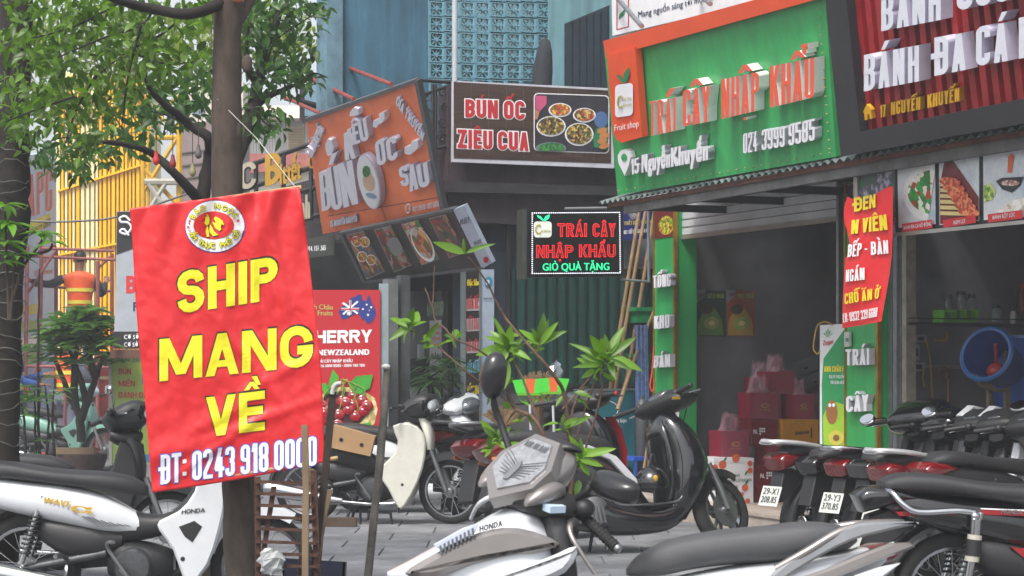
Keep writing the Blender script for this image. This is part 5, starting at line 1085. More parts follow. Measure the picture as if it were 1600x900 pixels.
smear('basket', ch, [(497, 620), (520, 604), (560, 606), (586, 622), (590, 640), (585, 662), (570, 674), (545, 678), (515, 676), (500, 662)], BK, cb, .004)
smear('dark_hollow', ch, ellp(533, 641, 40, 30, 0), mat('dark cherry print', '3a0c10', .5), cb, .006)
for q in ([(512, 607), (516, 590), (520, 577), (529, 588), (530, 600), (520, 612)], [(545, 600), (556, 588), (583, 585), (578, 606), (562, 616), (550, 612)], [(500, 600), (508, 598), (520, 612), (508, 618)], [(565, 662), (578, 660), (584, 668), (574, 676)]): smear('leaf', ch, q, LG, cb, .018)
CH = mat('cherry print', 'a0121e', .25, var=.35, scale=20, coat=1); r = random.Random(5)
chs = [(505, 634), (520, 628), (536, 626), (552, 619), (566, 626), (530, 648), (552, 632), (556, 650), (510, 652), (528, 664), (500, 660), (568, 642), (516, 641), (545, 640), (541, 629), (507, 645), (574, 634)]
for k, (x, y) in enumerate(chs):
    b = MB(); c = ch(x, y, .006+k*.001); sc2 = 18.9/F; b.ell(c, (9.5*sc2, .012, 8.8*sc2), n=14, m=8); b.build('cherry', CH, cb, 60)
    smear('highlight', ch, ellp(x-2, y-3, 2.2, 1.3, .3, 8), LW, cb, .022+k*.001)
for k in range(9): b = MB(); x, y = chs[k]; b.tube(cm3([ch(x, y-6, .02), ch(x+3, y-18, .025), ch(528+k*2, 592, .02)]), .004, 5); b.build('stem', mat('stem print', '8aa03c', .5), cb, 60)
# ================================================================== LEFT BACKGROUND
# green-black awning, black sign frame with Bít tết letters
t = thing('dark_grille', 'dark green corrugated shutter panel behind the cherry banner', 'shutter', P(520, 460, 22)); b = MB(); s22 = S(yp(22))
for k in range(22): b = MB() if k % 1 == 0 else b; b.slab(s22, [(482+k*4, 760), (485+k*4, 760), (485+k*4, 396+ (22-k)*.7), (482+k*4, 397+(22-k)*.7)], .05); b.build('shutter_rib', mat('black green steel', '1d2c2a', .5, var=.2), t)
b = MB(); b.slab(s22, [(470, 760), (612, 760), (612, 396), (470, 412)], .05, -.06); b.build('backing', mat('black backing', '0f1413', .8), t)
t = thing('black_beam_canopy', 'black metal canopy frame left of the orange sign', 'canopy', P(500, 400, 21.5)); s21 = S(yp(21.5))
for q in ([(478, 402), (560, 372), (560, 362), (478, 392)], [(470, 352), (530, 345), (530, 340), (470, 347)], [(478, 412), (580, 394), (580, 390), (478, 408)]): b = MB(); b.slab(s21, q, .1); b.build('beam', BLACKP, t)
t = thing('phone_number_board', 'dark sign board with phone number 0914 151 565 beside the big red banner', 'sign board', P(500, 390, 21)); s20 = S(yp(21)); b = MB(); b.slab(s20, [(470, 405), (522, 398), (522, 366), (470, 374)], .06); b.build('panel', mat('dark olive board', '2e322c', .5), t); text(s20, '- 0914. 151 .565', (474, 393, 509, 391, 8, 8), LW, t, bold=.03)
bt = thing('steak_shop_sign', 'open black frame carrying yellow and white Bít tết script letters', 'shop sign', P(430, 290, 22.5)); s2 = S(yp(22.5)); FR = mat('black frame tube', '14161a', .5)
for q in (((370, 265), (486, 225)), ((370, 300), (486, 262)), ((470, 345), (510, 332)), ((486, 225), (486, 345)), ((443, 240), (443, 350)), ((400, 255), (400, 330)), ((470, 300), (505, 290))): b = MB(); b.tube([s2(*q[0]), s2(*q[1])], .028, 6); b.build('frame_bar', FR, bt)
YS = mat('yellow script face', 'b58a1e', .4); KS = mat('black letter side', '111214', .4)
for w, q, m_ in (('C', (374, 298, 400, 292, 42, 42), mat('cream letter face', 'a8a08c', .5)), ('B', (414, 292, 438, 285, 50, 50), YS), ('ít', (437, 290, 448, 286, 34, 34), YS), ('tết', (449, 286, 470, 280, 34, 34), YS), ('nh', (469, 344, 484, 341, 38, 38), MATS['cream letter face'])): text(s2, w, q, KS, bt, bold=.12, ext=.03, lift=0); text(s2, w, q, m_, bt, bold=.04, lift=.05)
t = thing('round_crest_board', 'small dark board with gold ring mark at the left edge of the orange sign', 'sign board', P(489, 250, 22)); s3 = S(yp(22.2)); b = MB(); b.slab(s3, [(483, 273), (492, 271), (490, 232), (483, 234)], .05); b.build('panel', BLACKP, t); b = MB(); b.tube([s3(487+3.5*math.cos(k*.6), 254+9*math.sin(k*.6), .02) for k in range(12)], .012, 5); b.build('ring', YS, t)
# blue tarp box / tank behind stays
t = thing('roof_cabinet', 'black framed cabinet with pale blue panel on the roof behind the sign stays', 'cabinet', P(500, 170, 23)); s4 = S(yp(23.2)); b = MB(); b.slab(s4, [(468, 186), (512, 186), (512, 128), (468, 132)], .4); b.build('case', BLACKP, t); b = MB(); b.slab(s4, [(476, 181), (510, 181), (510, 133), (476, 133)], .02, .03); b.build('panel', mat('pale blue glass', '7090a0', .3), t)
t = thing('roof_box', 'dark box standing on the roof at the foot of the grey blue pilaster', 'box', P(525, 170, 21)); s5_ = S(yp(21.2)); b = MB(); b.slab(s5_, [(512, 176), (534, 170), (534, 132), (512, 134)], .3); b.build('case', BLACKP, t); b = MB(); b.slab(s5_, [(510, 132), (536, 132), (536, 104), (510, 106)], .3, .02); b.build('upper_case', mat('grey blue box', '5a6c78', .6), t)
t = thing('satellite_dish', 'pale round dish behind the top edge of the orange sign', 'dish', P(553, 160, 20.8)); b = MB(); c = P(554, 166, 21.0); b.lathe(c, (.1, -1, .3), [(0, .18), (.02, .165), (.045, .1), (.055, .01)], 24, cap=False); b.build('dish', mat('dull dish', '7b8484', .6), t, 50)

# far bright row of buildings
def bld(name, lab, cat, Y, pts, m, depth=4, part='wall'):
    t = thing(name, lab, cat, P(pts[0][0], pts[0][1], Y)); b = MB(); b.slab(S(yp(Y)), pts, depth); b.build(part, m, t); return t, S(yp(Y))
PALE = mat('pale yellow white render', 'd5d0bf', .8, var=.12, scale=1); PALE2 = mat('pale corrugated cladding', 'ccd0cc', .6, var=.1)
t, s_ = bld('pale_shed', 'pale corrugated roofed shed beyond the trees left of the blue house', 'building', 42, [(372, 700), (530, 700), (530, 215), (372, 215)], PALE, part='wall')
for k in range(26): b = MB(); b.slab(s_, [(376+k*4.2, 262), (379.2+k*4.2, 262), (379.2+k*4.2, 188), (376+k*4.2, 188)], .06, .1); b.build('cladding_rib', PALE2, t)
b = MB(); b.slab(s_, [(372, 262), (482, 262), (482, 188), (372, 188)], .1, .03); b.build('cladding', PALE2, t)
b = MB(); b.slab(s_, [(372, 272), (486, 262), (486, 240), (372, 240)], .12, .3); b.build('red_band', mat('red band', 'a8605a', .7, var=.2), t)
b = MB(); b.hexa([s_(365, 190, .6), s_(500, 190, .6), s_(500, 196, -4), s_(365, 196, -4)], [s_(400, 150, -1.5), s_(478, 152, -1.5), s_(478, 150, -4), s_(400, 150, -4)]); b.build('roof', mat('pale roof', 'cbb8ae', .7), t)
b = MB(); b.slab(s_, [(450, 235), (475, 235), (475, 198), (450, 198)], .05, .16); b.build('window', mat('louvre frame', 'b8a888', .6), t)
for k in range(8): b = MB(); b.slab(s_, [(451, 203+k*4), (474, 203+k*4), (474, 201+k*4), (451, 201+k*4)], .03, .19); b.build('louvre', mat('louvre', 'a08c6c', .6), t)
t, s_ = bld('pale_tower_house', 'tall pale plastered house glimpsed behind the tree crown', 'building', 60, [(290, 720), (380, 720), (380, 128), (290, 128)], mat('pale cream wall', 'cfc6b6', .8), part='wall')
for y in (150, 205, 262):
    for x in (300, 340): b = MB(); b.slab(s_, [(x, y+30), (x+20, y+30), (x+20, y), (x, y)], .05, .05); b.build('window', mat('window dark', '6a7680', .2), t)
b = MB(); b.slab(s_, [(286, 236), (384, 236), (384, 230), (286, 230)], .3, .2); b.build('ledge', mat('red band'), t)
t, s_ = bld('pink_grey_house', 'pinkish grey boarded house behind the yellow truss', 'building', 36, [(283, 720), (345, 720), (345, 180), (283, 205)], mat('pinkish boards', '8c7d7c', .8, var=.25, scale=2), part='wall')
for k in range(8): b = MB(); b.slab(s_, [(283, 240+k*20), (345, 232+k*20), (345, 230+k*20), (283, 238+k*20)], .05, .03); b.build('board_edge', mat('board edge', '6d6060', .8), t)
# yellow ribbed cladding
YEL = mat('yellow cladding', 'f2b800', .5, var=.1); CRM = mat('cream cladding', 'e6d8a4', .5, var=.08)
t, s_ = bld('yellow_cladding_wall', 'yellow and cream ribbed steel cladding wall beyond the scaffold', 'wall', 33, [(88, 700), (235, 700), (235, 130), (88, 110)], CRM, 1, 'backing')
k = 0; x = 90.0; r = random.Random(9)
while x < 234:
    m_ = YEL if (x > 168 and x < 215) or r.random() < .35 else CRM; w = r.choice([3.2, 3.2, 5]); b = MB(); b.slab(s_, [(x, 560), (x+w, 560), (x+w, 118), (x, 118)], .1, .12); b.build('rib', m_, t); x += w+2.6
for y0, y1 in ((300, 255), (400, 372), (190, 150)): b = MB(); b.slab(s_, [(90, y0), (234, y1), (234, y1-3), (90, y0-3)], .05, .17); b.build('cross_rail', YEL, t)
t = thing('yellow_truss', 'yellow steel lattice mast standing right of the ribbed cladding', 'mast', P(250, 500, 32)); s_ = S(yp(32))
for q, rd in ((((224, 500), (224, 150)), .05), (((280, 500), (280, 180)), .05), (((232, 500), (232, 150)), .03), (((224, 300), (280, 210)), .04), (((226, 215), (278, 215)), .04), (((226, 265), (282, 325)), .04), (((226, 340), (280, 330)), .04), (((224, 400), (280, 320)), .04), (((224, 200), (280, 150)), .03), (((226, 160), (280, 210)), .03)): b = MB(); b.tube([s_(*q[0]), s_(*q[1])], rd, 6); b.build('strut', mat('yellow steel', 'c89a10', .5, var=.15), t)
for q, rd in ((((228, 285), (282, 285)), .05), (((232, 285), (262, 330)), .04), (((262, 285), (234, 330)), .04)): b = MB(); b.tube([s_(q[0][0], q[0][1], .1), s_(q[1][0], q[1][1], .1)], rd, 6); b.build('pale_strut', mat('pale steel', 'a8a498', .6), t)
# APG hoarding
HB = mat('pale blue hoarding', 'a9bcd6', .5, var=.08, scale=2)
t = thing('advert_hoarding', 'tall pale blue advertising board with red APG letters beside the far left trunk', 'hoarding', P(60, 640, 30)); hp = plane3(P(28, 640, 28), P(88, 640, 31), P(28, 200, 28)); hsf = S(hp)
b = MB(); b.slab(hsf, [(22, 720), (88, 700), (88, 236), (22, 246)], .1); b.build('panel', HB, t)
text(hsf, 'APG', (44, 340, 82, 328, 66, 66), RP, t, bold=.06); smear('yellow_band', hsf, [(46, 368), (79, 352), (79, 333), (46, 346)], mat('yellow band print', 'd8c43a', .5), t, .01); text(hsf, 'CÔNG TY', (48, 364, 66, 356, 6, 6), DARKG, t, lift=.02); text(hsf, 'COVID', (68, 358, 79, 352, 13, 12), DARKG, t, lift=.02, bold=.05)
text(hsf, 'SỐ 55', (68, 412, 80, 408, 7, 7), RP, t); text(hsf, '555', (54, 432, 64, 430, 9, 9), RP, t); text(hsf, '0904', (66, 430, 82, 427, 7, 7), RP, t)
for k, (m_, y) in enumerate(((mat('pale green band', '8aa85a', .5), 505), (LW, 530), (MATS['pale green band'], 555), (mat('pale yellow band', 'c8b85a', .5), 480))): smear('band', hsf, [(32, y+14), (62, y+10), (62, y-6), (32, y-2)], m_, t, .012)
# red wall and its gate frame
t, s_ = bld('red_container', 'red painted metal wall with bent dark bars behind the second worker', 'wall', 31, [(66, 720), (200, 720), (200, 560), (66, 560)], mat('faded red paint', 'b3403a', .6, var=.2, scale=2), 2, 'panel')
for x in (70, 112, 150, 187): b = MB(); b.slab(s_, [(x, 716), (x+3, 716), (x+3, 560), (x, 560)], .05, .05); b.build('rib', mat('dark red rib', '8a2c28', .6), t)
b = MB(); b.tube(cm3([s_(144, 562, .15), s_(146, 640, .15), s_(148, 665, .15), s_(154, 674, .15), s_(166, 676, .15)], 5), .03, 6); b.build('bent_bar', mat('brown bar', '5a3028', .7), t); b = MB(); b.tube([s_(110, 563, .15), s_(170, 566, .15)], .04, 6); b.tube([s_(140, 618, .15), s_(168, 616, .15)], .03, 6); b.build('cross_bar', MATS['brown bar'], t)
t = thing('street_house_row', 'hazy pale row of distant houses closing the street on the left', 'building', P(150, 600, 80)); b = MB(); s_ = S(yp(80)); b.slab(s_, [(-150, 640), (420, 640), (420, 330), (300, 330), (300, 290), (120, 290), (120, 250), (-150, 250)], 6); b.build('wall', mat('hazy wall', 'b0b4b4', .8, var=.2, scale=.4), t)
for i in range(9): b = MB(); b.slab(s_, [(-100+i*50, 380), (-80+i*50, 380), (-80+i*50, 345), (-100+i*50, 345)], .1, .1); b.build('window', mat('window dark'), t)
# grey board BUN PHO and lime menu
t = thing('grey_shop_board', 'grey and black shop board with CƠ SỞ lines left of the big red banner', 'sign board', P(205, 545, 21)); s_ = S(yp(21)); b = MB(); b.slab(s_, [(178, 545), (262, 545), (262, 329), (183, 330)], .12); b.build('panel', mat('light grey board', '9aa0a8', .5), t)
smear('black_top', s_, [(183, 331), (240, 330), (240, 372), (220, 384), (182, 398)], BLACKP, t, .004); smear('black_foot', s_, [(178, 545), (262, 545), (262, 518), (178, 518)], BLACKP, t, .004)
text(s_, 'BÚN', (197, 458, 250, 458, 27, 27), RP, t, bold=.08); text(s_, 'PHỞ', (208, 486, 250, 486, 14, 14), mat('navy print', '1c2a50'), t, bold=.06); text(s_, 'CƠ SỞ 1', (194, 530, 222, 530, 7, 7), LW, t, bold=.03, lift=.01); text(s_, 'CƠ SỞ 2', (194, 542, 222, 542, 7, 7), LW, t, bold=.03, lift=.01)
b = MB(); b.tube(cm3([s_(x, y, .02) for x, y in ((204, 345), (196, 338), (188, 341), (190, 347), (200, 348), (206, 356), (198, 366), (188, 362), (194, 358), (202, 368))]), .012, 5); b.build('bicycle_drawing', LW, t)
b = MB(); b.slab(s_, [(172, 560), (262, 560), (262, 546), (172, 546)], .15, .05); b.build('brick_sill', mat('brick sill', '5a3c30', .8), t)
t = thing('lime_menu_board', 'lime green menu board listing BÚN MIẾN BÁNH ĐA behind the black motorbike', 'menu board', P(210, 745, 22)); s_ = S(yp(22)); b = MB(); b.slab(s_, [(174, 724), (262, 724), (262, 556), (173, 553)], .05); b.build('panel', mat('lime board', '9cb450', .5, var=.08), t)
b = MB(); b.slab(s_, [(170, 727), (175, 727), (174, 552), (169, 552)], .06, .02); b.slab(s_, [(169, 556), (262, 558), (262, 554), (169, 552)], .06, .018); b.build('frame', mat('aluminium frame'), t); b = MB(); b.slab(s_, [(173, 745), (177, 745), (177, 727), (173, 727)], .04, .01); b.slab(s_, [(250, 745), (254, 745), (254, 727), (250, 727)], .04, .01); b.build('leg', DARKG, t)
text(s_, 'BÚN ZIÊU ỐC', (186, 565, 240, 566, 6, 6), mat('teal print', '1c6a6a', .5), t, bold=.02)
for w, y, x1 in (('BÚN', 585, 205), ('MIẾN', 604, 211), ('BÁNH ĐA', 622, 231)): text(s_, w, (185, y, x1, y, 9.5, 9.5), RP, t, bold=.05)
text(s_, 'BÚN ĐẬU', (188, 640, 226, 640, 7, 7), mat('sky blue print', '2a80b8', .5), t, bold=.05); smear('blue_square', s_, [(222, 600), (240, 600), (240, 584), (222, 584)], MATS['sky blue print'], t, .006)
smear('blue_foot', s_, [(180, 722), (262, 722), (262, 710), (180, 710)], MATS['sky blue print'], t, .004); text(s_, 'ĐT: 0982', (188, 719, 225, 719, 6, 6), LW, t, bold=.03, lift=.01); smear('green_square', s_, [(186, 700), (198, 700), (198, 690), (186, 690)], MATS['leaf green'], t, .004)

# ------------------------------------------------------------------ scaffold
SC = mat('pink red scaffold tube', '8c4a48', .6, var=.3, scale=10)
t = thing('scaffold', 'rusty pink tube scaffold tower carrying the worker in orange', 'scaffold', P(110, 700, 28.5)); A_ = 28.0; B_ = 29.2
for q, Y in ((((38, 705), (43, 385)), A_), (((60, 700), (65, 378)), A_+.3), (((87, 700), (88, 388)), B_), (((175, 700), (175, 396)), B_), (((152, 700), (153, 408)), A_)):
    b = MB(); b.tube([P(*q[0], Y), P(*q[1], Y)], .028, 8); b.build('upright', SC, t, 60)
for q, Y in ((((66, 388), (178, 392)), A_), (((43, 400), (180, 406)), A_+.3), (((60, 393), (88, 384)), B_), (((40, 445), (175, 455)), B_), (((40, 572), (175, 574)), A_), (((152, 420), (176, 398)), B_), (((42, 460), (88, 390)), A_+.2), (((40, 620), (62, 560)), A_)):
    b = MB(); b.tube([P(*q[0], Y), P(*q[1], Y)], .02, 8); b.build('rail', SC, t, 60)
b = MB(); b.hexa([P(40, 591, A_), P(176, 593, A_), P(172, 592, B_), P(44, 590, B_)], [P(40, 587, A_), P(176, 589, A_), P(172, 588, B_), P(44, 586, B_)]); b.build('deck', mat('deck boards', '6c5a44', .8), t)
b = MB(); b.tube([P(100, 722, 26.5), P(102, 600, 26.5)], .02); b.build('prop', SC, t)

# ------------------------------------------------------------------ people
SK = mat('skin', '8a5a40', .5, var=.08); HAIR = mat('black hair', '120e0c', .6); VEST = mat('orange safety vest', 'e2551c', .6, var=.08, scale=8); YST = mat('yellow reflective tape', 'd8c83c', .4); DSL = mat('dark navy sleeve', '1f2126', .8); GTR = mat('grey work trousers', '5d6270', .8, var=.15)
def person(label, base, rz, arms, vestm, sleeve, trou, pose='back', scale=1):
    """body: one skinned surface; clothes and hair are children"""
    t = thing('person', label, 'person', base, rz=rz)
    J = {'pel': (0, 0, .93), 'wa': (0, 0, 1.08), 'ch': (0, 0, 1.30), 'nb': (0, 0, 1.40), 'nk': (0, 0, 1.45), 'hd0': (0, -.01, 1.53), 'hd': (0, -.015, 1.63), 'hd2': (0, -.01, 1.70)}
    R = {'pel': (.14, .10), 'wa': (.13, .095), 'ch': (.155, .105), 'nb': (.10, .075), 'nk': (.052, .052), 'hd0': (.06, .07), 'hd': (.074, .092), 'hd2': (.05, .06)}
    E = [('pel', 'wa'), ('wa', 'ch'), ('ch', 'nb'), ('nb', 'nk'), ('nk', 'hd0'), ('hd0', 'hd'), ('hd', 'hd2')]
    for s, n_ in ((1, 'l'), (-1, 'r')):
        el, ha, fg = arms[0 if s == 1 else 1]
        J['sh'+n_] = (s*.19, 0, 1.38); J['el'+n_] = el; J['wr'+n_] = ha; J['pm'+n_] = tuple(V(ha)+(V(fg)-V(ha))*.5)
        R['sh'+n_] = (.062, .06); R['el'+n_] = (.042, .042); R['wr'+n_] = (.028, .026); R['pm'+n_] = (.036, .022)
        E += [('ch', 'sh'+n_), ('sh'+n_, 'el'+n_), ('el'+n_, 'wr'+n_), ('wr'+n_, 'pm'+n_)]
        d = (V(fg)-V(ha)).normalized(); sd_ = d.cross(V((0, 1, 0))); sd_ = sd_.normalized() if sd_.length > .1 else V((1, 0, 0))
        for k in range(4):
            a = V(J['pm'+n_])+sd_*(k-1.5)*.019+d*.02; c_ = a+d*(.035, .042, .04, .03)[k]; e_ = c_+(d*.6+V((0, 0, -.8))).normalized()*(.026, .03, .028, .022)[k]
            J['f%s%d' % (n_, k)] = tuple(a); J['g%s%d' % (n_, k)] = tuple(c_); J['h%s%d' % (n_, k)] = tuple(e_)
            for q in 'fgh': R['%s%s%d' % (q, n_, k)] = (.0095, .0095)
            E += [('pm'+n_, 'f%s%d' % (n_, k)), ('f%s%d' % (n_, k), 'g%s%d' % (n_, k)), ('g%s%d' % (n_, k), 'h%s%d' % (n_, k))]
        J['t'+n_] = tuple(V(ha)+d*.035+sd_*.045); J['u'+n_] = tuple(V(ha)+d*.075+sd_*.055); R['t'+n_] = (.012, .012); R['u'+n_] = (.010, .010); E += [('wr'+n_, 't'+n_), ('t'+n_, 'u'+n_)]
        J['hp'+n_] = (s*.09, 0, .88); J['kn'+n_] = (s*.11, -.02*s, .48); J['an'+n_] = (s*.12, .02, .09); J['to'+n_] = (s*.13, -.15, .03)
        R['hp'+n_] = (.085, .085); R['kn'+n_] = (.058, .058); R['an'+n_] = (.04, .04); R['to'+n_] = (.04, .028)
        E += [('pel', 'hp'+n_), ('hp'+n_, 'kn'+n_), ('kn'+n_, 'an'+n_), ('an'+n_, 'to'+n_)]
    def skin(name, keys, edges, rad, m, root, mul=1.0, add=0.0, levels=1):
        idx = {k: i for i, k in enumerate(keys)}; me = bpy.data.meshes.new(name); me.from_pydata([tuple(c*scale for c in J[k]) for k in keys], [(idx[a], idx[b_]) for a, b_ in edges], []); me.materials.append(m)
        o = bpy.data.objects.new(name, me); link(o, t); md = o.modifiers.new('skin', 'SKIN'); md.use_smooth_shade = True
        for k, i in idx.items():
            v = me.skin_vertices[0].data[i]; v.radius = ((rad[k][0]*mul+add)*scale, (rad[k][1]*mul+add)*scale); v.use_root = (k == root)
        md2 = o.modifiers.new('sub', 'SUBSURF'); md2.levels = levels; md2.render_levels = levels; return o
    skin('body', list(J), E, R, SK, 'pel')
    b = MB(); n_r = 28; R2 = [(.93, .172, .128), (1.0, .165, .128), (1.1, .168, .13), (1.2, .188, .138), (1.3, .215, .142), (1.37, .222, .13), (1.415, .19, .115), (1.445, .12, .09), (1.46, .075, .075)]
    b.rings([[V((a_*math.cos(g)*(1+.02*math.sin(5*g+z_*20)), c_*math.sin(g)*(1+.03*math.sin(7*g+z_*31)), z_))*scale for g in [2*math.pi*k/n_r for k in range(n_r)]] for z_, a_, c_ in smooth(R2, 2)], cap=False); b.build('vest', vestm, t, 60, local=True)
    for n_ in 'lr':
        skin('sleeve', ['sh'+n_, 'el'+n_, 'wr'+n_], [('sh'+n_, 'el'+n_), ('el'+n_, 'wr'+n_)], R, sleeve, 'sh'+n_, 1.15, .012)
    skin('trousers', ['pel', 'hpl', 'knl', 'anl', 'hpr', 'knr', 'anr'], [('pel', 'hpl'), ('hpl', 'knl'), ('knl', 'anl'), ('pel', 'hpr'), ('hpr', 'knr'), ('knr', 'anr')], R, trou, 'pel', 1.05, .02)
    for n_, s in (('l', 1), ('r', -1)):
        b = MB(); b.ell(V((s*.13, -.06, .045))*scale, (.05*scale, .14*scale, .05*scale)); b.build('shoe', BLACKP, t, 60, local=True)
    for z_ in (1.03, 1.2):
        b = MB(); b.rings([[V(((.174+.022*(z_ > 1.1))*math.cos(g), (.136+.010*(z_ > 1.1))*math.sin(g), z_+dz))*scale for g in [2*math.pi*k/24 for k in range(24)]] for dz in (-.025, .025)], cap=False); b.build('reflective_tape', YST, t, 60, local=True)
    b = MB(); b.ell(V((0, .012, 1.668))*scale, (.088*scale, .108*scale, .085*scale)); b.build('hair', HAIR, t, 60, local=True)
    for s in (-1, 1):
        b = MB(); b.ell(V((s*.086, -.0, 1.61))*scale, (.012*scale, .02*scale, .03*scale)); b.build('ear', SK, t, 60, local=True)
        b = MB(); b.ell(V((s*.03, -.098, 1.615))*scale, (.012*scale, .006*scale, .006*scale)); b.build('eye', HAIR, t, 60, local=True)
    b = MB(); b.ell(V((0, -.11, 1.59))*scale, (.013*scale, .018*scale, .026*scale)); b.build('nose', SK, t, 60, local=True); b = MB(); b.ell(V((0, -.098, 1.555))*scale, (.026*scale, .006*scale, .007*scale)); b.build('mouth', mat('lips', '7a4038', .5), t, 60, local=True)
    return t
# scaffold worker: back to the camera, one arm reaching left, the other bent on the rail
p0 = P(125, 587.5, 28.6)
person('worker in orange vest with yellow stripes standing on the scaffold with his back turned', p0+V((0, 0, 0)), math.pi+.1, (((.42, -.05, 1.27), (.70, -.1, 1.33), (.82, -.12, 1.34)), ((-.30, -.05, 1.12), (-.33, -.25, 1.32), (-.34, -.30, 1.40))), VEST, DSL, GTR)
p0 = G(106, 712); p0 = V((P(106, 0, 28).x, 28, 0))
person('second worker in orange vest standing on the ground behind the planter', p0, math.pi-.6, (((.26, -.12, 1.12), (.22, -.34, 1.15), (.2, -.43, 1.15)), ((-.27, -.08, 1.12), (-.25, -.3, 1.08), (-.24, -.40, 1.08))), VEST, GTR, GTR)
person('partly hidden person in a blue shirt behind the far left trunk', V((P(18, 0, 24).x, 24, 0)), math.pi/2+.3, (((.26, -.12, 1.12), (.20, -.40, 1.2), (.19, -.50, 1.21)), ((-.27, -.08, 1.12), (-.25, -.3, 1.08), (-.24, -.40, 1.08))), mat('blue shirt', '2a4a8a', .8), MATS['blue shirt'], GTR)
# planter tub with bonsai-like tree
t = thing('planter_tub', 'dark rusty round planter tub holding a small forked tree', 'planter', V((P(128, 0, 22).x, 22, 0))); c = t.location.copy(); b = MB(); b.lathe(c, (0, 0, 1), [(0, .16), (.05, .18), (.32, .27), (.36, .27), (.36, .24), (.33, .23), (.33, .001)], 28); b.build('tub', mat('rusty tub', '3a2926', .7, var=.4, scale=8, bump=.4), t, 40); b = MB(); b.box(c+V((-.03, -.2, .40)), (.42, .05, .07)); b.build('board', mat('deck boards'), t)
# ================================================================== MOTORBIKES (local axes: x forward, y left, z up, origin under the rear axle)
SPK = mat('spoke steel', 'b4b6b8', .3, .9); RIMC = mat('chrome rim', 'bfc1c4', .2, 1); ENG = mat('engine alloy', '55575a', .45, .6, var=.3, scale=20, bump=.3); ENGD = mat('dark engine paint', '232426', .5, .3, var=.3)
WPAINT = mat('white bike paint', 'cfd2d6', .25, var=.05, coat=.8); CREAM = mat('cream bike paint', 'c9c8bd', .3, var=.08, coat=.6, scale=12); BPAINT = mat('dark bike paint', '14151a', .2, var=.2, coat=1)
MATTE = mat('matt black plastic', '222224', .5, var=.15); SILV = mat('silver grey paint', '85807e', .3, .45, var=.06, coat=.8); SILW = mat('pearl white paint', 'c8cbcf', .25, .1, var=.05, coat=.8); RPAINT = mat('deep red paint', '8e1218', .25, var=.1, coat=1)
PLATE = mat('number plate', 'c4c7c2', .45, var=.1, scale=20)
def steerT(xh, zh, rake, ang):
    """turn about the steering axis"""
    ax = V((-math.sin(rake), 0, math.cos(rake))); R = Matrix.Rotation(ang, 3, ax); c = V((xh, 0, zh)); return lambda p: c+R @ (p-c)
def wheel(root, name, x, r, w, cast=False, T=None, brake=True, tyre_w=None):
    n = 32; c = (x, 0, r)
    b = MB(); b.T = T; b.lathe(c, (0, 1, 0), [(-.075, .018), (-.07, .03), (-.03, .032), (-.03, .055 if brake else .04), (.03, .055 if brake else .04), (.03, .032), (.07, .03), (.075, .018)], 18)
    hub = b.build(name, ALLOY, root, 40, local=True); rt = r-w*.92
    if cast: b = MB(); b.T = T; b.lathe((x, -.05, r), (0, 1, 0), [(0, .04), (0, .115), (.004, .115), (.004, .04)], 24); b.build('brake_disc', ALLOY, hub, 40, local=True); rt = r-w*.92
    b = MB(); b.T = T; R = []
    for k in range(n):
        g = 2*math.pi*k/n; q = []
        for (dy, rr_) in ((-.38, rt), (-.5, rt+w*.35), (-.42, r-w*.22), (-.2, r-.003), (0, r), (.2, r-.003), (.42, r-w*.22), (.5, rt+w*.35), (.38, rt)):
            q.append(V((x+rr_*math.sin(g), dy*w, r+rr_*math.cos(g))))
        R.append(q)
    b.rings(R, closed=True); b.build('tyre', RUBBER, hub, 50, local=True)
    b = MB(); b.T = T; R = []
    for k in range(n):
        g = 2*math.pi*k/n; R.append([V((x+rr_*math.sin(g), dy*w, r+rr_*math.cos(g))) for dy, rr_ in ((-.40, rt+.008), (-.36, rt-.012), (-.1, rt-.016), (.1, rt-.016), (.36, rt-.012), (.40, rt+.008))])
    b.rings(R, closed=True); b.build('rim', DARKG if cast == 2 else RIMC, hub, 50, local=True)
    if cast:
        for k in range(10):
            g = 2*math.pi*k/10+.2*(k % 2); d = V((math.sin(g), 0, math.cos(g))); b = MB(); b.T = T
            b.tube([V(c)+d*.03, V(c)+d*(rt-.008)], [.018, .012], 6); b.build('spoke', ALLOY, hub, 40, local=True)
    else:
        for k in range(18):
            g = 2*math.pi*k/18; d = V((math.sin(g+.35*(-1)**k), 0, math.cos(g+.35*(-1)**k))); e_ = V((math.sin(g), 0, math.cos(g))); s = .03*(-1)**(k//2); b = MB(); b.T = T
            b.tube([V(c)+d*.045+V((0, s, 0)), V(c)+e_*(rt-.008)], .0022, 4, cap=False); b.build('spoke', SPK, hub, local=True)
    return hub
def fender(root, name, x, r, w, a0, a1, m, T=None, gap=.03, drop=.05):
    b = MB(); b.T = T; R = []; n = 16
    for k in range(n+1):
        g = math.radians(a0+(a1-a0)*k/n); d = V((math.sin(g), 0, math.cos(g))); c = V((x, 0, r)); q = []
        for dy, dr in ((-.5, -drop), (-.46, 0), (-.2, .014), (.2, .014), (.46, 0), (.5, -drop), (.44, -drop), (.40, -.006), (-.40, -.006), (-.44, -drop)):
            q.append(c+d*(r+gap+dr)+V((0, dy*(w+.06), 0)))
        R.append(q)
    b.rings(R); return b.build(name, m, root, 50, local=True)
def tubepart(root, name, pts, r, m, T=None, sm=True, n=8):
    b = MB(); b.T = T; b.tube(cm3(pts) if sm and len(pts) > 2 else pts, r, n); return b.build(name, m, root, 60, local=True)
def hullpart(root, name, st, m, y0=0, T=None, z=False, e=2.6, n=18):
    b = MB(); b.T = T; (b.hullz if z else b.hull)(st, y0=y0, e=e, n=n); return b.build(name, m, root, 50, local=True)
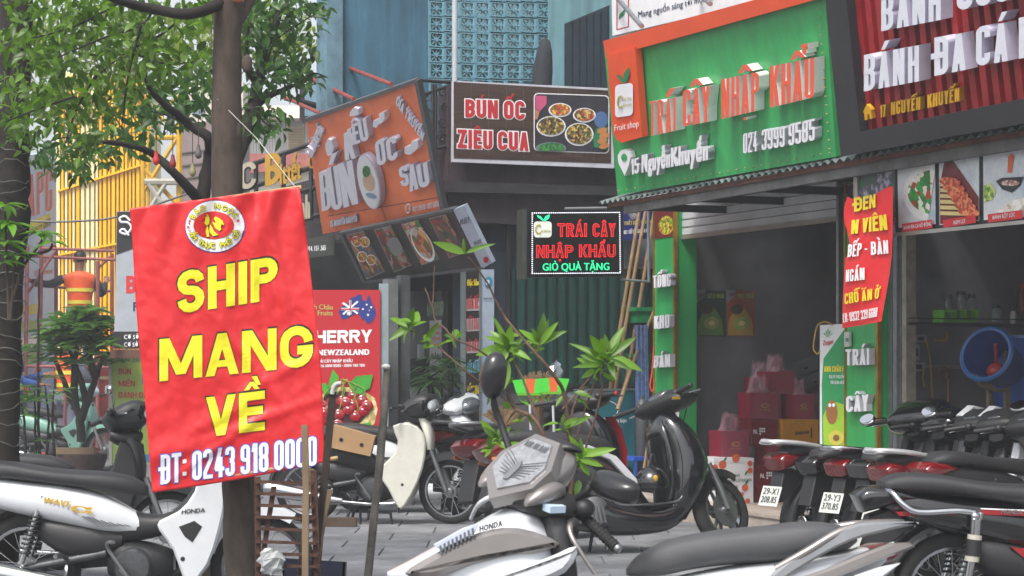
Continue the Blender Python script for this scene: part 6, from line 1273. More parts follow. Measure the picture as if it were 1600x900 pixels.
def platepart(root, name, out, y0, y1, m, T=None, b_=.008, rs=0, label=None):
    b = MB(); b.T = T; b.plate(out, y0, y1, b_, rs); return b.build(name, m, root, 35, local=True, label=label)
def mirror(root, base, head, rx, rz, m, T, face=MIRG, tilt=0.0, pitch=0):
    s = tubepart(root, 'mirror', [base, V(base)+(V(head)-V(base))*.6+V((.02, 0, .01)), head], .006, CHROME if m is CHROME else MATTE, T)
    b = MB(); b.T = T; R = Matrix.Rotation(pitch, 3, 'Y') @ Matrix.Rotation(tilt, 3, 'X'); b.ell(head, (.022, rx, rz), R, 16, 9); b.build('mirror_back', MATTE if m is not CHROME else CHROME, s, 60, local=True)
    b = MB(); b.T = T; c = V(head)+R @ V((-.0225, 0, 0)); q = [c+R @ V((0, rx*.88*math.cos(g), rz*.86*math.sin(g))) for g in [2*math.pi*k/20 for k in range(20)]]
    b.add(q, [tuple(range(20))]); b.build('mirror_glass', face, s, local=True)
ALLOYL = mat('pale rack alloy', 'b9babc', .35, .5, var=.08)
def bars(root, xh, zh, T, mg=MATTE, span=.33, back=.06, lev=CHROME, rise=.0, endm=None, levers=True, tubem=MATTE):
    for s in (-1, 1):
        tubepart(root, 'handlebar', [(xh, 0, zh), (xh-.02, s*.10, zh+.02+rise), (xh-.05, s*.2, zh+.02+rise)], .011, tubem, T)
        g = tubepart(root, 'grip', [(xh-.05, s*.2, zh+.02+rise), (xh-back-.02, s*span, zh+.015+rise)], [.0165, .0175], mg, T)
        b = MB(); b.T = T; b.ell((xh-back-.021, s*(span+.006), zh+.015+rise), (.018, .012, .018)); b.build('bar_end', endm or mg, g, 60, local=True)
        b = MB(); b.T = T; b.ell((xh-.045, s*.18, zh+.02+rise), (.03, .028, .026)); b.build('switch_housing', MATTE, root, 60, local=True)
        tubepart(root, 'brake_cable', [(xh-.0, s*.16, zh+.01+rise), (xh+.10, s*.15, zh+.05+rise), (xh+.16, s*.05, zh-.05), (xh+.10, s*.02, zh-.2)], .0045, MATTE, T, n=5)
        if levers: tubepart(root, 'lever', [(xh-.01, s*.17, zh+.015+rise), (xh+.03, s*.25, zh+.01+rise), (xh+.015, s*.35, zh+.0+rise)], [.008, .007, .006], lev, T)
def spring(root, name, p0, p1, r, m, turns=9, body=CHROME):
    s = tubepart(root, name, [p0, p1], r*.55, body, sm=False); p0, p1 = V(p0), V(p1); d = p1-p0; a = d.orthogonal().normalized(); b_ = d.normalized().cross(a)
    pts = [p0+d*(.12+.6*k/(turns*8))+(a*math.cos(k*math.pi/4)+b_*math.sin(k*math.pi/4))*r for k in range(turns*8+1)]; b = MB(); b.tube(pts, .006, 5); b.build('coil', m, s, 60, local=True)
def ltext(root, body, x0, z0, x1, z1, h, y, m, side=-1, bold=.05, slant=0, name='lettering'):
    """flat lettering on the side of a bike; side -1 = right side"""
    def sf(px, py, l): return V((px, side*(abs(y)+l), py))
    def sf2(px, py, l=0): return V((px, side*(y+l), -py))
    return text(sf2, body, (x0, -z0, x1, -z1, h, h), m, root, name, bold=bold, local=True, slant=slant, lift=.003)
def plate_lbl(root, c, w, h, tilt, lines=None, T=None):
    b = MB(); R = Matrix.Rotation(tilt, 3, 'Y'); b.box(c, (.004, w, h), R); pl = b.build('number_plate', PLATE, root, local=True)
    if lines:
        for i, tx in enumerate(lines):
            def sf(px, py, l=0, R=R): return V(c)+R @ V((-.003-l, -px, -py))
            text(sf, tx, (-w*.4, -h*.08+i*h*.42, w*.4, -h*.08+i*h*.42, h*.33, h*.33), mat('plate digits', '1c1c1e', .5), pl, 'plate_lettering', bold=.035, local=True, lift=.001)
    return pl
def bike(label, contact, L_dir, group, kind, scale=1.0, lean=0, name='parked_motorbike', **o):
    """contact: rear contact point; L_dir: heading angle about z from +X"""
    t = thing(name, label, 'motorbike', contact, group); t.rotation_mode = 'XYZ'; t.rotation_euler = (lean, 0, L_dir); t.scale = (scale,)*3
    (underbone if kind == 'u' else scooter)(t, **o); return t
def underbone(t, body=WPAINT, shield=None, low=MATTE, seat=SEATM, steer=0, tail='wave', lamp=True, rack=None, plate=None, tailm=REDL, hubcover=ENGD, cowl=MATTE, fend=None, mirrors=(1, 1), L=1.22, muffler=CHROME, vent=True, ind=True, shout=None, cs=1.0, mp=(.80, .26), box=False, detail=True, wide=.145, mir=(.07, .045), mz=1.2, mfront=None, headz=1.0):
    shield = shield or body; fend = fend or body; r = .28
    T = steerT(.93, .95, math.radians(26), steer) if steer else None
    wheel(t, 'rear_wheel', 0, r, .075); wheel(t, 'front_wheel', L, r-.005, .065, T=T)
    fender(t, 'front_fender', L, r, .07, -75, 32, fend, T); fender(t, 'rear_fender', 0, r, .08, -95, 40, low, gap=.05, drop=.02)
    for s in (-1, 1):
        tubepart(t, 'fork_leg', [(L-.02, s*.075, r), (L-.15, s*.075, .62)], [.022, .02], ALLOY, T, sm=False, n=10); tubepart(t, 'swingarm', [(0, s*.085, r), (.42, s*.09, .36)], [.02, .022], ENG, sm=False)
        spring(t, 'rear_shock', (-.01, s*.12, r+.03), (.10, s*.13, .66), .028, MATTE if s < 0 else MATTE)
    hullpart(t, 'steering_column', [(.90, .58, .70, .05), (.98, .56, .80, .055), (1.05, .60, .84, .03)], low, T=T)
    # frame spine and underbody
    hullpart(t, 'frame_cover', [(.20, .42, .62, .05), (.40, .40, .62, .09), (.60, .42, .56, .085), (.75, .46, .57, .075), (.88, .54, .72, .06), (.95, .64, .86, .05)], low)
    # tail and side cover
    hullpart(t, 'tail_cover', [(-.42, .73, .765, .03), (-.36, .68, .78, .07), (-.2, .60, .76, .11), (.0, .55, .73, wide), (.2, .50, .71, wide), (.4, .455, .66, wide*.85), (.58, .44, .56, wide*.6), (.72, .44, .49, .05)], body)
    hullpart(t, 'side_panel', [(.05, .44, .56, .10), (.2, .34, .54, .125), (.38, .33, .50, .12), (.5, .38, .47, .09)], low)
    b = MB(); st = [(-.34, .76, .80, .07), (-.25, .745, .835, .115), (-.08, .74, .83, .13), (.10, .72, .80, .135), (.25, .70, .785, .135), (.42, .675, .775, .12), (.55, .655, .745, .09), (.62, .65, .70, .05)]
    b.hull(st, e=3.2, n=22); b.build('seat', seat, t, 60, local=True)
    # tail light, indicators, plate
    b = MB(); b.puff([(-.47, .735), (-.42, .775), (-.26, .77), (-.17, .735), (-.24, .70), (-.43, .655)], .108, .03, 0); b.build('tail_light', tailm, t, 50, local=True)
    for s in (-1, 1) if ind else (): hullpart(t, 'indicator', [(-.43, .655, .675, .008), (-.38, .645, .685, .016), (-.30, .66, .685, .010)], AMB, y0=s*.10)
    platepart(t, 'tail_mudguard', [(-.46, .44), (-.40, .44), (-.18, .60), (-.28, .68), (-.40, .64)], -.06, .06, low)
    if plate is not False: plate_lbl(t, (-.47, 0, .48), .19, .14, .35, plate)
    if rack:
        for s in (-1, 1): tubepart(t, 'grab_rail', [(-.05, s*.125, .76), (-.12, s*.155, .80), (-.30, s*.15, .835), (-.44, s*.10, .85), (-.50, s*.04, .85), (-.50, 0, .85)], .013 if rack is CHROME else .017, rack)
        hullpart(t, 'rack_plate', [(-.51, .828, .855, .07), (-.42, .825, .857, .12), (-.26, .82, .85, .13), (-.21, .825, .845, .11)], rack)
    # leg shield
    for s in (-1, 1):
        out = [(.93, .86), (1.0, .80), (1.04, .66), (1.01, .48), (.95, .30), (.86, .20), (.82, .24), (.77, .38), (.70, .48), (.70, .53), (.80, .58), (.88, .68)]
        platepart(t, 'leg_shield', shout or out, s*.10, s*.165, shield, b_=.012, rs=2)
        if vent: platepart(t, 'shield_vent', [(.80, .50), (.88, .53), (.92, .50), (.87, .42), (.83, .45)], s*.16, s*.170, low, b_=.003)
        b = MB(); b.ell((.82, s*.166, .335), (.012, .006, .012)); b.build('bolt', low, t, 60, local=True)
    hullpart(t, 'shield_front', [(.62, 1.0, 1.06, .10), (.7, .99, 1.065, .12), (.8, .96, 1.05, .11), (.88, .92, 1.02, .09)], shield, z=True)
    # engine
    hullpart(t, 'crankcase', [(.42, .24, .40, .07), (.5, .19, .42, .11), (.62, .18, .41, .12), (.72, .22, .38, .10), (.78, .26, .35, .06)], hubcover)
    b = MB(); b.lathe((.56, -.10, .29), (0, -1, 0), [(0, .10), (.03, .098), (.045, .085), (.05, .03)], 20); b.build('engine_cover', ENG, t, 40, local=True); b = MB(); b.lathe((.55, .10, .29), (0, 1, 0), [(0, .095), (.03, .09), (.045, .07)], 20); b.build('engine_cover', ENG, t, 40, local=True)
    for k in range(5): b = MB(); b.box((.77+k*.028, 0, .335+k*.004), (.012, .17, .13)); b.build('cooling_fin', ENG, t, local=True)
    tubepart(t, 'exhaust', [(.86, -.05, .30), (.84, -.11, .20), (.60, -.13, .17), (.30, -.15, .19)], .016, muffler, n=8)
    m_ = hullpart(t, 'muffler', [(-.34, .25, .34, .045), (-.30, .235, .36, .055), (-.05, .195, .31, .052), (.2, .165, .255, .045), (.32, .175, .225, .025)], muffler, y0=-.165, e=2)
    hullpart(t, 'muffler_cap', [(-.38, .27, .315, .02), (-.34, .25, .345, .045), (-.30, .238, .35, .05)], MATTE, y0=-.165, e=2)
    tubepart(t, 'kick_starter', [(.50, -.16, .28), (.56, -.19, .22), (.44, -.20, .40), (.48, -.25, .43)], .010, ALLOY); tubepart(t, 'foot_peg', [(.58, -.10, .22), (.58, -.25, .22)], .013, RUBBER, sm=False); tubepart(t, 'foot_peg', [(.58, .10, .22), (.58, .25, .22)], .013, RUBBER, sm=False)
    tubepart(t, 'passenger_peg', [(.22, -.10, .33), (.20, -.2, .36), (.19, -.28, .36)], .012, ALLOY); platepart(t, 'chain_case', [(.0, .24), (.0, .33), (.4, .36), (.4, .27)], .10, .125, ENGD, rs=1)
    for s in (-1, 1): tubepart(t, 'centre_stand', [(.40, s*.09, .22), (.34, s*.14, .01)], .012, MATTE, sm=False)
    # handlebar group
    hz = headz-1.0
    cp = lambda L_: [(.93+(x_-.93)*cs, .96+(z_-.96)*cs+hz) for x_, z_ in L_]
    b = MB(); b.T = T; b.puff(cp([(.80, .985), (.86, 1.035), (.96, 1.085), (1.05, 1.075), (1.065, 1.03), (1.045, .99), (1.07, .955), (1.02, .905), (.93, .885), (.86, .90), (.82, .93)]), .15*cs, .055, 2); b.build('head_cowl', cowl, t, 50, local=True)
    b = MB(); b.T = T; b.puff(cp([(1.00, 1.02), (1.055, 1.045), (1.085, 1.01), (1.095, .965), (1.06, .93), (1.0, .925)]), .115*cs, .035, 2); b.build('headlight', LENS, t, 50, local=True)
    hullpart(t, 'lower_cowl', [(.84, .86, .92, .05), (.92, .82, .91, .085), (1.0, .83, .92, .08), (1.04, .86, .91, .05)], low, T=T)
    b = MB(); b.T = T; b.ell((.875, 0, 1.02+hz), (.04, .08, .02)); b.build('speedometer', mat('dial glass', '3c4248', .1, coat=1), t, 60, local=True)
    bars(t, .87, .965+hz, T)
    for s, on in zip((-1, 1), mirrors):
        if on: mirror(t, (.84, s*.14, 1.0+hz), (mp[0], s*mp[1], mz), mir[0], mir[1], CHROME, T, pitch=.75 if mp[0] < .75 else 0)
def scooter(t, body=BPAINT, low=None, seat=SEATM, steer=0, L=1.27, r=.235, tailm=REDL, cowl=None, inner=MATTE, rack=None, plate=None, stripe=None, headlight=True, mirrors=(0, 0), grips=MATTE, endm=None, lev=CHROME, cast=1, ventm=ALLOY, lampface=False, front=None, badge=None, cw=.20, ext=False, h=1.0, w=.09, fend=None):
    low = low or body; cowl = cowl or body; front = front or body
    T = steerT(.98, .9, math.radians(26), steer) if steer else None
    wheel(t, 'rear_wheel', 0, r, w+.01, cast=cast); wheel(t, 'front_wheel', L, r, w, cast=cast, T=T)
    fender(t, 'front_fender', L, r, w, -80, 30, fend or low, T)
    for s in (-1, 1): tubepart(t, 'fork_leg', [(L-.005, s*.085, r+.0), (L-.06, s*.085, r+.16), (L-.12, s*.08, .56)], [.024, .024, .02], ALLOY, T, sm=False, n=10)
    hullpart(t, 'rear_body', [(-.40, .66, .735, .05), (-.32, .60, .76, .10), (-.15, .50, .74, .15), (.05, .44, .71, .175), (.25, .37, .68, .18), (.40, .26, .60, .165), (.50, .20, .44, .155)] if not ext else [(-.40, .66, .735, .05), (-.32, .60, .76, .10), (-.15, .50, .74, .15), (.05, .44, .72, .175), (.25, .37, .71, .185), (.40, .26, .68, .18), (.52, .17, .60, .175), (.62, .14, .46, .165), (.70, .13, .34, .15)], body)
    b = MB(); b.hull([(-.36, .73, .77, .07), (-.25, .72, .81, .12), (-.05, .70, .815, .145), (.15, .68, .79, .15), (.3, .66, .78, .14), (.43, .63, .755, .11), (.50, .62, .70, .05)], e=3.2, n=22); b.build('seat', seat, t, 60, local=True)
    b = MB(); b.puff([(-.46, .70), (-.40, .745), (-.26, .755), (-.16, .73), (-.22, .68), (-.38, .61), (-.43, .64)], .122, .035, 0); b.build('tail_light', tailm, t, 50, local=True)
    for s in (-1, 1): hullpart(t, 'indicator', [(-.40, .615, .635, .006), (-.34, .60, .645, .014), (-.24, .62, .65, .008)], AMB, y0=s*.12)
    platepart(t, 'tail_mudguard', [(-.46, .32), (-.42, .30), (-.20, .48), (-.24, .60), (-.36, .60)], -.07, .07, MATTE)
    if plate is not False: plate_lbl(t, (-.455, 0, .44), .19, .14, .35, plate)
    if rack:
        for s in (-1, 1): tubepart(t, 'grab_rail', [(-.02, s*.13, .755), (-.10, s*.16, .79), (-.28, s*.155, .825), (-.42, s*.11, .845), (-.48, s*.04, .85), (-.48, 0, .85)], .017, rack)
        hullpart(t, 'rack_plate', [(-.48, .835, .853, .05), (-.40, .832, .853, .1), (-.28, .83, .848, .10), (-.25, .83, .842, .08)], rack)
    hullpart(t, 'floorboard', [(.30, .16, .42, .14), (.42, .12, .34, .165), (.65, .11, .285, .175), (.85, .13, .30, .17), (.98, .20, .42, .13)], low)
    b = MB(); b.box((.66, 0, .29), (.40, .27, .012)); b.build('floor_mat', MATTE, t, local=True)
    hullpart(t, 'leg_shield', [(.20, .84, 1.0, .10), (.32, .85, 1.07, .17), (.45, .86, 1.14, .205), (.6, .86, 1.17, .215), (.75, .84, 1.11, .20), (.86, .83, 1.02, .15), (.92, .85, .95, .08)], front, z=True, e=2.4)
    hullpart(t, 'inner_panel', [(.30, .82, .90, .11), (.45, .84, .92, .15), (.62, .83, .91, .165), (.78, .81, .88, .15), (.86, .82, .87, .10)], inner, z=True, e=3)
    if stripe:
        for s in (-1, 1): platepart(t, 'stripe', [(.0, .705), (.22, .67), (.40, .60), (.52, .47), (.60, .40), (.585, .47), (.45, .62), (.26, .695), (.05, .72)], s*.15, s*.193, stripe, b_=.004)
    hullpart(t, 'engine', [(-.08, .17, .32, .05), (.05, .15, .34, .08), (.25, .15, .35, .09), (.40, .18, .33, .07)], ENG)
    platepart(t, 'transmission_cover', [(-.10, .20), (-.06, .31), (.10, .34), (.34, .33), (.42, .26), (.34, .17), (.0, .15)], .09, .15, ENG, rs=3)
    b = MB(); b.lathe((.30, -.09, .27), (0, -1, 0), [(0, .10), (.05, .095), (.06, .07)], 20); b.build('fan_cover', ventm, t, 40, local=True)
    for k in range(7): platepart(t, 'vent_slat', [(.17+k*.03, .19), (.183+k*.03, .19), (.163+k*.03, .30), (.15+k*.03, .30)], -.155, -.165, ventm, b_=.001)
    tubepart(t, 'exhaust', [(.35, -.06, .2), (.28, -.12, .15), (.1, -.14, .17)], .016, ENGD); hullpart(t, 'muffler', [(-.32, .23, .33, .04), (-.28, .215, .345, .055), (-.05, .18, .30, .055), (.12, .165, .26, .04)], ENG, y0=-.165, e=2.2)
    hullpart(t, 'heat_shield', [(-.25, .235, .345, .02), (-.05, .20, .30, .02), (.05, .20, .27, .01)], ventm, y0=-.215, e=2.2)
    for s in (-1, 1): tubepart(t, 'centre_stand', [(.38, s*.10, .17), (.36, s*.15, .01)], .012, MATTE, sm=False)
    for s in (-1, 1): spring(t, 'rear_shock', (-.01, s*.12, r+.03), (.04, s*.12, .55), .026, MATTE, 7)
    hullpart(t, 'neck', [(.84, .90, 1.0, .06), (.90, .87, .98, .05), (.97, .86, .96, .05)], MATTE, z=True, T=T)
    b = MB(); b.T = T; b.puff([(.80, .985), (.85, 1.03), (.93, 1.065), (1.01, 1.05), (1.05, 1.0), (1.04, .95), (.98, .92), (.89, .91), (.82, .935)], cw, .065, 2); b.build('head_cowl', cowl, t, 50, local=True)
    hullpart(t, 'speedometer', [(.82, 1.0, 1.03, .05), (.86, 1.02, 1.06, .09), (.92, 1.04, 1.075, .09), (.96, 1.05, 1.072, .05)], mat('dial glass', '3c4248', .1, coat=1), T=T)
    if headlight:
        b = MB(); b.T = T; b.ell((1.035, 0, .985), (.06, .12, .055) if not lampface else (.09, .125, .075)); b.build('headlight', LENS if not lampface else mat('dark headlamp glass', '6a7278', .06, .4, coat=1), t, 60, local=True)
    for s in (-1, 1): b = MB(); b.ell((1.06, s*.13, .66), (.03, .045, .03)); b.build('front_indicator', AMB, t, 60, local=True)
    bars(t, .90, .985, T, grips, span=.36, back=.07, lev=lev, endm=endm)
    for s, on in zip((-1, 1), mirrors):
        if on: mirror(t, (.88, s*.18, 1.03), (.84, s*.30, 1.22), .075, .05, None, T)
R_ = math.radians
g0 = 'motorbikes parked on the pavement'
def gx(px, py): return G(px, py)
# --- left: white Wave-type bike, in front; black one behind it
t = bike('white and black motorbike with chrome exhaust in the left foreground, facing right', gx(43, 970), R_(3), g0, 'u', scale=1.0, body=WPAINT, mirrors=(0, 0), steer=.1, plate=None)
for s_ in (-1, 1):
    ltext(t, 'HONDA', .815, .565, .935, .575, .022, .166, MATTE, s_, bold=.08)
ltext(t, 'WAVE', .10, .625, .24, .60, .032, .149, mat('gold decal', 'c09a2c', .4), -1, bold=.12, slant=.015, name='decal'); ltext(t, 'α', .25, .575, .36, .562, .05, .147, MATS['gold decal'], -1, bold=.12, name='decal')
for k in range(7): platepart(t, 'decal_stripe', [(.30+k*.022, .555-k*.004), (.31+k*.022, .555-k*.004), (.40+k*.024, .50), (.385+k*.024, .50)], -.135+k*.007, -.142+k*.007, mat('grey decal', '6a6c70', .4), b_=.001)
t = bike('matt black motorbike parked behind the white one, its cockpit beside the red banner', gx(-42, 905), R_(2), g0, 'u', scale=1.0, body=MATTE, shield=MATTE, steer=.35, mirrors=(1, 0), mz=1.14, mir=(.045, .03), headz=1.02, L=1.2)
# --- cream cub with cardboard box, white scooter behind
cub = bike('cream leg shielded motorbike on its stand with a cardboard box on the seat', gx(482, 817), R_(-6), g0, 'u', scale=1.0, body=MATTE, shield=CREAM, fend=MATTE, steer=-.12, cowl=MATTE, mirrors=(0, 0), hubcover=ENGD, L=1.2, vent=False, shout=[(.74, .82), (.88, .84), (.99, .76), (1.01, .58), (.95, .36), (.84, .16), (.78, .15), (.70, .30), (.62, .42), (.66, .50), (.76, .60), (.78, .70)])
c = cub.location.copy()
t = thing('cardboard_box', 'brown cardboard box with two round holes lying on the cream motorbike seat', 'box', c+V((.3, -.02, .80))); csf = S(yp(c.y-.22))
b = MB(); b.slab(csf, [(514, 699), (578, 713), (586, 682), (521, 664)], .22, .06); b.build('carton', mat('brown cardboard', 'a1805c', .85, var=.1), t)
for x, y in ((533, 687), (565, 695)): smear('round_hole', csf, ellp(x, y, 3.2, 3, 0, 12), mat('hole dark', '0c0b0a', .9), t, .065)
t = bike('white scooter with big round headlight turned to the camera, blue basket in front of it', gx(560, 800), R_(2), g0, 's', scale=.98, body=WPAINT, front=WPAINT, low=WPAINT, cowl=WPAINT, steer=-.75, lampface=True, fend=WPAINT)
t = thing('blue_basket', 'blue plastic crate hanging in front of the white scooter leg shield', 'basket', P(662, 700, 17.5)); bsf = S(yp(17.5)); BBL = mat('blue basket plastic', '1d5aa0', .45)
for y in (657, 664, 671, 678, 685, 692, 699): b = MB(); b.slab(bsf, [(645+(y-657)*.22, y+3), (672+(y-657)*.18, y-1), (672+(y-657)*.18, y-5), (645+(y-657)*.22, y-1)], .02); b.slab(bsf, [(645+(y-657)*.22, y+3), (672+(y-657)*.18, y-1), (672+(y-657)*.18, y-5), (645+(y-657)*.22, y-1)], .02, -.2); b.build('basket_band', BBL, t)
for k in range(6): b = MB(); b.slab(bsf, [(654+k*4.6, 702-k), (656.4+k*4.6, 702-k), (648.4+k*4.6, 658-k), (646+k*4.6, 658-k)], .012, -.003); b.build('basket_rib', BBL, t)
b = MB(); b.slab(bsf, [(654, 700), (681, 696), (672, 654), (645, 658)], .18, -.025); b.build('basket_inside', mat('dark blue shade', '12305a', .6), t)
# --- middle: two bikes behind the silver one
t = bike('dark motorbike with grey fender behind the silver scooter mirror, second from the white scooter', gx(732, 812), R_(38), g0, 'u', scale=1.0, body=MATTE, shield=MATTE, rack=ALLOY, mirrors=(1, 0), mir=(.05, .02), mz=1.08, tailm=REDL, plate=False, ind=False)
t = bike('red tailed motorbike between the white scooter and the straw broom', gx(722, 790), R_(40), g0, 'u', scale=1.0, body=RPAINT, shield=MATTE, mirrors=(0, 0), plate=False, ind=False)
t = bike('black scooter with red bar ends half hidden behind the main black scooter', gx(798, 850), R_(50), g0, 's', plate=False, lean=R_(-5), scale=1.06, body=BPAINT, steer=.1, endm=mat('red grip end', 'b0181c', .4), lev=MATTE, front=BPAINT, cowl=MATTE, L=1.25, rack=ALLOY, cast=1)
mainb = bike('main black scooter with white side stripe, helmet and silver front fork right of the sapling', gx(856, 868), R_(22), g0, 's', plate=False, cw=.24, ext=True, stripe=mat('white stripe', 'b4b6ba', .4), scale=1.07, body=BPAINT, steer=.36, cowl=MATTE, inner=BPAINT, L=1.28, r=.25, lean=R_(-9), headlight=False, ventm=ALLOY, lev=CHROME)
tubepart(mainb, 'floor_trim', [(.42, -.165, .33), (.5, -.17, .30), (.85, -.17, .31), (.93, -.16, .36)], .007, ALLOY)
platepart(mainb, 'badge', [(.86, .985), (.92, .985), (.92, 1.005), (.86, 1.005)], -.235, -.243, mat('gold badge', 'b8963c', .3, .6), b_=.001)
def on_bike(t, p):
    return t.location+Matrix.Rotation(t.rotation_euler.z, 3, 'Z') @ V(p)*t.scale.x
_r = [o for o in col.objects if o.get('label', '').startswith('black scooter with red bar ends')][0]
platepart(_r, 'red_front_trim', [(1.05, .86), (1.13, .76), (1.18, .60), (1.15, .45), (1.165, .60), (1.10, .76)], -.10, -.19, RPAINT, b_=.004)
hp = on_bike(mainb, (.70, -.10, .50)); t = thing('helmet', 'round black helmet with small yellow badge hanging on the main black scooter', 'helmet', hp)
b = MB(); R = [];
for j in range(10):
    a = math.pi/2*(1-j/8) if j < 9 else -.25; R.append([hp+V((.125*math.cos(a)*math.cos(g), .125*math.cos(a)*math.sin(g), .12*math.sin(a)-.04)) for g in [2*math.pi*k/20 for k in range(20)]])
b.rings(R, cap=False); b.build('shell', GLOSSB, t, 60); b = MB(); b.ell(hp+V((.02, -.122, -.0)), (.018, .008, .022)); b.build('badge', YS, t, 60); tubepart(t, 'strap', [(-.05, -.05, -.06), (0, 0, .16), (.03, .02, .10)], .006, MATTE)

# --- foreground silver scooter facing left
sv = thing('silver_scooter', 'large silver and white scooter in the foreground facing left with grey seat', 'motorbike', V(((1268-800)/F*7.35, 7.35, -.0)), g0); sv.rotation_euler = (R_(5), 0, math.pi-R_(-4)); 
TS = steerT(1.0, .9, R_(26), R_(42))
wheel(sv, 'rear_wheel', 0, .28, .09, cast=1); wheel(sv, 'front_wheel', 1.29, .28, .08, cast=1, T=TS); fender(sv, 'front_fender', 1.29, .28, .09, -85, 35, SILV, TS)
for s in (-1, 1): tubepart(sv, 'fork_leg', [(1.28, s*.09, .28), (1.12, s*.085, .62)], .022, ALLOY, TS, sm=False)
b = MB(); b.hull([(-.26, .73, .76, .05), (-.20, .70, .795, .11), (-.05, .68, .81, .14), (.10, .66, .795, .145), (.25, .645, .775, .14), (.40, .62, .745, .125), (.52, .59, .71, .10), (.62, .58, .655, .06), (.66, .585, .61, .03)], e=3.0, n=26); so = b.build('seat', mat('grey black vinyl seat', '48494c', .5, var=.1, bump=.3, bscale=420), sv, 60, local=True)
hullpart(sv, 'rear_body', [(-.42, .70, .735, .02), (-.34, .63, .72, .08), (-.15, .55, .70, .14), (.1, .46, .67, .17), (.35, .38, .62, .17), (.55, .28, .56, .15), (.62, .24, .5, .13)], SILW)
for s in (-1, 1):
    platepart(sv, 'side_fin', [(-.46, .715), (-.36, .73), (-.10, .64), (.10, .58), (.14, .50), (-.08, .585), (-.30, .665)], s*.12, s*.182, SILV, b_=.01, rs=2)
    platepart(sv, 'side_panel', [(-.40, .66), (-.16, .60), (.10, .50), (.3, .40), (.3, .33), (.05, .40), (-.2, .53)], s*.13, s*.178, SILW, b_=.01, rs=2)
    tubepart(sv, 'grab_rail', [(.10, s*.16, .64), (-.02, s*.175, .70), (-.16, s*.17, .77), (-.28, s*.15, .795), (-.38, s*.11, .80), (-.44, s*.05, .80), (-.45, 0, .80)], [.016]*31, SILV)
    platepart(sv, 'rail_blade', [(-.46, .795), (-.44, .805), (-.24, .80), (-.12, .76), (.06, .665), (.14, .60), (.12, .58), (.02, .635), (-.14, .715), (-.26, .755)], s*.15, s*.185, mat('polished silver plastic', '9a9ca0', .2, .6, coat=1), b_=.009, rs=2)
hullpart(sv, 'tail_light', [(-.45, .69, .715, .02), (-.40, .66, .73, .05), (-.30, .66, .72, .09)], REDL)
hullpart(sv, 'floorboard', [(.5, .2, .40, .13), (.62, .17, .36, .16), (.9, .18, .38, .16), (1.02, .24, .46, .12)], MATTE)
# front apron: layered cowl with beak
hullpart(sv, 'front_apron', [(.84, .30, .50, .08), (.93, .30, .74, .15), (1.02, .32, .84, .18), (1.12, .36, .82, .185), (1.22, .42, .765, .17), (1.34, .49, .70, .135), (1.45, .55, .64, .085), (1.52, .58, .605, .03)], SILW, e=2.3, n=26)
for s in (-1, 1):
    platepart(sv, 'apron_side_panel', [(.92, .70), (1.06, .755), (1.20, .74), (1.36, .665), (1.46, .60), (1.36, .585), (1.20, .64), (1.02, .665)], s*.13, s*.196, SILV, b_=.02, rs=3)
    platepart(sv, 'apron_lower_fin', [(.86, .69), (.98, .645), (1.18, .60), (1.34, .52), (1.24, .48), (1.06, .54), (.90, .60)], s*.12, s*.205, SILW, b_=.02, rs=3)
    platepart(sv, 'lower_vent', [(1.02, .55), (1.18, .55), (1.26, .49), (1.12, .44), (1.0, .46)], s*.15, s*.197, MATTE, b_=.01, rs=2)
platepart(sv, 'vent_strip', [(1.20, .775), (1.26, .755), (1.36, .70), (1.335, .68), (1.22, .735)], .165, .20, mat('pale strip', 'b4bccc', .3), b_=.004)
for k in range(9): platepart(sv, 'strip_notch', [(1.222+k*.014, .758-k*.0075), (1.229+k*.014, .754-k*.0075), (1.225+k*.014, .725-k*.0075), (1.218+k*.014, .729-k*.0075)], .2, .2035, mat('strip notch', '5a5d66', .4), b_=.0005)
ltext(sv, 'HONDA', -1.205, .80, -1.13, .825, .018, .0, MATTE, 1) if False else None
def svt(px, py, l=0): return V((-px, .197+l, -py))
text(lambda px, py, l=0: V((-px, .168+l, -py)), 'HONDA', (-1.20, -.742, -1.12, -.762, .02, .02), MATTE, sv, bold=.1, local=True, lift=.022)
hullpart(sv, 'inner_panel', [(.38, .84, .92, .12), (.55, .84, .95, .15), (.72, .86, .97, .15), (.86, .88, .98, .10)], MATTE, z=True, e=3)
# turned head: cowl with shield plate, black lower cowl, meter hood
hullpart(sv, 'neck', [(.78, .92, 1.06, .09), (.86, .92, 1.06, .10), (.92, .92, 1.04, .09)], MATTE, T=TS, z=True)
hullpart(sv, 'lower_cowl', [(.90, .845, .90, .16), (.96, .815, .91, .20), (1.03, .815, .93, .19), (1.10, .83, .93, .13), (1.14, .86, .91, .06)], MATTE, T=TS, e=2.3, n=24)
hullpart(sv, 'head_cowl', [(.845, 1.01, 1.035, .04), (.88, .93, 1.05, .09), (.94, .89, 1.045, .115), (1.0, .87, 1.01, .125), (1.07, .86, .955, .115), (1.12, .865, .915, .08), (1.145, .88, .90, .03)], SILV, T=TS, e=2.4, n=24)
def shp(u, v, l=0):           # shield plane in head axes: u across (left positive to the viewer's right), v up the slope
    p = V((1.165, 0, .875))+V((-.205, 0, .165))*v; nn = V((.165, 0, .205)).normalized(); return TS(p+V((0, u, 0))+nn*(l))
def shslab(name, pts, t_, l, m, parent=None):
    b = MB(); n = len(pts); a = [shp(x, y, l) for x, y in pts]; c_ = [shp(x*1.04, y, l-t_) for x, y in pts]; b.add(a+c_, [tuple(range(n)), tuple(range(2*n-1, n-1, -1))]+[(i, n+i, n+(i+1) % n, (i+1) % n) for i in range(n)]); return b.build(name, m, parent or sv, local=True)
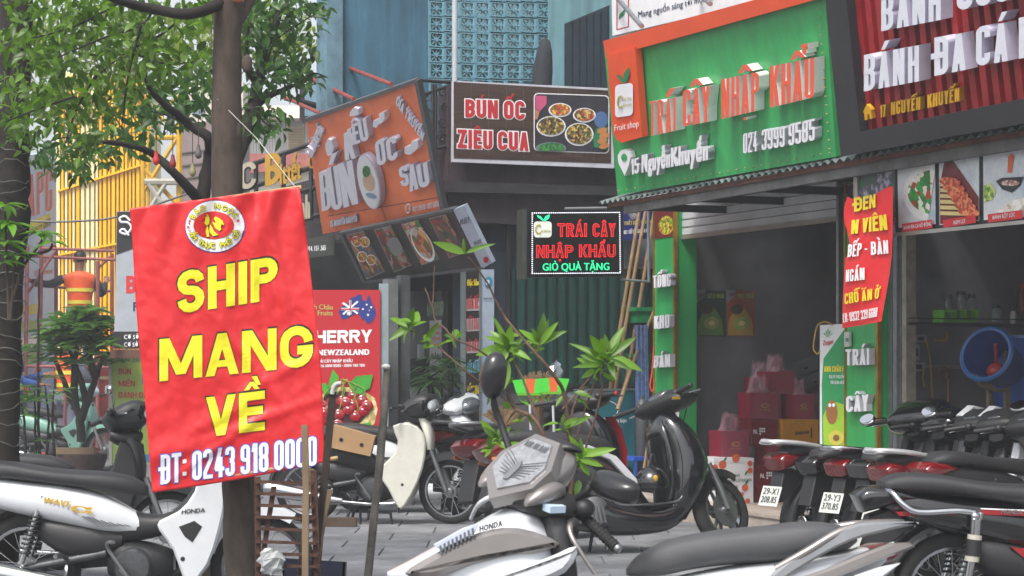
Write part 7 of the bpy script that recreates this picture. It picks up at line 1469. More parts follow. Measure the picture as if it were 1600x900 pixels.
shslab('shield_frame', [(-.065, 1.12), (.065, 1.12), (.135, .66), (.128, .30), (.0, -.10), (-.128, .30), (-.135, .66)], .05, .026, SILV)
sp_ = shslab('shield_plate', [(-.05, 1.02), (.05, 1.02), (.108, .64), (.10, .36), (.0, .08), (-.10, .36), (-.108, .64)], .012, .034, mat('etched silver plate', 'a9abae', .35, .7, var=.25, scale=30, bump=.3))
text(lambda px, py, l=0: shp(px, py, .036+l), 'AIR BLADE', (-.06, .86, .06, .86, -.10, -.10), mat('etched dark', '54565a', .4), sp_, bold=.04, local=True, lift=.001)
r = random.Random(8)
for s in (-1, 1):       # spread wings emblem
    for k in range(7):
        a0_ = .28+k*.11; x1 = s*(.035+.065*math.sin(a0_*1.4)); y1 = .34+k*.065
        shslab('wing_feather', [(s*.008, .30+k*.04), (s*.03, .33+k*.045), (x1, y1), (s*.02, .36+k*.035)], .002, .0365+k*.0003, MATS['etched dark'], sp_)
shslab('wing_body', [(-.008, .24), (.012, .27), (.014, .5), (.0, .62), (-.014, .5), (-.012, .3)], .002, .040, mat('etched mid', '8a8c90', .35, .6), sp_)
b = MB(); b.T = TS; b.hull([(.82, 1.02, 1.04, .05), (.86, 1.03, 1.065, .085), (.90, 1.04, 1.075, .075), (.93, 1.04, 1.06, .04)], e=2.4); b.build('meter_hood', MATTE, sv, 50, local=True)
b = MB(); b.T = TS
b.hexa([V((1.02, .135, .868)), V((1.08, .125, .868)), V((1.08, .13, .893)), V((1.02, .14, .893))][::1], [V((1.02, .205, .868)), V((1.08, .19, .868)), V((1.08, .19, .893)), V((1.02, .205, .893))]); b.build('sticker', mat('white blue sticker', 'b8cce0', .4), sv, local=True)
for s in (-1, 1):
    hullpart(sv, 'headlight_wing', [(.98, .90, .95, .03), (1.03, .89, .965, .045), (1.10, .885, .94, .035), (1.14, .88, .90, .01)], SILV, y0=s*.125, T=TS)
    tubepart(sv, 'handlebar', [(.94, 0, .88), (.93, s*.14, .85), (.91, s*.19, .83)], .013, MATTE, TS); g_s = tubepart(sv, 'grip', [(.90, s*.19, .83), (.875, s*.33, .765)], [.019, .020], RUBBER, TS, n=14)
    for k in range(9):
        q = V((.90, s*.19, .83))+(V((.875, s*.33, .765))-V((.90, s*.19, .83)))*(k+1)/10; b = MB(); b.T = TS; b.lathe(q, (-.17, s*1, -.45), [(-.003, .0195), (-.002, .0215), (.002, .0215), (.003, .0195)], 14); b.build('grip_ring', RUBBER, g_s, 60, local=True)
    b = MB(); b.T = TS; b.lathe((.874, s*.333, .764), (-.17, s, -.45), [(0, .017), (.004, .019), (.018, .017), (.022, .010)], 14); b.build('bar_end', ALLOY, g_s, 60, local=True)
    b = MB(); b.T = TS; b.ell((.915, s*.19, .87), (.04, .04, .035)); b.build('switch_housing', MATTE, sv, 60, local=True)
    tubepart(sv, 'lever', [(.95, s*.16, .84), (1.0, s*.22, .80), (1.0, s*.28, .75), (.97, s*.34, .68)], [.014]*5+[.010]*5+[.008]*6, SILV if s > 0 else WPAINT, TS)
for s, st_, hd, rx, rz, tl in ((1, [(.93, .16, .90), (.92, .20, .94), (.91, .205, .965)], (.90, .30, .975), .11, .05, 0.05), (-1, [(.93, -.22, .98), (.93, -.28, 1.06), (.95, -.31, 1.13)], (.97, -.32, 1.235), .047, .088, 0)):
    ms = tubepart(sv, 'mirror', st_+[hd], [.013]*11+[.009]*5 if len(st_) == 3 else .01, MATTE, TS)
    b = MB(); b.T = TS; oq = catmull([(-1, .1), (-.75, .85), (.1, 1), (.9, .75), (1, .1), (.85, -.7), (0, -.95), (-.8, -.75)] if s > 0 else [(-.8, .55), (-.3, 1), (.55, .9), (1, .35), (.9, -.6), (.3, -1), (-.5, -.85), (-1, -.2)], 3)
    b.rings([[V(hd)+V((dx_, y_*rx*f_, z_*rz*f_)) for y_, z_ in oq] for dx_, f_ in ((-.034, .93), (-.03, .99), (-.012, 1), (.012, .9), (.028, .68), (.038, .35), (.04, .05))]); b.build('mirror_back', mat('glossy dark plastic', '1f1f21', .3, coat=.4), ms, 60, local=True)
    b = MB(); b.T = TS; b.add([V(hd)+V((-.036, rx*.85*math.cos(k*.3142), rz*.85*math.sin(k*.3142))) for k in range(20)], [tuple(range(20))]); b.build('mirror_glass', MIRG, ms, local=True)

for o_ in list(sv.children_recursive):
    if o_.type == 'MESH' and o_.name.split('.')[0] in ('seat', 'seam', 'rear_body', 'side_fin', 'side_panel', 'grab_rail', 'rail_blade', 'tail_light'):
        for v_ in o_.data.vertices:
            k_ = .6-v_.co.x
            if k_ > 0: v_.co.x = .6-k_*.895; v_.co.z -= .035*min(1, k_/.5) if v_.co.z > .5 else 0
# --- right row, tails to the left, heading away to the right
PD = ['29-Y3', '370.85']
t = bike('white scooter with silver rear rack, farthest left of the right hand row', gx(1284, 880), R_(34), g0, 'u', scale=.97, body=WPAINT, low=MATTE, cowl=GLOSSB, shield=MATTE, rack=ALLOYL, mirrors=(1, 1), mp=(.66, .25), mz=1.0, mir=(.062, .05), steer=.3, cs=1.3, ind=False, fend=MATTE, plate=['29-X1', '208.85'])
ltext(t, 'LEAD', -.02, .66, .12, .65, .03, .147, ALLOY, -1)
t = bike('black motorbike with plate 29-Y3 370.85 and chrome grab rail in the right hand row', gx(1378, 892), R_(35), g0, 'u', scale=.95, body=GLOSSB, rack=CHROME, plate=PD, mirrors=(0, 0), cowl=MATTE, tailm=REDL, steer=.3, ind=False)
for s in (-1, 1): platepart(t, 'white_visor', [(.86, 1.04), (.98, 1.11), (1.09, 1.09), (1.07, 1.06), (.98, 1.085), (.88, 1.02)], s*.07, s*.135, WPAINT, b_=.008)
platepart(t, 'amber_lens', [(-.24, .76), (-.12, .735), (-.20, .70), (-.30, .685)], -.100, -.116, AMB, b_=.004); platepart(t, 'red_line', [(-.15, .695), (.15, .665), (.15, .65), (-.15, .68)], -.10, -.150, RPAINT, b_=.002)
t = bike('dark blue black motorbike with silver rack and white side streaks in the right hand row', gx(1452, 909), R_(33), g0, 'u', scale=.96, body=mat('blue black paint', '161a22', .2, coat=1), rack=ALLOYL, mirrors=(0, 0), shield=WPAINT, vent=False, ind=False, muffler=ALLOY, steer=.3)
platepart(t, 'clear_lens', [(-.36, .70), (-.22, .70), (-.08, .67), (-.22, .665)], -.09, -.122, LENS, b_=.005)
for s in (-1, 1):
    for k, q in enumerate(([(-.25, .725), (.0, .70), (.3, .60), (.3, .595), (.0, .69), (-.25, .715)], [(-.05, .66), (.25, .60), (.42, .53), (.42, .525), (.25, .59), (-.05, .65)])): platepart(t, 'side_streak', q, s*.10, s*(.151-.004*k), ALLOY, b_=.001)
ltext(t, 'FUTURE', .02, .64, .30, .60, .026, .15, LW, -1, bold=.08)
t = bike('black and red striped motorbike with long seat and big rear shock nearest on the right', gx(1487, 1020), R_(4), g0, 'u', scale=1.0, body=GLOSSB, rack=None, mirrors=(0, 0), wide=.13, tailm=GLOSSB, ind=False)
for s in (-1, 1):
    platepart(t, 'red_stripe', [(-.30, .665), (-.05, .665), (-.02, .65), (-.28, .645)], s*.08, s*.140, RPAINT, b_=.001); platepart(t, 'red_stripe', [(.10, .672), (.45, .655), (.45, .635), (.10, .650)], s*.08, s*.134, RPAINT, b_=.001)
    platepart(t, 'stripe_line', [(.10, .679), (.45, .662), (.45, .657), (.10, .674)], s*.08, s*.1345, LW, b_=.001)
    platepart(t, 'red_side_badge', [(.24, .50), (.48, .47), (.47, .42), (.36, .40)], s*.10, s*.130, RPAINT, b_=.002)
    tubepart(t, 'grab_rail', [(.06, s*.16, .66), (-.02, s*.165, .67), (-.20, s*.165, .665), (-.27, s*.155, .70), (-.31, s*.12, .75), (-.33, s*.05, .76)], .015, CHROME)
    b = MB(); b.ell((.06, s*.165, .645), (.022, .02, .022)); b.build('rail_bolt', CHROME, t, 60, local=True)
    b = MB(); b.tube([(.02, s*.16, .31), (.045, s*.165, .45)], .020, 14); b.build('shock_lower', CHROME, t, 50, local=True); b = MB(); b.tube([(.045, s*.165, .44), (.06, s*.165, .56)], .033, 16); b.build('shock_body', mat('shock band', 'b0aca0', .4), t, 50, local=True); b = MB(); b.tube([(.048, s*.165, .465), (.056, s*.165, .54)], .0345, 16); b.build('shock_label', MATTE, t, 50, local=True); b = MB(); b.tube([(.06, s*.165, .56), (.065, s*.165, .63)], .026, 14); b.build('shock_cap', CHROME, t, 50, local=True)
ltext(t, 'HONDA', .19, .655, .29, .65, .02, .136, ALLOY, -1, bold=.1); ltext(t, 'R', .37, .43, .42, .43, .04, .131, LW, -1, bold=.1, slant=.01); ltext(t, 'ELECTRIC STARTER', -.22, .652, -.06, .655, .010, .142, LW, -1, bold=.03)
# further heads at the right edge
t = bike('white leg shielded motorbike at the right edge behind the long seat', gx(1512, 912), R_(34), g0, 'u', ind=False, steer=.25, scale=.97, body=MATTE, shield=WPAINT, cowl=MATTE, mirrors=(0, 0))
t = bike('black motorbike squeezed between the plated one and the silver racked one at right', gx(1415, 899), R_(36), g0, 'u', ind=False, steer=.35, scale=.96, body=GLOSSB, shield=MATTE, tailm=GLOSSB, plate=False, cowl=MATTE, mirrors=(1, 0), mp=(.68, .26), mz=1.06)
t = bike('grey black motorbike hidden deepest in the right hand row beside the shop step', gx(1330, 884), R_(36), g0, 'u', ind=False, steer=.3, scale=.95, body=MATTE, shield=MATTE, tailm=GLOSSB, plate=False, cowl=GLOSSB, mirrors=(0, 0))
# far left little bike
t = bike('small mint green motorbike far off behind the left plants', gx(25, 735), R_(-15), g0, 'u', scale=1.0, body=mat('mint paint', '7aa898', .4), mirrors=(0, 0), cowl=MATS['mint paint'], shield=MATS['mint paint'])
# wooden blocks and low stand
t = thing('low_iron_stand', 'low black iron stand on the ground under the cream motorbike', 'stand', G(580, 822)); sfl = S(yp(G(580, 822).y))
for q in (((563, 822), (563, 798)), ((612, 820), (610, 800)), ((563, 799), (612, 801)), ((575, 812), (576, 798))): b = MB(); b.tube([P(*q[0], 17), P(*q[1], 17)], .012, 6); b.build('bar', MATTE, t)
t = thing('timber_block', 'flat timber block on the pavement behind the rack under the cream motorbike', 'timber', G(528, 822)); b = MB(); p = G(527, 822); b.box(p+Z*.035, (.32, .12, .07)); b.build('block', mat('wet timber', '4a3c30', .9, var=.3), t)
t = thing('flat_board', 'thin brown board under the front wheel of the main black scooter', 'board', G(1108, 852)); b = MB(); p = G(1104, 851); b.box(p+Z*.02, (.16, .22, .03)); b.build('board', MATS['wet timber'], t)
# ================================================================== BIG RED BANNER
YB_ = 9.22
def n1(x, y, s):       # smooth value noise for cloth
    def h(i, j):
        v = math.sin(i*127.1+j*311.7+s*74.7)*43758.5453; return v-math.floor(v)
    i, j = math.floor(x), math.floor(y); fx, fy = x-i, y-j; fx = fx*fx*(3-2*fx); fy = fy*fy*(3-2*fy)
    return (h(i, j)*(1-fx)+h(i+1, j)*fx)*(1-fy)+(h(i, j+1)*(1-fx)+h(i+1, j+1)*fx)*fy
def cloth(px, py):
    u = (px-200)/290; v = (py-300)/450; d = 0
    d += .020*math.sin(u*5+v*1.5)+.012*math.exp(-((v)/.25)**2)*math.sin(u*34+3*math.sin(v*6))
    for (a, b_, ang, w, amp) in ((.80, .22, 1.42, .022, .016), (.66, .18, 1.5, .018, .012), (.74, .30, 1.35, .015, .010), (.5, .78, -.5, .03, .012), (.68, .80, -.35, .02, .012), (.3, .90, -.2, .03, .009), (.62, .56, .9, .02, .008), (.25, .5, 1.5, .02, .006), (.85, .62, -.45, .02, .008), (.45, .9, -.6, .015, .008)):
        dx, dy = (u-a)*.65, v-b_; t = dx*math.cos(ang)+dy*math.sin(ang); n = -dx*math.sin(ang)+dy*math.cos(ang)
        d += amp*math.exp(-(n/w)**2)*math.exp(-(t/.22)**2)
    d += .010*(n1(u*7+2*n1(v*3, u*3, 2), v*5, 1)-.5)+.006*(n1(u*18+v*9, v*16-u*8, 3)-.5)+.003*(n1(u*40-v*30, v*36+u*22, 5)-.5)
    return d
def bsf(px, py, l=0): return P(px, py, YB_-cloth(px, py)-l)
bn = thing('red_street_banner', 'big red cloth banner reading SHIP MANG VỀ hung before the near tree trunk', 'banner', bsf(372, 745))
RCL = mat('red vinyl cloth', 'c4181f', .42, var=.05, scale=4, bump=.35, bscale=14)
b = MB(); nu, nv = 90, 130; vs = []
for j in range(nv+1):
    for i in range(nu+1):
        u, v = i/nu, j/nv; tl, tr, br_, bl_ = (201, 326), (466, 292), (507, 722), (238, 770)
        edge = 2*math.sin(v*9+1)*(1-v)*(1 if i in (0, nu) else 0)
        x = (tl[0]*(1-u)+tr[0]*u)*(1-v)+(bl_[0]*(1-u)+br_[0]*u)*v+9*math.sin(v*3.1)*u; y = (tl[1]*(1-u)+tr[1]*u)*(1-v)+(bl_[1]*(1-u)+br_[1]*u)*v+3*math.sin(u*3.1)*v
        vs.append(bsf(x+edge, y))
w_ = nu+1; b.add(vs, [(j*w_+i, j*w_+i+1, (j+1)*w_+i+1, (j+1)*w_+i) for j in range(nv) for i in range(nu)])
clo = b.build('cloth', RCL, bn, 80); md = clo.modifiers.new('thick', 'SOLIDIFY'); md.thickness = .0015; md.offset = 1
BKP = mat('black print', '16110f', .5); YBP = mat('banner yellow print', 'd8cf1c', .45, var=.04)
for w, q, sl in (('SHIP', (277, 491, 434, 467, 66, 67), 0), ('MANG', (249, 596, 489, 572, 66, 65), 0), ('VỀ', (322, 683, 414, 672, 62, 62), 0)):
    x0, y0, x1, y1, h0, h1 = q
    text(bsf, w, (x0-1.5, y0-1.5, x1+1, y1-2.5, h0, h1), BKP, bn, bold=.08, lift=.003, grid=(30, 14), grow=.012)
    text(bsf, w, q, YBP, bn, bold=.08, lift=.006, grid=(30, 14))
q = (251, 757, 495, 727, 46, 46); BLP = mat('blue outline print', '4a4ab0', .5)
text(bsf, 'ĐT: 0243 918 0000', q, BLP, bn, bold=.075, lift=.003, grid=(40, 10), grow=.035); text(bsf, 'ĐT: 0243 918 0000', q, WPn, bn, bold=.075, lift=.006, grid=(40, 10))
def ring(name, cx, cy_, rx, ry, m, l, n=40):
    b = MB(); c = (cx, cy_); vs = [bsf(cx, cy_, l)]; fs = []
    for k in range(1, 5):
        for i in range(n): g = 2*math.pi*i/n; vs.append(bsf(cx+rx*k/4*math.cos(g), cy_+ry*k/4*math.sin(g), l))
    for i in range(n): fs.append((0, 1+i, 1+(i+1) % n))
    for k in range(3):
        for i in range(n): fs.append((1+k*n+i, 1+(k+1)*n+i, 1+(k+1)*n+(i+1) % n, 1+k*n+(i+1) % n))
    b.add(vs, fs); return b.build(name, m, bn)
ring('logo_edge', 336, 354, 47.5, 41.5, mat('purple outline print', '5a2a70', .5), .003); ring('logo_ring', 336, 353.5, 46, 40, WPn, .0045); ring('logo_line', 334, 352, 32, 22, mat('orange print', 'd8622c'), .006); ring('logo_centre', 334, 352, 31, 21, RCL, .0075)
def arc_text(s, a0, a1, rx, ry, hgt, top=True):
    n = len(s)
    for i, ch in enumerate(s):
        if ch == ' ': continue
        g = math.radians(a0+(a1-a0)*i/(n-1)); cx, cy_ = 335+rx*math.sin(g), 353-ry*math.cos(g); up = V((math.sin(g), -math.cos(g))) if top else V((-math.sin(g), math.cos(g))); rt = V((-up.y, up.x)); vs, fs = glyph(ch, False); x0, x1 = xr(ch)
        for off, m_, l in ((.10, BKP, .009), (.03, YBP, .011)):
            b = MB()
            for bx, by in ((-off, 0), (off, 0), (0, off), (0, -off), (0, 0)):
                k = len(b.v)
                for v in vs: lx, ly = (v.x-(x0+x1)/2+bx)*hgt, (v.y-CAP/2+by)*hgt; p = (cx+rt.x*lx+up.x*ly, cy_+rt.y*lx+up.y*ly); b.v.append(bsf(p[0], p[1], l+len(b.v)*1e-6))
                b.f += [[k+q for q in f] for f, _ in fs]; b.mi += [0]*len(fs)
            b.build('letter', m_, bn)
arc_text('BẢO NGỌC', -62, 58, 38.5, 31, 11.5); arc_text('ẨM THỰC PHỐ CỔ', 245, 112, 38.5, 31, 11.5, top=False)
def spoly(name, pts, m, l):
    b = MB(); n = len(pts); b.add([bsf(x, y, l) for x, y in pts], [tuple(range(n))]); b.build(name, m, bn)
for x, y in ((294, 355), (372, 345)): spoly('star', star(x, y, 3.6, 5), RP, .012)
# stylised cockerel print: head, breast, tail feathers
for k, q in enumerate(([(321, 339), (326, 337), (328, 343), (327, 350), (322, 353), (320, 348)], [(324, 352), (321, 362), (323, 370), (327, 370), (326, 360)], [(328, 350), (327, 362), (333, 369), (341, 367), (335, 362), (331, 354)], [(331, 346), (336, 356), (343, 361), (346, 358), (340, 350)], [(334, 341), (337, 338), (343, 341), (346, 348), (345, 356), (338, 350)], [(343, 341), (348, 345), (350, 352), (346, 350)], [(318, 348), (321, 347), (321, 350)], [(322, 337), (324, 334), (326, 337)])):
    cx = sum(p[0] for p in q)/len(q); cy_ = sum(p[1] for p in q)/len(q); spoly('bird_print', [(cx+(x-cx)*1.12+.4, cy_+(y-cy_)*1.12+.4) for x, y in q], BKP, .009+k*.0004); spoly('bird_print', q, YBP, .013+k*.0004)
b = MB(); b.tube([bsf(203, 331)+V((0, .045, 0)), bsf(470, 293)+V((0, .03, 0))], .0145, 10); b.build('top_stick', mat('bare bamboo stick', 'a58a5c', .6), bn, 60)
b = MB(); b.tube([bsf(242, 764)+V((0, .045, 0)), bsf(527, 716)+V((0, .03, 0))], .010, 8); b.build('bottom_stick', MATS['bare bamboo stick'], bn, 60)
b = MB(); b.tube([bsf(462, 293), P(400, 215, 9.42), P(340, 155, 9.44)], .0018, 4); b.build('tie_string', mat('pale string', 'b8b8b0', .6), bn)

# ================================================================== TREES AND PLANTS
BARK = ramp_mat('brown bark', ['211a17', '3a302a', '4a3e36', '2f2723'], 'noise', 9, .9, (1, 1, .35), bump=.9); BARKD = ramp_mat('dark bark', ['100d0b', '1d1814', '28211b'], 'noise', 10, .9, (1, 1, .5), bump=1)
def leafmat(key, hexc, hue=.35):
    m = bpy.data.materials.new(key); m.use_nodes = True; t = m.node_tree; bs_ = t.nodes['Principled BSDF']; L = t.links.new
    g = t.nodes.new('ShaderNodeNewGeometry'); rmp = t.nodes.new('ShaderNodeValToRGB'); e = rmp.color_ramp.elements; c = lin(hexc)
    e[0].color = tuple(x*.55 for x in c)+(1,); e[1].color = tuple(min(1, x*1.5) for x in (c[0]*1.15, c[1], c[2]*.8))+(1,)
    oi = t.nodes.new('ShaderNodeObjectInfo'); ad = t.nodes.new('ShaderNodeMath'); ad.operation = 'ADD'; fr = t.nodes.new('ShaderNodeMath'); fr.operation = 'FRACT'
    L(g.outputs['Random Per Island'], ad.inputs[0]); L(oi.outputs['Random'], ad.inputs[1]); L(ad.outputs[0], fr.inputs[0]); L(fr.outputs[0], rmp.inputs[0]); L(rmp.outputs[0], bs_.inputs['Base Color'])
    bs_.inputs['Roughness'].default_value = .42; bs_.inputs['Subsurface Weight'].default_value = 0
    tr = t.nodes.new('ShaderNodeBsdfTranslucent'); ms = t.nodes.new('ShaderNodeMixShader'); ms.inputs[0].default_value = hue
    hsv = t.nodes.new('ShaderNodeHueSaturation'); hsv.inputs['Value'].default_value = 1.6; hsv.inputs['Saturation'].default_value = 1.1; L(rmp.outputs[0], hsv.inputs['Color']); L(hsv.outputs[0], tr.inputs[0])
    L(bs_.outputs[0], ms.inputs[1]); L(tr.outputs[0], ms.inputs[2]); L(ms.outputs[0], t.nodes['Material Output'].inputs[0]); MATS[key] = m; return m
LF1 = leafmat('street tree leaf', '4d7029', .45); LF2 = leafmat('dark tree leaf', '365a28', .4); LF3 = leafmat('young bright leaf', '557f28', .4); LF4 = leafmat('plumeria leaf', '5a8a34', .4); LF5 = leafmat('shrub leaf', '3c6028', .35)
def leafgeo(w=.36, droop=.25, n=4):
    """unit leaf along +x"""
    vs = []; fs = []
    for i in range(n+1):
        t = i/n; ww = w*(math.sin(math.pi*min(1, t**.8*1.0))**.8)*.5 if 0 < i < n else .004; z = -droop*t*t
        vs += [V((t, -ww, z+ww*.35)), V((t, 0, z)), V((t, ww, z+ww*.35))]
    for i in range(n): a = i*3; fs += [(a, a+3, a+4, a+1), (a+1, a+4, a+5, a+2)]
    return vs, fs
LG1 = leafgeo(.42, .25, 4); LG2 = leafgeo(.30, .3, 5)
def leaf_mesh(name, geo, m):
    me = bpy.data.meshes.new(name); me.from_pydata([tuple(v) for v in geo[0]], [], geo[1]); me.materials.append(m)
    for p in me.polygons: p.use_smooth = True
    return me
def leafbatch(parent, items, geo, m, maxobj=300, stuffname='foliage'):
    """items: (pos, direction, size, roll); the nearest/largest are objects of their own, the rest one stuff part"""
    items = sorted(items, key=lambda q: -q[2]*(1 if -.27 < q[0].x/q[0].y < .27 else .2)); me = leaf_mesh('leaf', geo, m); w = wl(parent)
    def M(q):
        d = V(q[1]).normalized(); R = d.to_track_quat('X', 'Z').to_matrix() @ Matrix.Rotation(q[3], 3, 'X'); return R
    for q in items[:maxobj]:
        o = bpy.data.objects.new('leaf', me); link(o, parent); o.matrix_local = Matrix.Translation(q[0]-w) @ M(q).to_4x4() @ Matrix.Scale(q[2], 4)
    if len(items) > maxobj:
        vs = []; fs = []
        for q in items[maxobj:]:
            R = M(q); k = len(vs); vs += [tuple(q[0]-w+R @ (v*q[2])) for v in geo[0]]; fs += [tuple(k+i for i in f) for f in geo[1]]
        m2 = bpy.data.meshes.new(stuffname); m2.from_pydata(vs, [], fs); m2.materials.append(m); m2.polygons.foreach_set('use_smooth', [True]*len(fs)); o = bpy.data.objects.new(stuffname, m2); link(o, parent); o['kind'] = 'stuff'
def limb(parent, name, pts, r0, r1, m, n=10, wob=.0, sd=1):
    rr0 = random.Random(sd); pts = cm3(pts, 5); k = len(pts); pts = [p+V((rr0.uniform(-wob, wob), rr0.uniform(-wob, wob), 0)) for p in pts]
    b = MB(); b.tube(pts, [(r0+(r1-r0)*i/(k-1))*(1+rr0.uniform(-.06, .06)) for i in range(k)], n); return b.build(name, m, parent, 60)
# near tree
t = thing('street_tree', 'near street tree with smooth brown trunk behind the big red banner', 'tree', V((P(376, 0, 9.5).x, 9.5, 0)))
tr_ = limb(t, 'trunk', [P(378, 1020, 9.5), P(376, 900, 9.5), P(373, 760, 9.5), P(366, 560, 9.5), P(356, 330, 9.5), P(354, 150, 9.5), P(357, 0, 9.5), P(362, -160, 9.5)], .078, .065, BARK, 16, .002)
for px, py, s in ((356, 205, .02), (348, 285, .018), (352, 250, .012), (372, 100, .02), (372, 800, .02)): b = MB(); c = P(px+14, py, 9.47); b.ell(c, (s*1.3, s, s*2.2)); b.build('knot', BARK, tr_, 60)
limb(t, 'branch', [P(352, -6, 9.5), P(330, 12, 9.4), P(290, 22, 9.3), P(240, 14, 9.3), P(190, 2, 9.2), P(120, -30, 9.1)], .03, .018, BARKD, 8); limb(t, 'branch', [P(366, 40, 9.5), P(388, 5, 9.6), P(420, -60, 9.7)], .035, .02, BARK, 8); b = MB(); b.ell(P(372, -3, 9.42), (.03, .02, .02)); b.build('cut_scar', mat('orange cut wood', 'b0622c', .8), tr_, 60)
r = random.Random(11)
def cluster(items, cx, cy_, Y, rpx, n, size, down=.6, spread=.5, flat=1.0):
    for _ in range(n):
        a = r.uniform(0, 6.283); q = r.random()**.6; x = cx+rpx*q*math.cos(a); y = cy_+rpx*q*math.sin(a)*flat; YY = Y+r.gauss(0, .5*spread)
        d = V((r.gauss(0, 1), r.gauss(0, 1), r.gauss(-down, .6))); items.append((P(x, y, YY), d, size*r.uniform(.6, 1.25), r.uniform(-1.2, 1.2)))
def twigs(parent, segs, Y, m, r0=.008):
    for i, q in enumerate(segs): limb(parent, 'twig', [P(x, y, Y+.15*math.sin(i*2.1+j)) for j, (x, y) in enumerate(q)], r0, r0*.4, m, 5)
it = []
for cx, cy_, rp, n in ((60, 25, 55, 90), (130, 20, 55, 110), (200, 15, 45, 80), (265, 40, 45, 70), (225, 70, 40, 60), (160, 80, 50, 90), (90, 90, 45, 70), (110, 150, 50, 80), (60, 130, 40, 55), (300, 20, 30, 40), (250, 100, 40, 55), (190, 140, 40, 55), (150, 190, 38, 45), (30, 60, 35, 40), (310, 90, 30, 35), (60, 175, 35, 40), (130, 240, 30, 26), (25, 165, 30, 30), (205, -30, 60, 50), (100, -30, 70, 50), (330, -20, 40, 30)): cluster(it, cx, cy_, 10.2, rp, int(n*1.5), .07)
leafbatch(t, it, LG1, LF1)
twigs(t, [[(290, 22), (250, 55), (200, 80), (150, 120)], [(240, 14), (220, 40), (160, 60), (90, 90)], [(220, 40), (200, 120), (190, 200)], [(150, 120), (120, 170), (100, 230)], [(190, 2), (120, 40), (50, 60)], [(120, 150), (60, 170), (10, 190)], [(200, 80), (260, 100), (310, 95)]], 10.0, BARKD)
# second tree, dark forked
t = thing('street_tree', 'darker forked tree standing just behind the near trunk', 'tree', V((P(322, 0, 12.5).x, 12.5, 0)))
limb(t, 'trunk', [P(330, 930, 12.5), P(328, 600, 12.5), P(322, 400, 12.5), P(315, 330, 12.5), P(320, 285, 12.5), P(328, 240, 12.5), P(326, 215, 12.4), P(300, 198, 12.4), P(276, 178, 12.3), P(255, 162, 12.2), P(235, 140, 12.1), P(222, 105, 12)], .06, .012, BARKD, 12, .004)
limb(t, 'branch', [P(316, 320, 12.5), P(300, 300, 12.4), P(270, 268, 12.3), P(245, 245, 12.3), P(220, 232, 12.2), P(165, 222, 12.0), P(120, 232, 11.9)], .036, .010, BARKD, 8); limb(t, 'branch', [P(345, 300, 12.6), P(375, 230, 12.8), P(398, 160, 13), P(402, 130, 13), P(420, 70, 13), P(440, 10, 13)], .06, .02, BARKD, 8); limb(t, 'branch', [P(394, 170, 13), P(420, 150, 13), P(445, 140, 13), P(470, 128, 13.1)], .03, .008, BARKD, 6); limb(t, 'branch', [P(402, 130, 13), P(385, 100, 12.8), P(388, 40, 12.7)], .03, .01, BARKD, 6)
it = []
for cx, cy_, rp, n in ((420, 20, 45, 80), (465, 30, 38, 60), (400, 75, 35, 50), (440, 95, 38, 60), (410, 125, 32, 45), (455, 120, 30, 40), (400, 195, 30, 34), (425, 190, 28, 26), (385, 180, 22, 20), (480, 85, 22, 16), (485, 125, 20, 14), (395, 40, 30, 40), (300, 140, 36, 44), (270, 170, 32, 40), (300, 175, 26, 26), (240, 190, 30, 36), (200, 215, 34, 42), (160, 232, 34, 44), (110, 225, 32, 40), (80, 250, 26, 26), (260, 135, 36, 44), (215, 165, 34, 40), (440, -30, 50, 40), (330, 150, 30, 24), (310, 110, 35, 35), (125, 262, 26, 20), (60, 235, 25, 20), (500, 10, 18, 14)): cluster(it, cx, cy_, 13, rp, int(n*1.5), .085)
leafbatch(t, it, LG1, LF2)
twigs(t, [[(402, 130), (440, 110), (480, 90)], [(420, 70), (455, 45), (495, 20)], [(300, 198), (260, 180), (215, 170)], [(220, 232), (190, 200), (175, 170)], [(165, 222), (100, 215), (60, 230)], [(398, 160), (412, 190), (440, 205)], [(470, 128), (490, 115), (505, 118)]], 12.9, BARKD)
# yellow green crown part of a tree further down the street
t = thing('far_street_tree', 'pale yellow green tree further down the street above the yellow cladding', 'tree', V((P(250, 0, 24).x, 24, 0))); limb(t, 'trunk', [P(8, 800, 24), P(8, 500, 24), P(12, 300, 24), P(40, 100, 24)], .16, .08, BARKD, 8)
it = []
for cx, cy_, rp, n in ((60, 40, 70, 260), (170, 50, 80, 330), (270, 60, 60, 230), (100, 130, 60, 200), (400, 40, 60, 200), (450, 60, 50, 140), (330, 60, 60, 180), (20, 130, 40, 90), (200, 120, 50, 120)): cluster(it, cx, cy_, 24, rp, int(n*1.0), .15)
leafbatch(t, it, LG1, leafmat('pale street leaf', '6a8232', .45))
# far left trunk wrapped in wires
t = thing('street_tree', 'thick dark far left trunk wrapped in fairy light wire', 'tree', V((P(5, 0, 11).x, 11, 0)))
limb(t, 'trunk', [P(0, 1000, 11), P(2, 720, 11), P(5, 600, 11), P(10, 450, 11), P(20, 330, 11), P(20, 250, 11), P(22, 150, 11), P(26, 0, 11), P(30, -150, 11)], .095, .085, BARKD, 16, .008)
limb(t, 'branch', [P(20, 330, 11), P(-10, 300, 11), P(-60, 240, 11)], .08, .06, BARKD, 8)
WR = mat('dull wire', '50544c', .6)
for k in range(20):
    y = 232+k*24+r.uniform(-6, 6); b = MB(); cx = 18-(y-230)*.033; b.tube([P(cx+30*math.cos(g), y+4*math.sin(g*2.3+k)+ (g-1.5)*r.uniform(-6, 6), 11-.108*math.sin(g)) for g in [i*math.pi/10 for i in range(11)]], .0028, 4, cap=False); b.build('light_wire', WR, t)
it = []
for cx, cy_, rp, n in ((20, 200, 28, 40), (45, 215, 24, 26), (10, 120, 30, 34)): cluster(it, cx, cy_, 10.8, rp, n, .07)
leafbatch(t, it, LG1, LF1)
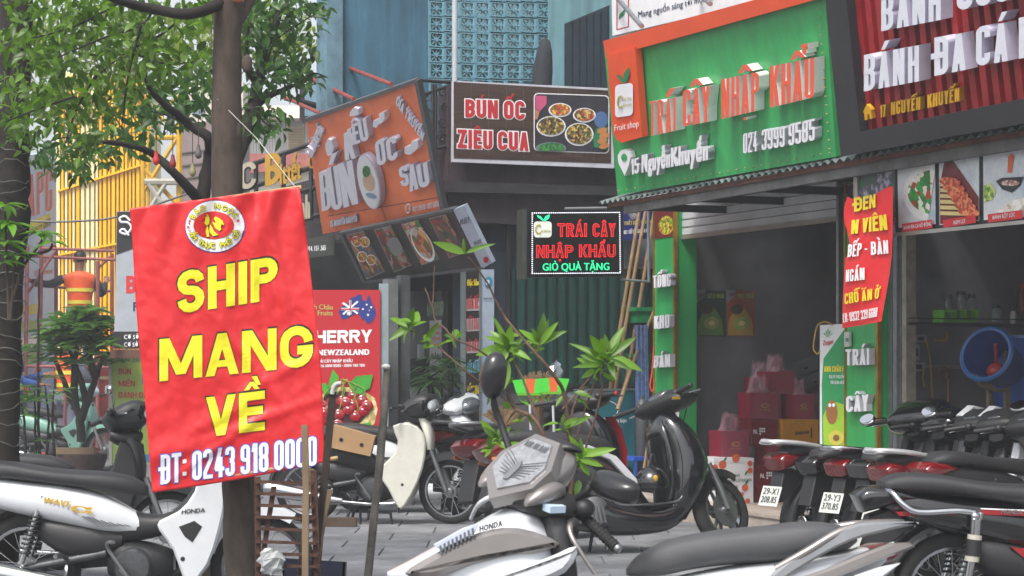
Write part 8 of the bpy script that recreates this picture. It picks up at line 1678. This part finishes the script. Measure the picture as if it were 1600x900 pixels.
# plumeria-like shoots against that trunk
t = thing('plumeria_plant', 'pale green palmate leaved plant growing in front of the far left trunk', 'plant', V((P(14, 0, 10.4).x, 10.4, 0)))
def whorl(items, px, py, Y, n, size, up=.1, rx=1.0):
    a0 = r.uniform(0, 6)
    for k in range(n): a = a0+6.283*k/n+r.uniform(-.2, .2); items.append((P(px, py, Y), V((math.cos(a)*rx, math.sin(a)*.9-.2, up+r.uniform(-.35, .25))), size*r.uniform(.75, 1.15), r.uniform(-.4, .4)))
it = []
for px, py, n, s in ((8, 320, 8, .13), (15, 350, 8, .15), (70, 362, 7, .12), (55, 365, 6, .10), (82, 378, 6, .12), (10, 380, 8, .14), (22, 400, 7, .14), (5, 410, 6, .12), (2, 345, 7, .12)): whorl(it, px, py, 10.3, n, s)
leafbatch(t, it, leafgeo(.30, .35, 5), LF4)
for q in ([(14, 500), (12, 440), (10, 400), (8, 330)], [(16, 480), (35, 420), (60, 385), (70, 365)], [(16, 500), (20, 450), (22, 405)], [(40, 400), (75, 392), (82, 380)]): limb(t, 'stem', [P(x, y, 10.35) for x, y in q], .010, .005, BARK, 6)
# shrub under the scaffold and stems at lower left
def shrub(label, base, Y, clusters, stems, size, m=LF5, name='shrub', geo=LG2, sr=.02, mo=300):
    t = thing(name, label, 'plant', V((P(base, 0, Y).x, Y, 0))); it = []
    for q in stems: limb(t, 'stem', [P(x, y, Y) for x, y in q], sr, sr*.4, BARKD, 7, .004)
    for cx, cy_, rp, n in clusters:
        for _ in range(max(1, n//5)): a = r.uniform(0, 6.28); q = rp*r.random()**.5; whorl(it, cx+q*math.cos(a), cy_+q*math.sin(a), Y+r.gauss(0, .25), 5, size*r.uniform(.7, 1.2), .3)
    leafbatch(t, it, geo, m, mo); return t
shrub('bushy green shrub with dark forked stems in the planter before the scaffold', 128, 21.6, ((130, 514, 32, 100), (128, 512, 34, 110), (150, 520, 28, 70), (105, 520, 28, 70), (100, 520, 30, 90), (160, 520, 24, 60), (75, 545, 26, 50), (120, 545, 34, 80), (160, 555, 22, 50), (95, 570, 26, 40), (60, 560, 14, 20), (168, 496, 12, 18)),
      ([(127, 690), (124, 650), (112, 625), (98, 590), (85, 560)], [(127, 655), (136, 630), (150, 590), (160, 560)], [(118, 640), (116, 600), (118, 560), (125, 520)], [(136, 630), (128, 600), (108, 545)], [(150, 590), (140, 560), (135, 520)]), .20, sr=.05, geo=leafgeo(.42, .25, 4))
shrub('slender leafy plant with pale stems left of the planter', 60, 16, ((30, 615, 16, 20), (55, 610, 18, 24), (45, 640, 18, 24), (75, 625, 16, 18), (20, 640, 14, 14), (90, 610, 12, 12), (60, 560, 10, 8), (50, 690, 24, 14)),
      ([(40, 720), (38, 660), (30, 615)], [(56, 720), (55, 660), (54, 610)], [(72, 720), (76, 660), (70, 600)], [(62, 725), (60, 640), (60, 500), (62, 420)], [(85, 715), (82, 650), (84, 610)]), .11, LF5, 'leafy_plant', sr=.014)
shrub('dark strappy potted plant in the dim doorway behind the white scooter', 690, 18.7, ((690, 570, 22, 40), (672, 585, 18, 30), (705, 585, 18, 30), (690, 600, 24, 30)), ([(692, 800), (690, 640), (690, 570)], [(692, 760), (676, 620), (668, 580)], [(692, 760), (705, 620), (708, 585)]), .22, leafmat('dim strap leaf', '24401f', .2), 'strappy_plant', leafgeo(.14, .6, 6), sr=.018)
# foreground sapling with young leaves
t = thing('young_sapling', 'leafy young sapling with thin brown stems standing beside the silver scooter', 'tree', V((P(885, 0, 8.6).x, 8.6, 0))); STM = mat('sapling bark', '5d4638', .8, var=.3, scale=20, bump=.3)
for q, r0, r1 in (([(890, 1010), (886, 900), (890, 800), (893, 740), (890, 690)], .017, .013), ([(872, 1000), (874, 880), (868, 800), (866, 740), (852, 690), (830, 655), (800, 640), (788, 600), (760, 560), (712, 520), (640, 515), (630, 510)][0:5]+[(835, 655), (806, 640)], .014, .010),
                  ([(806, 640), (790, 600), (800, 590), (786, 575), (745, 545), (712, 530), (694, 512), (680, 500), (676, 480), (664, 450)], .007, .003), ([(806, 640), (784, 620), (740, 590), (705, 560), (670, 530), (640, 515), (632, 508)], .006, .003), ([(890, 700), (882, 620), (868, 590), (840, 555), (800, 510), (780, 480), (760, 440), (732, 402)], .012, .004),
                  ([(862, 720), (820, 600), (800, 560), (792, 555)], .008, .005), ([(890, 690), (895, 640), (915, 600), (925, 580), (930, 570)], .008, .004), ([(878, 640), (905, 610), (935, 575)], .007, .004), ([(886, 760), (915, 700), (938, 620), (943, 570), (950, 545)], .008, .003), ([(898, 690), (928, 600), (945, 570)], .006, .003), ([(838, 560), (842, 540), (845, 530)], .004, .003), ([(868, 770), (820, 730), (780, 690), (770, 680)], .006, .004), ([(895, 760), (900, 710), (905, 700)], .006, .004), ([(712, 530), (710, 545), (709, 510)], .003, .002), ([(676, 480), (678, 440), (679, 415)], .004, .003), ([(795, 590), (795, 560), (795, 545)], .005, .004)):
    limb(t, 'stem', [P(x, y, 8.55+.06*math.sin(x*.05)) for x, y in q], r0*.78, r1*.8, STM, 7, .0015, int(q[0][0]))
LV = [((727, 396), (672, 380), 12), ((727, 396), (775, 378), 7), ((727, 396), (722, 372), 5),
      ((638, 512), (605, 488), 8), ((638, 512), (650, 478), 12), ((640, 512), (605, 532), 9), ((642, 510), (662, 500), 5), ((645, 508), (655, 482), 12), ((664, 535), (690, 500), 8), ((664, 535), (668, 520), 8),
      ((712, 528), (690, 520), 6), ((712, 528), (712, 508), 9), ((712, 528), (727, 518), 5), ((712, 530), (695, 533), 4),
      ((795, 545), (738, 550), 14), ((795, 545), (768, 512), 10), ((795, 545), (800, 505), 12), ((795, 548), (750, 588), 14), ((795, 545), (830, 558), 9), ((795, 548), (815, 527), 8), ((790, 560), (782, 620), 18), ((795, 545), (785, 520), 9), ((795, 540), (758, 522), 8), ((795, 550), (790, 528), 8), ((795, 545), (765, 492), 8),
      ((843, 538), (810, 512), 9), ((843, 538), (852, 490), 12), ((843, 538), (880, 512), 10), ((843, 538), (856, 497), 10), ((843, 540), (872, 500), 9), ((843, 535), (832, 515), 8),
      ((945, 565), (892, 528), 8), ((948, 560), (920, 520), 13), ((950, 558), (975, 505), 12), ((950, 558), (995, 522), 11), ((950, 560), (1005, 570), 13), ((945, 565), (905, 556), 9), ((945, 570), (893, 572), 8), ((950, 562), (985, 575), 8), ((935, 575), (898, 555), 8), ((942, 566), (915, 545), 10), ((950, 560), (945, 520), 9), ((950, 565), (962, 590), 8), ((930, 578), (910, 588), 8),
      ((775, 685), (750, 655), 10), ((775, 685), (800, 665), 9), ((775, 690), (795, 700), 8), ((780, 690), (760, 668), 8), ((788, 700), (812, 690), 7), ((790, 712), (830, 725), 9), ((770, 680), (758, 700), 9), ((800, 720), (770, 735), 6), ((802, 590), (790, 600), 7), ((786, 628), (800, 640), 7),
      ((905, 715), (895, 680), 11), ((905, 715), (925, 695), 12), ((908, 712), (965, 703), 11), ((905, 718), (945, 728), 9), ((905, 715), (885, 722), 7), ((905, 725), (868, 735), 7), ((905, 720), (920, 745), 9), ((880, 668), (905, 652), 10), ((905, 750), (900, 775), 9), ((905, 718), (912, 690), 9), ((880, 668), (930, 650), 8)]
mes = [leaf_mesh('leaf', leafgeo(.36, dr, 7), LF3) for dr in (-.12, .1, .25, .4)]
for i, (a_, c_, w) in enumerate(LV):
    p0, p1 = P(a_[0], a_[1], 8.55), P(c_[0], c_[1], 8.55+r.uniform(-.09, .05)); d = p1-p0; X_ = d.normalized(); Yv = X_.cross((V((0, -1, 0))+V((r.uniform(-.5, .5), 0, .4))).normalized()).normalized(); Zv = X_.cross(Yv)
    if Zv.y > 0: Zv = -Zv; Yv = -Yv
    sx = d.length*.95; sy = w*2*1.05/F*8.55/.36*.62
    o = bpy.data.objects.new('leaf', mes[i % 4]); link(o, t); M_ = Matrix((X_*sx, Yv*sy, Zv*sx)).transposed().to_4x4(); M_.translation = p0-wl(t); o.matrix_local = M_
r = random.Random(21); sm = []
for cx, cy_, n, sp in ((795, 548, 16, 16), (948, 562, 18, 16), (638, 512, 8, 10), (843, 538, 8, 10), (905, 716, 12, 12), (778, 690, 12, 14), (664, 535, 5, 8), (712, 528, 6, 8), (930, 580, 8, 12), (880, 668, 6, 8), (770, 600, 6, 12), (820, 655, 6, 14), (895, 620, 5, 12)):
    for _ in range(n): sm.append((P(cx+r.gauss(0, sp*.6), cy_+r.gauss(0, sp*.6), 8.55+r.uniform(-.06, .08)), V((r.gauss(0, 1), r.gauss(-.1, .8), r.gauss(.25, .7))), r.uniform(.035, .085), r.uniform(-1, 1)))
leafbatch(t, sm, leafgeo(.34, .25, 6), LF3)
tb_ = thing('bamboo_stake', 'short cut bamboo stake tied beside the sapling stems', 'stake', V((P(868, 0, 8.7).x, 8.7, 0))); b = MB(); b.tube([P(880, 1010, 8.7), P(872, 880, 8.7), P(868, 850, 8.7), P(856, 720, 8.7), P(853, 698, 8.7)], [.024, .023, .026, .023, .023], 12); b.build('cane', mat('fresh bamboo', 'b08a50', .5, var=.15), tb_, 40)
b = MB(); b.tube([P(835+i*2, 754+2*math.sin(i), 8.5) for i in range(25)], .007, 6); b.build('tie_cord', mat('pale tie cord', '9a8468', .8), tb_, 60)

# ================================================================== RACK, POLES, CRATE at the foot of the banner
rk = thing('rusty_rack', 'rusty iron rack with many flat horizontal bars below the red banner', 'rack', V((P(440, 0, 9.0).x, 9.0, 0)))
for i in range(9):
    y = 752+i*18.3+ (i > 4)*2; b = MB(); x1 = 470+i*1.2; b.hexa([P(400, y+3.4, 9.0), P(x1+18, y+6, 9.0), P(x1+18, y+6, 9.025), P(400, y+3.4, 9.025)], [P(400, y-2, 9.0), P(x1+18, y+1.4, 9.0), P(x1+18, y+1.4, 9.04), P(400, y-2, 9.04)]); b.build('flat_bar', RUST, rk)
for q, w in ((((402, 745), (404, 1010)), .012), (((490, 735), (500, 1010)), .014), (((428, 760), (412, 860)), .010)): b = MB(); p, q2 = P(*q[0], 9.03), P(*q[1], 9.03); b.hexa([p+V((-w, -.012, 0)), p+V((w, -.012, 0)), p+V((w, .02, 0)), p+V((-w, .02, 0))], [q2+V((-w, -.012, 0)), q2+V((w, -.012, 0)), q2+V((w, .02, 0)), q2+V((-w, .02, 0))]); b.build('upright', RUST, rk)
for i in range(2): b = MB(); b.tube([P(508-i*26, 775, 9.2), P(486-i*30, 1000, 9.3)], .012, 6); b.build('leg', RUST, rk)
OLDW = ramp_mat('weathered timber', ['5a4a3a', '75644e', '8a7860'], 'noise', 8, .85, (1, 1, .2), bump=.4)
def stick(label, pts, w, m, name='wooden_stake', cat='stake', Y=8.9):
    t = thing(name, label, cat, V((P(pts[-1][0], 0, Y).x, Y, 0))); b = MB(); ww = w/F*Y/2
    R = [[P(x, y, Y)+V((sx*ww, sy*ww, 0)) for sx, sy in ((-1, -1), (1, -1), (1, 1), (-1, 1))] for x, y in pts]; b.rings(R); b.build('post', m, t); return t
stick('pale grey timber stake standing before the right side of the rack', [(476, 664), (478, 760), (477, 880), (477, 1010)], 10, OLDW, Y=8.8)
stick('dark timber post at the right edge of the red banner', [(520, 614), (514, 680), (506, 760), (497, 830), (492, 900)], 11, mat('dark wet timber', '2c2019', .8, var=.3, bump=.3), Y=9.1)
stick('grey timber batten leaning behind the rack', [(486, 733), (492, 800), (496, 870), (494, 1000)], 9, OLDW, Y=9.12)
stick('grey slanting prop right of the rack', [(516, 765), (508, 800), (498, 860), (490, 930)], 8, OLDW, Y=9.2)
stick('short grey crosspiece on top of the slanting prop', [(487, 765), (519, 765)], 7, OLDW, Y=9.15) if False else None
t = thing('bent_pipe_tip', 'white plastic pipe tip on the dark timber post', 'pipe', P(520, 612, 9.08)); b = MB(); b.tube(cm3([P(519, 616, 9.08), P(521, 606, 9.08), P(526, 600, 9.08), P(533, 599, 9.08)]), .010, 8); b.build('pipe', mat('white pvc', 'a8aaa8', .5), t, 60)
t = thing('steel_pole', 'thin grey steel pole leaning in front of the cream motorbike', 'pole', V((P(572, 0, 9.8).x, 9.8, 0))); b = MB(); b.tube([P(571, 985, 9.8), P(575, 900, 9.8), P(593, 730, 9.8), P(606, 572, 9.8)], [.020]*4, 12); b.build('pole', mat('weathered steel', '6a675f', .55, .4, var=.4, scale=14), t, 60); b = MB(); b.ell(P(603, 573, 9.78), (.022, .016, .014)); b.build('wire_wrap', mat('white pvc'), t, 60)
t = thing('blue_crate', 'dark blue plastic crate on the ground behind the rack', 'crate', V((P(490, 0, 9.9).x, 9.9, 0))); b = MB(); c0 = [P(446, 930, 9.9), P(536, 930, 9.9), P(540, 930, 10.4), P(450, 930, 10.4)]; c1 = [P(438, 872, 9.9), P(540, 878, 9.9), P(542, 878, 10.4), P(440, 872, 10.4)]
for i in range(4): a, c_ = c0[i], c0[(i+1) % 4]; d_, e_ = c1[i], c1[(i+1) % 4]; nn = (V((c0[0]+c0[2])/2)-(a+c_)/2); nn.z = 0; nn = nn.normalized()*.012; b.hexa([a, c_, c_+nn, a+nn], [d_, e_, e_+nn, d_+nn])
b.build('walls', mat('dark navy plastic', '1e2440', .5), t); b = MB(); b.add(c0, [(0, 1, 2, 3)]); b.build('bottom', MATS['dark navy plastic'], t)
t = thing('crumpled_bag', 'crumpled clear plastic bag caught in the rusty rack', 'bag', P(425, 880, 8.95)); b = MB(); b.ell(P(424, 876, 8.96), (.06, .03, .05), n=12, m=9); rq = random.Random(5); b.v = [v+V((rq.uniform(-.014, .014), rq.uniform(-.014, .014), rq.uniform(-.014, .014))) for v in b.v]; b.build('film', mat('milky film', 'b0b4b4', .3, alpha=.7, coat=.5), t)
# hanging coloured bulbs on wires between the left trees
for i, (px, py, m_, lab) in enumerate(((244, 250, RP, 'small red bulb left of the fork of the dark tree'), (270, 255, mat('dull red bulb', '8a2a24', .4), 'dull red bulb hanging right of the small red bulb'), (301, 268, mat('dusty bulb', '8a8460', .3), 'dusty clear bulb hanging lowest beside the near trunk'), (310, 240, mat('grey bulb', '5a5a58', .4), 'grey bulb hanging beside the near trunk'))):
    t = thing('hanging_bulb', lab, 'bulb', P(px, py, 12)); b = MB(); c = P(px, py, 12); b.lathe(c, (0, 0, 1), [(-.03, .006), (-.02, .018), (0, .02), (.02, .014), (.04, .01), (.05, .01)], 10); b.build('glass', m_, t, 60); b = MB(); b.tube([c+Z*.05, P(px, py-60, 12)], .003, 4); b.build('cord', BLACKP, t)
# overhead cables
t = thing('overhead_cable', 'thin dark cable sagging across the yellow cladding towards the scaffold', 'cable', P(100, 345, 26)); b = MB(); b.tube(cm3([P(-20, 340, 26), P(60, 346, 26), P(130, 345, 26), P(190, 337, 26), P(300, 300, 26)]), .014, 5); b.build('wire', BLACKP, t)
# ================================================================== AIR: thin street haze
hz_ = MB(); hz_.box((0, 46, 6), (130, 96, 15.6)); ho = hz_.build('haze', mat('unused air', '808080')); tag(ho, kind='stuff')
vm = bpy.data.materials.new('thin haze'); vm.use_nodes = True; vt = vm.node_tree; vt.nodes.remove(vt.nodes['Principled BSDF'])
pv = vt.nodes.new('ShaderNodeVolumePrincipled'); pv.inputs['Color'].default_value = (.95, .97, 1, 1); pv.inputs['Density'].default_value = .0034; pv.inputs['Anisotropy'].default_value = .2
vt.links.new(pv.outputs[0], vt.nodes['Material Output'].inputs['Volume']); ho.data.materials.clear(); ho.data.materials.append(vm)
# thin cooking smoke drifting under the awning
for i, (px, py, dd, rad, lab) in enumerate(((1190, 400, .55, (.55, .5, .55), 'a'), (1455, 440, .3, (.4, .4, .5), 'b'))):
    c = ray(px, py, fac(dd)); b = MB(); b.ell(c, rad, None, 16, 12); so = b.build('smoke', mat('unused air', '808080')); tag(so, kind='stuff')
    vm = bpy.data.materials.new('smoke'); vm.use_nodes = True; vt = vm.node_tree; vt.nodes.remove(vt.nodes['Principled BSDF']); pv = vt.nodes.new('ShaderNodeVolumePrincipled'); pv.inputs['Color'].default_value = (.92, .94, .97, 1)
    tc = vt.nodes.new('ShaderNodeTexCoord'); nz = vt.nodes.new('ShaderNodeTexNoise'); nz.inputs['Scale'].default_value = 2.2; nz.inputs['Detail'].default_value = 3; vt.links.new(tc.outputs['Object'], nz.inputs[0])
    mr = vt.nodes.new('ShaderNodeMapRange'); mr.inputs[1].default_value = .48; mr.inputs[2].default_value = .8; mr.inputs[3].default_value = 0; mr.inputs[4].default_value = .9; vt.links.new(nz.outputs[0], mr.inputs[0])
    gr = vt.nodes.new('ShaderNodeVectorMath'); gr.operation = 'DISTANCE'; gr.inputs[1].default_value = c; vt.links.new(tc.outputs['Object'], gr.inputs[0]); m2 = vt.nodes.new('ShaderNodeMapRange'); m2.inputs[1].default_value = .1; m2.inputs[2].default_value = .5; m2.inputs[3].default_value = 1; m2.inputs[4].default_value = 0; vt.links.new(gr.outputs['Value'], m2.inputs[0])
    mu = vt.nodes.new('ShaderNodeMath'); mu.operation = 'MULTIPLY'; vt.links.new(mr.outputs[0], mu.inputs[0]); vt.links.new(m2.outputs[0], mu.inputs[1]); vt.links.new(mu.outputs[0], pv.inputs['Density']); vt.links.new(pv.outputs[0], vt.nodes['Material Output'].inputs['Volume']); so.data.materials.clear(); so.data.materials.append(vm)
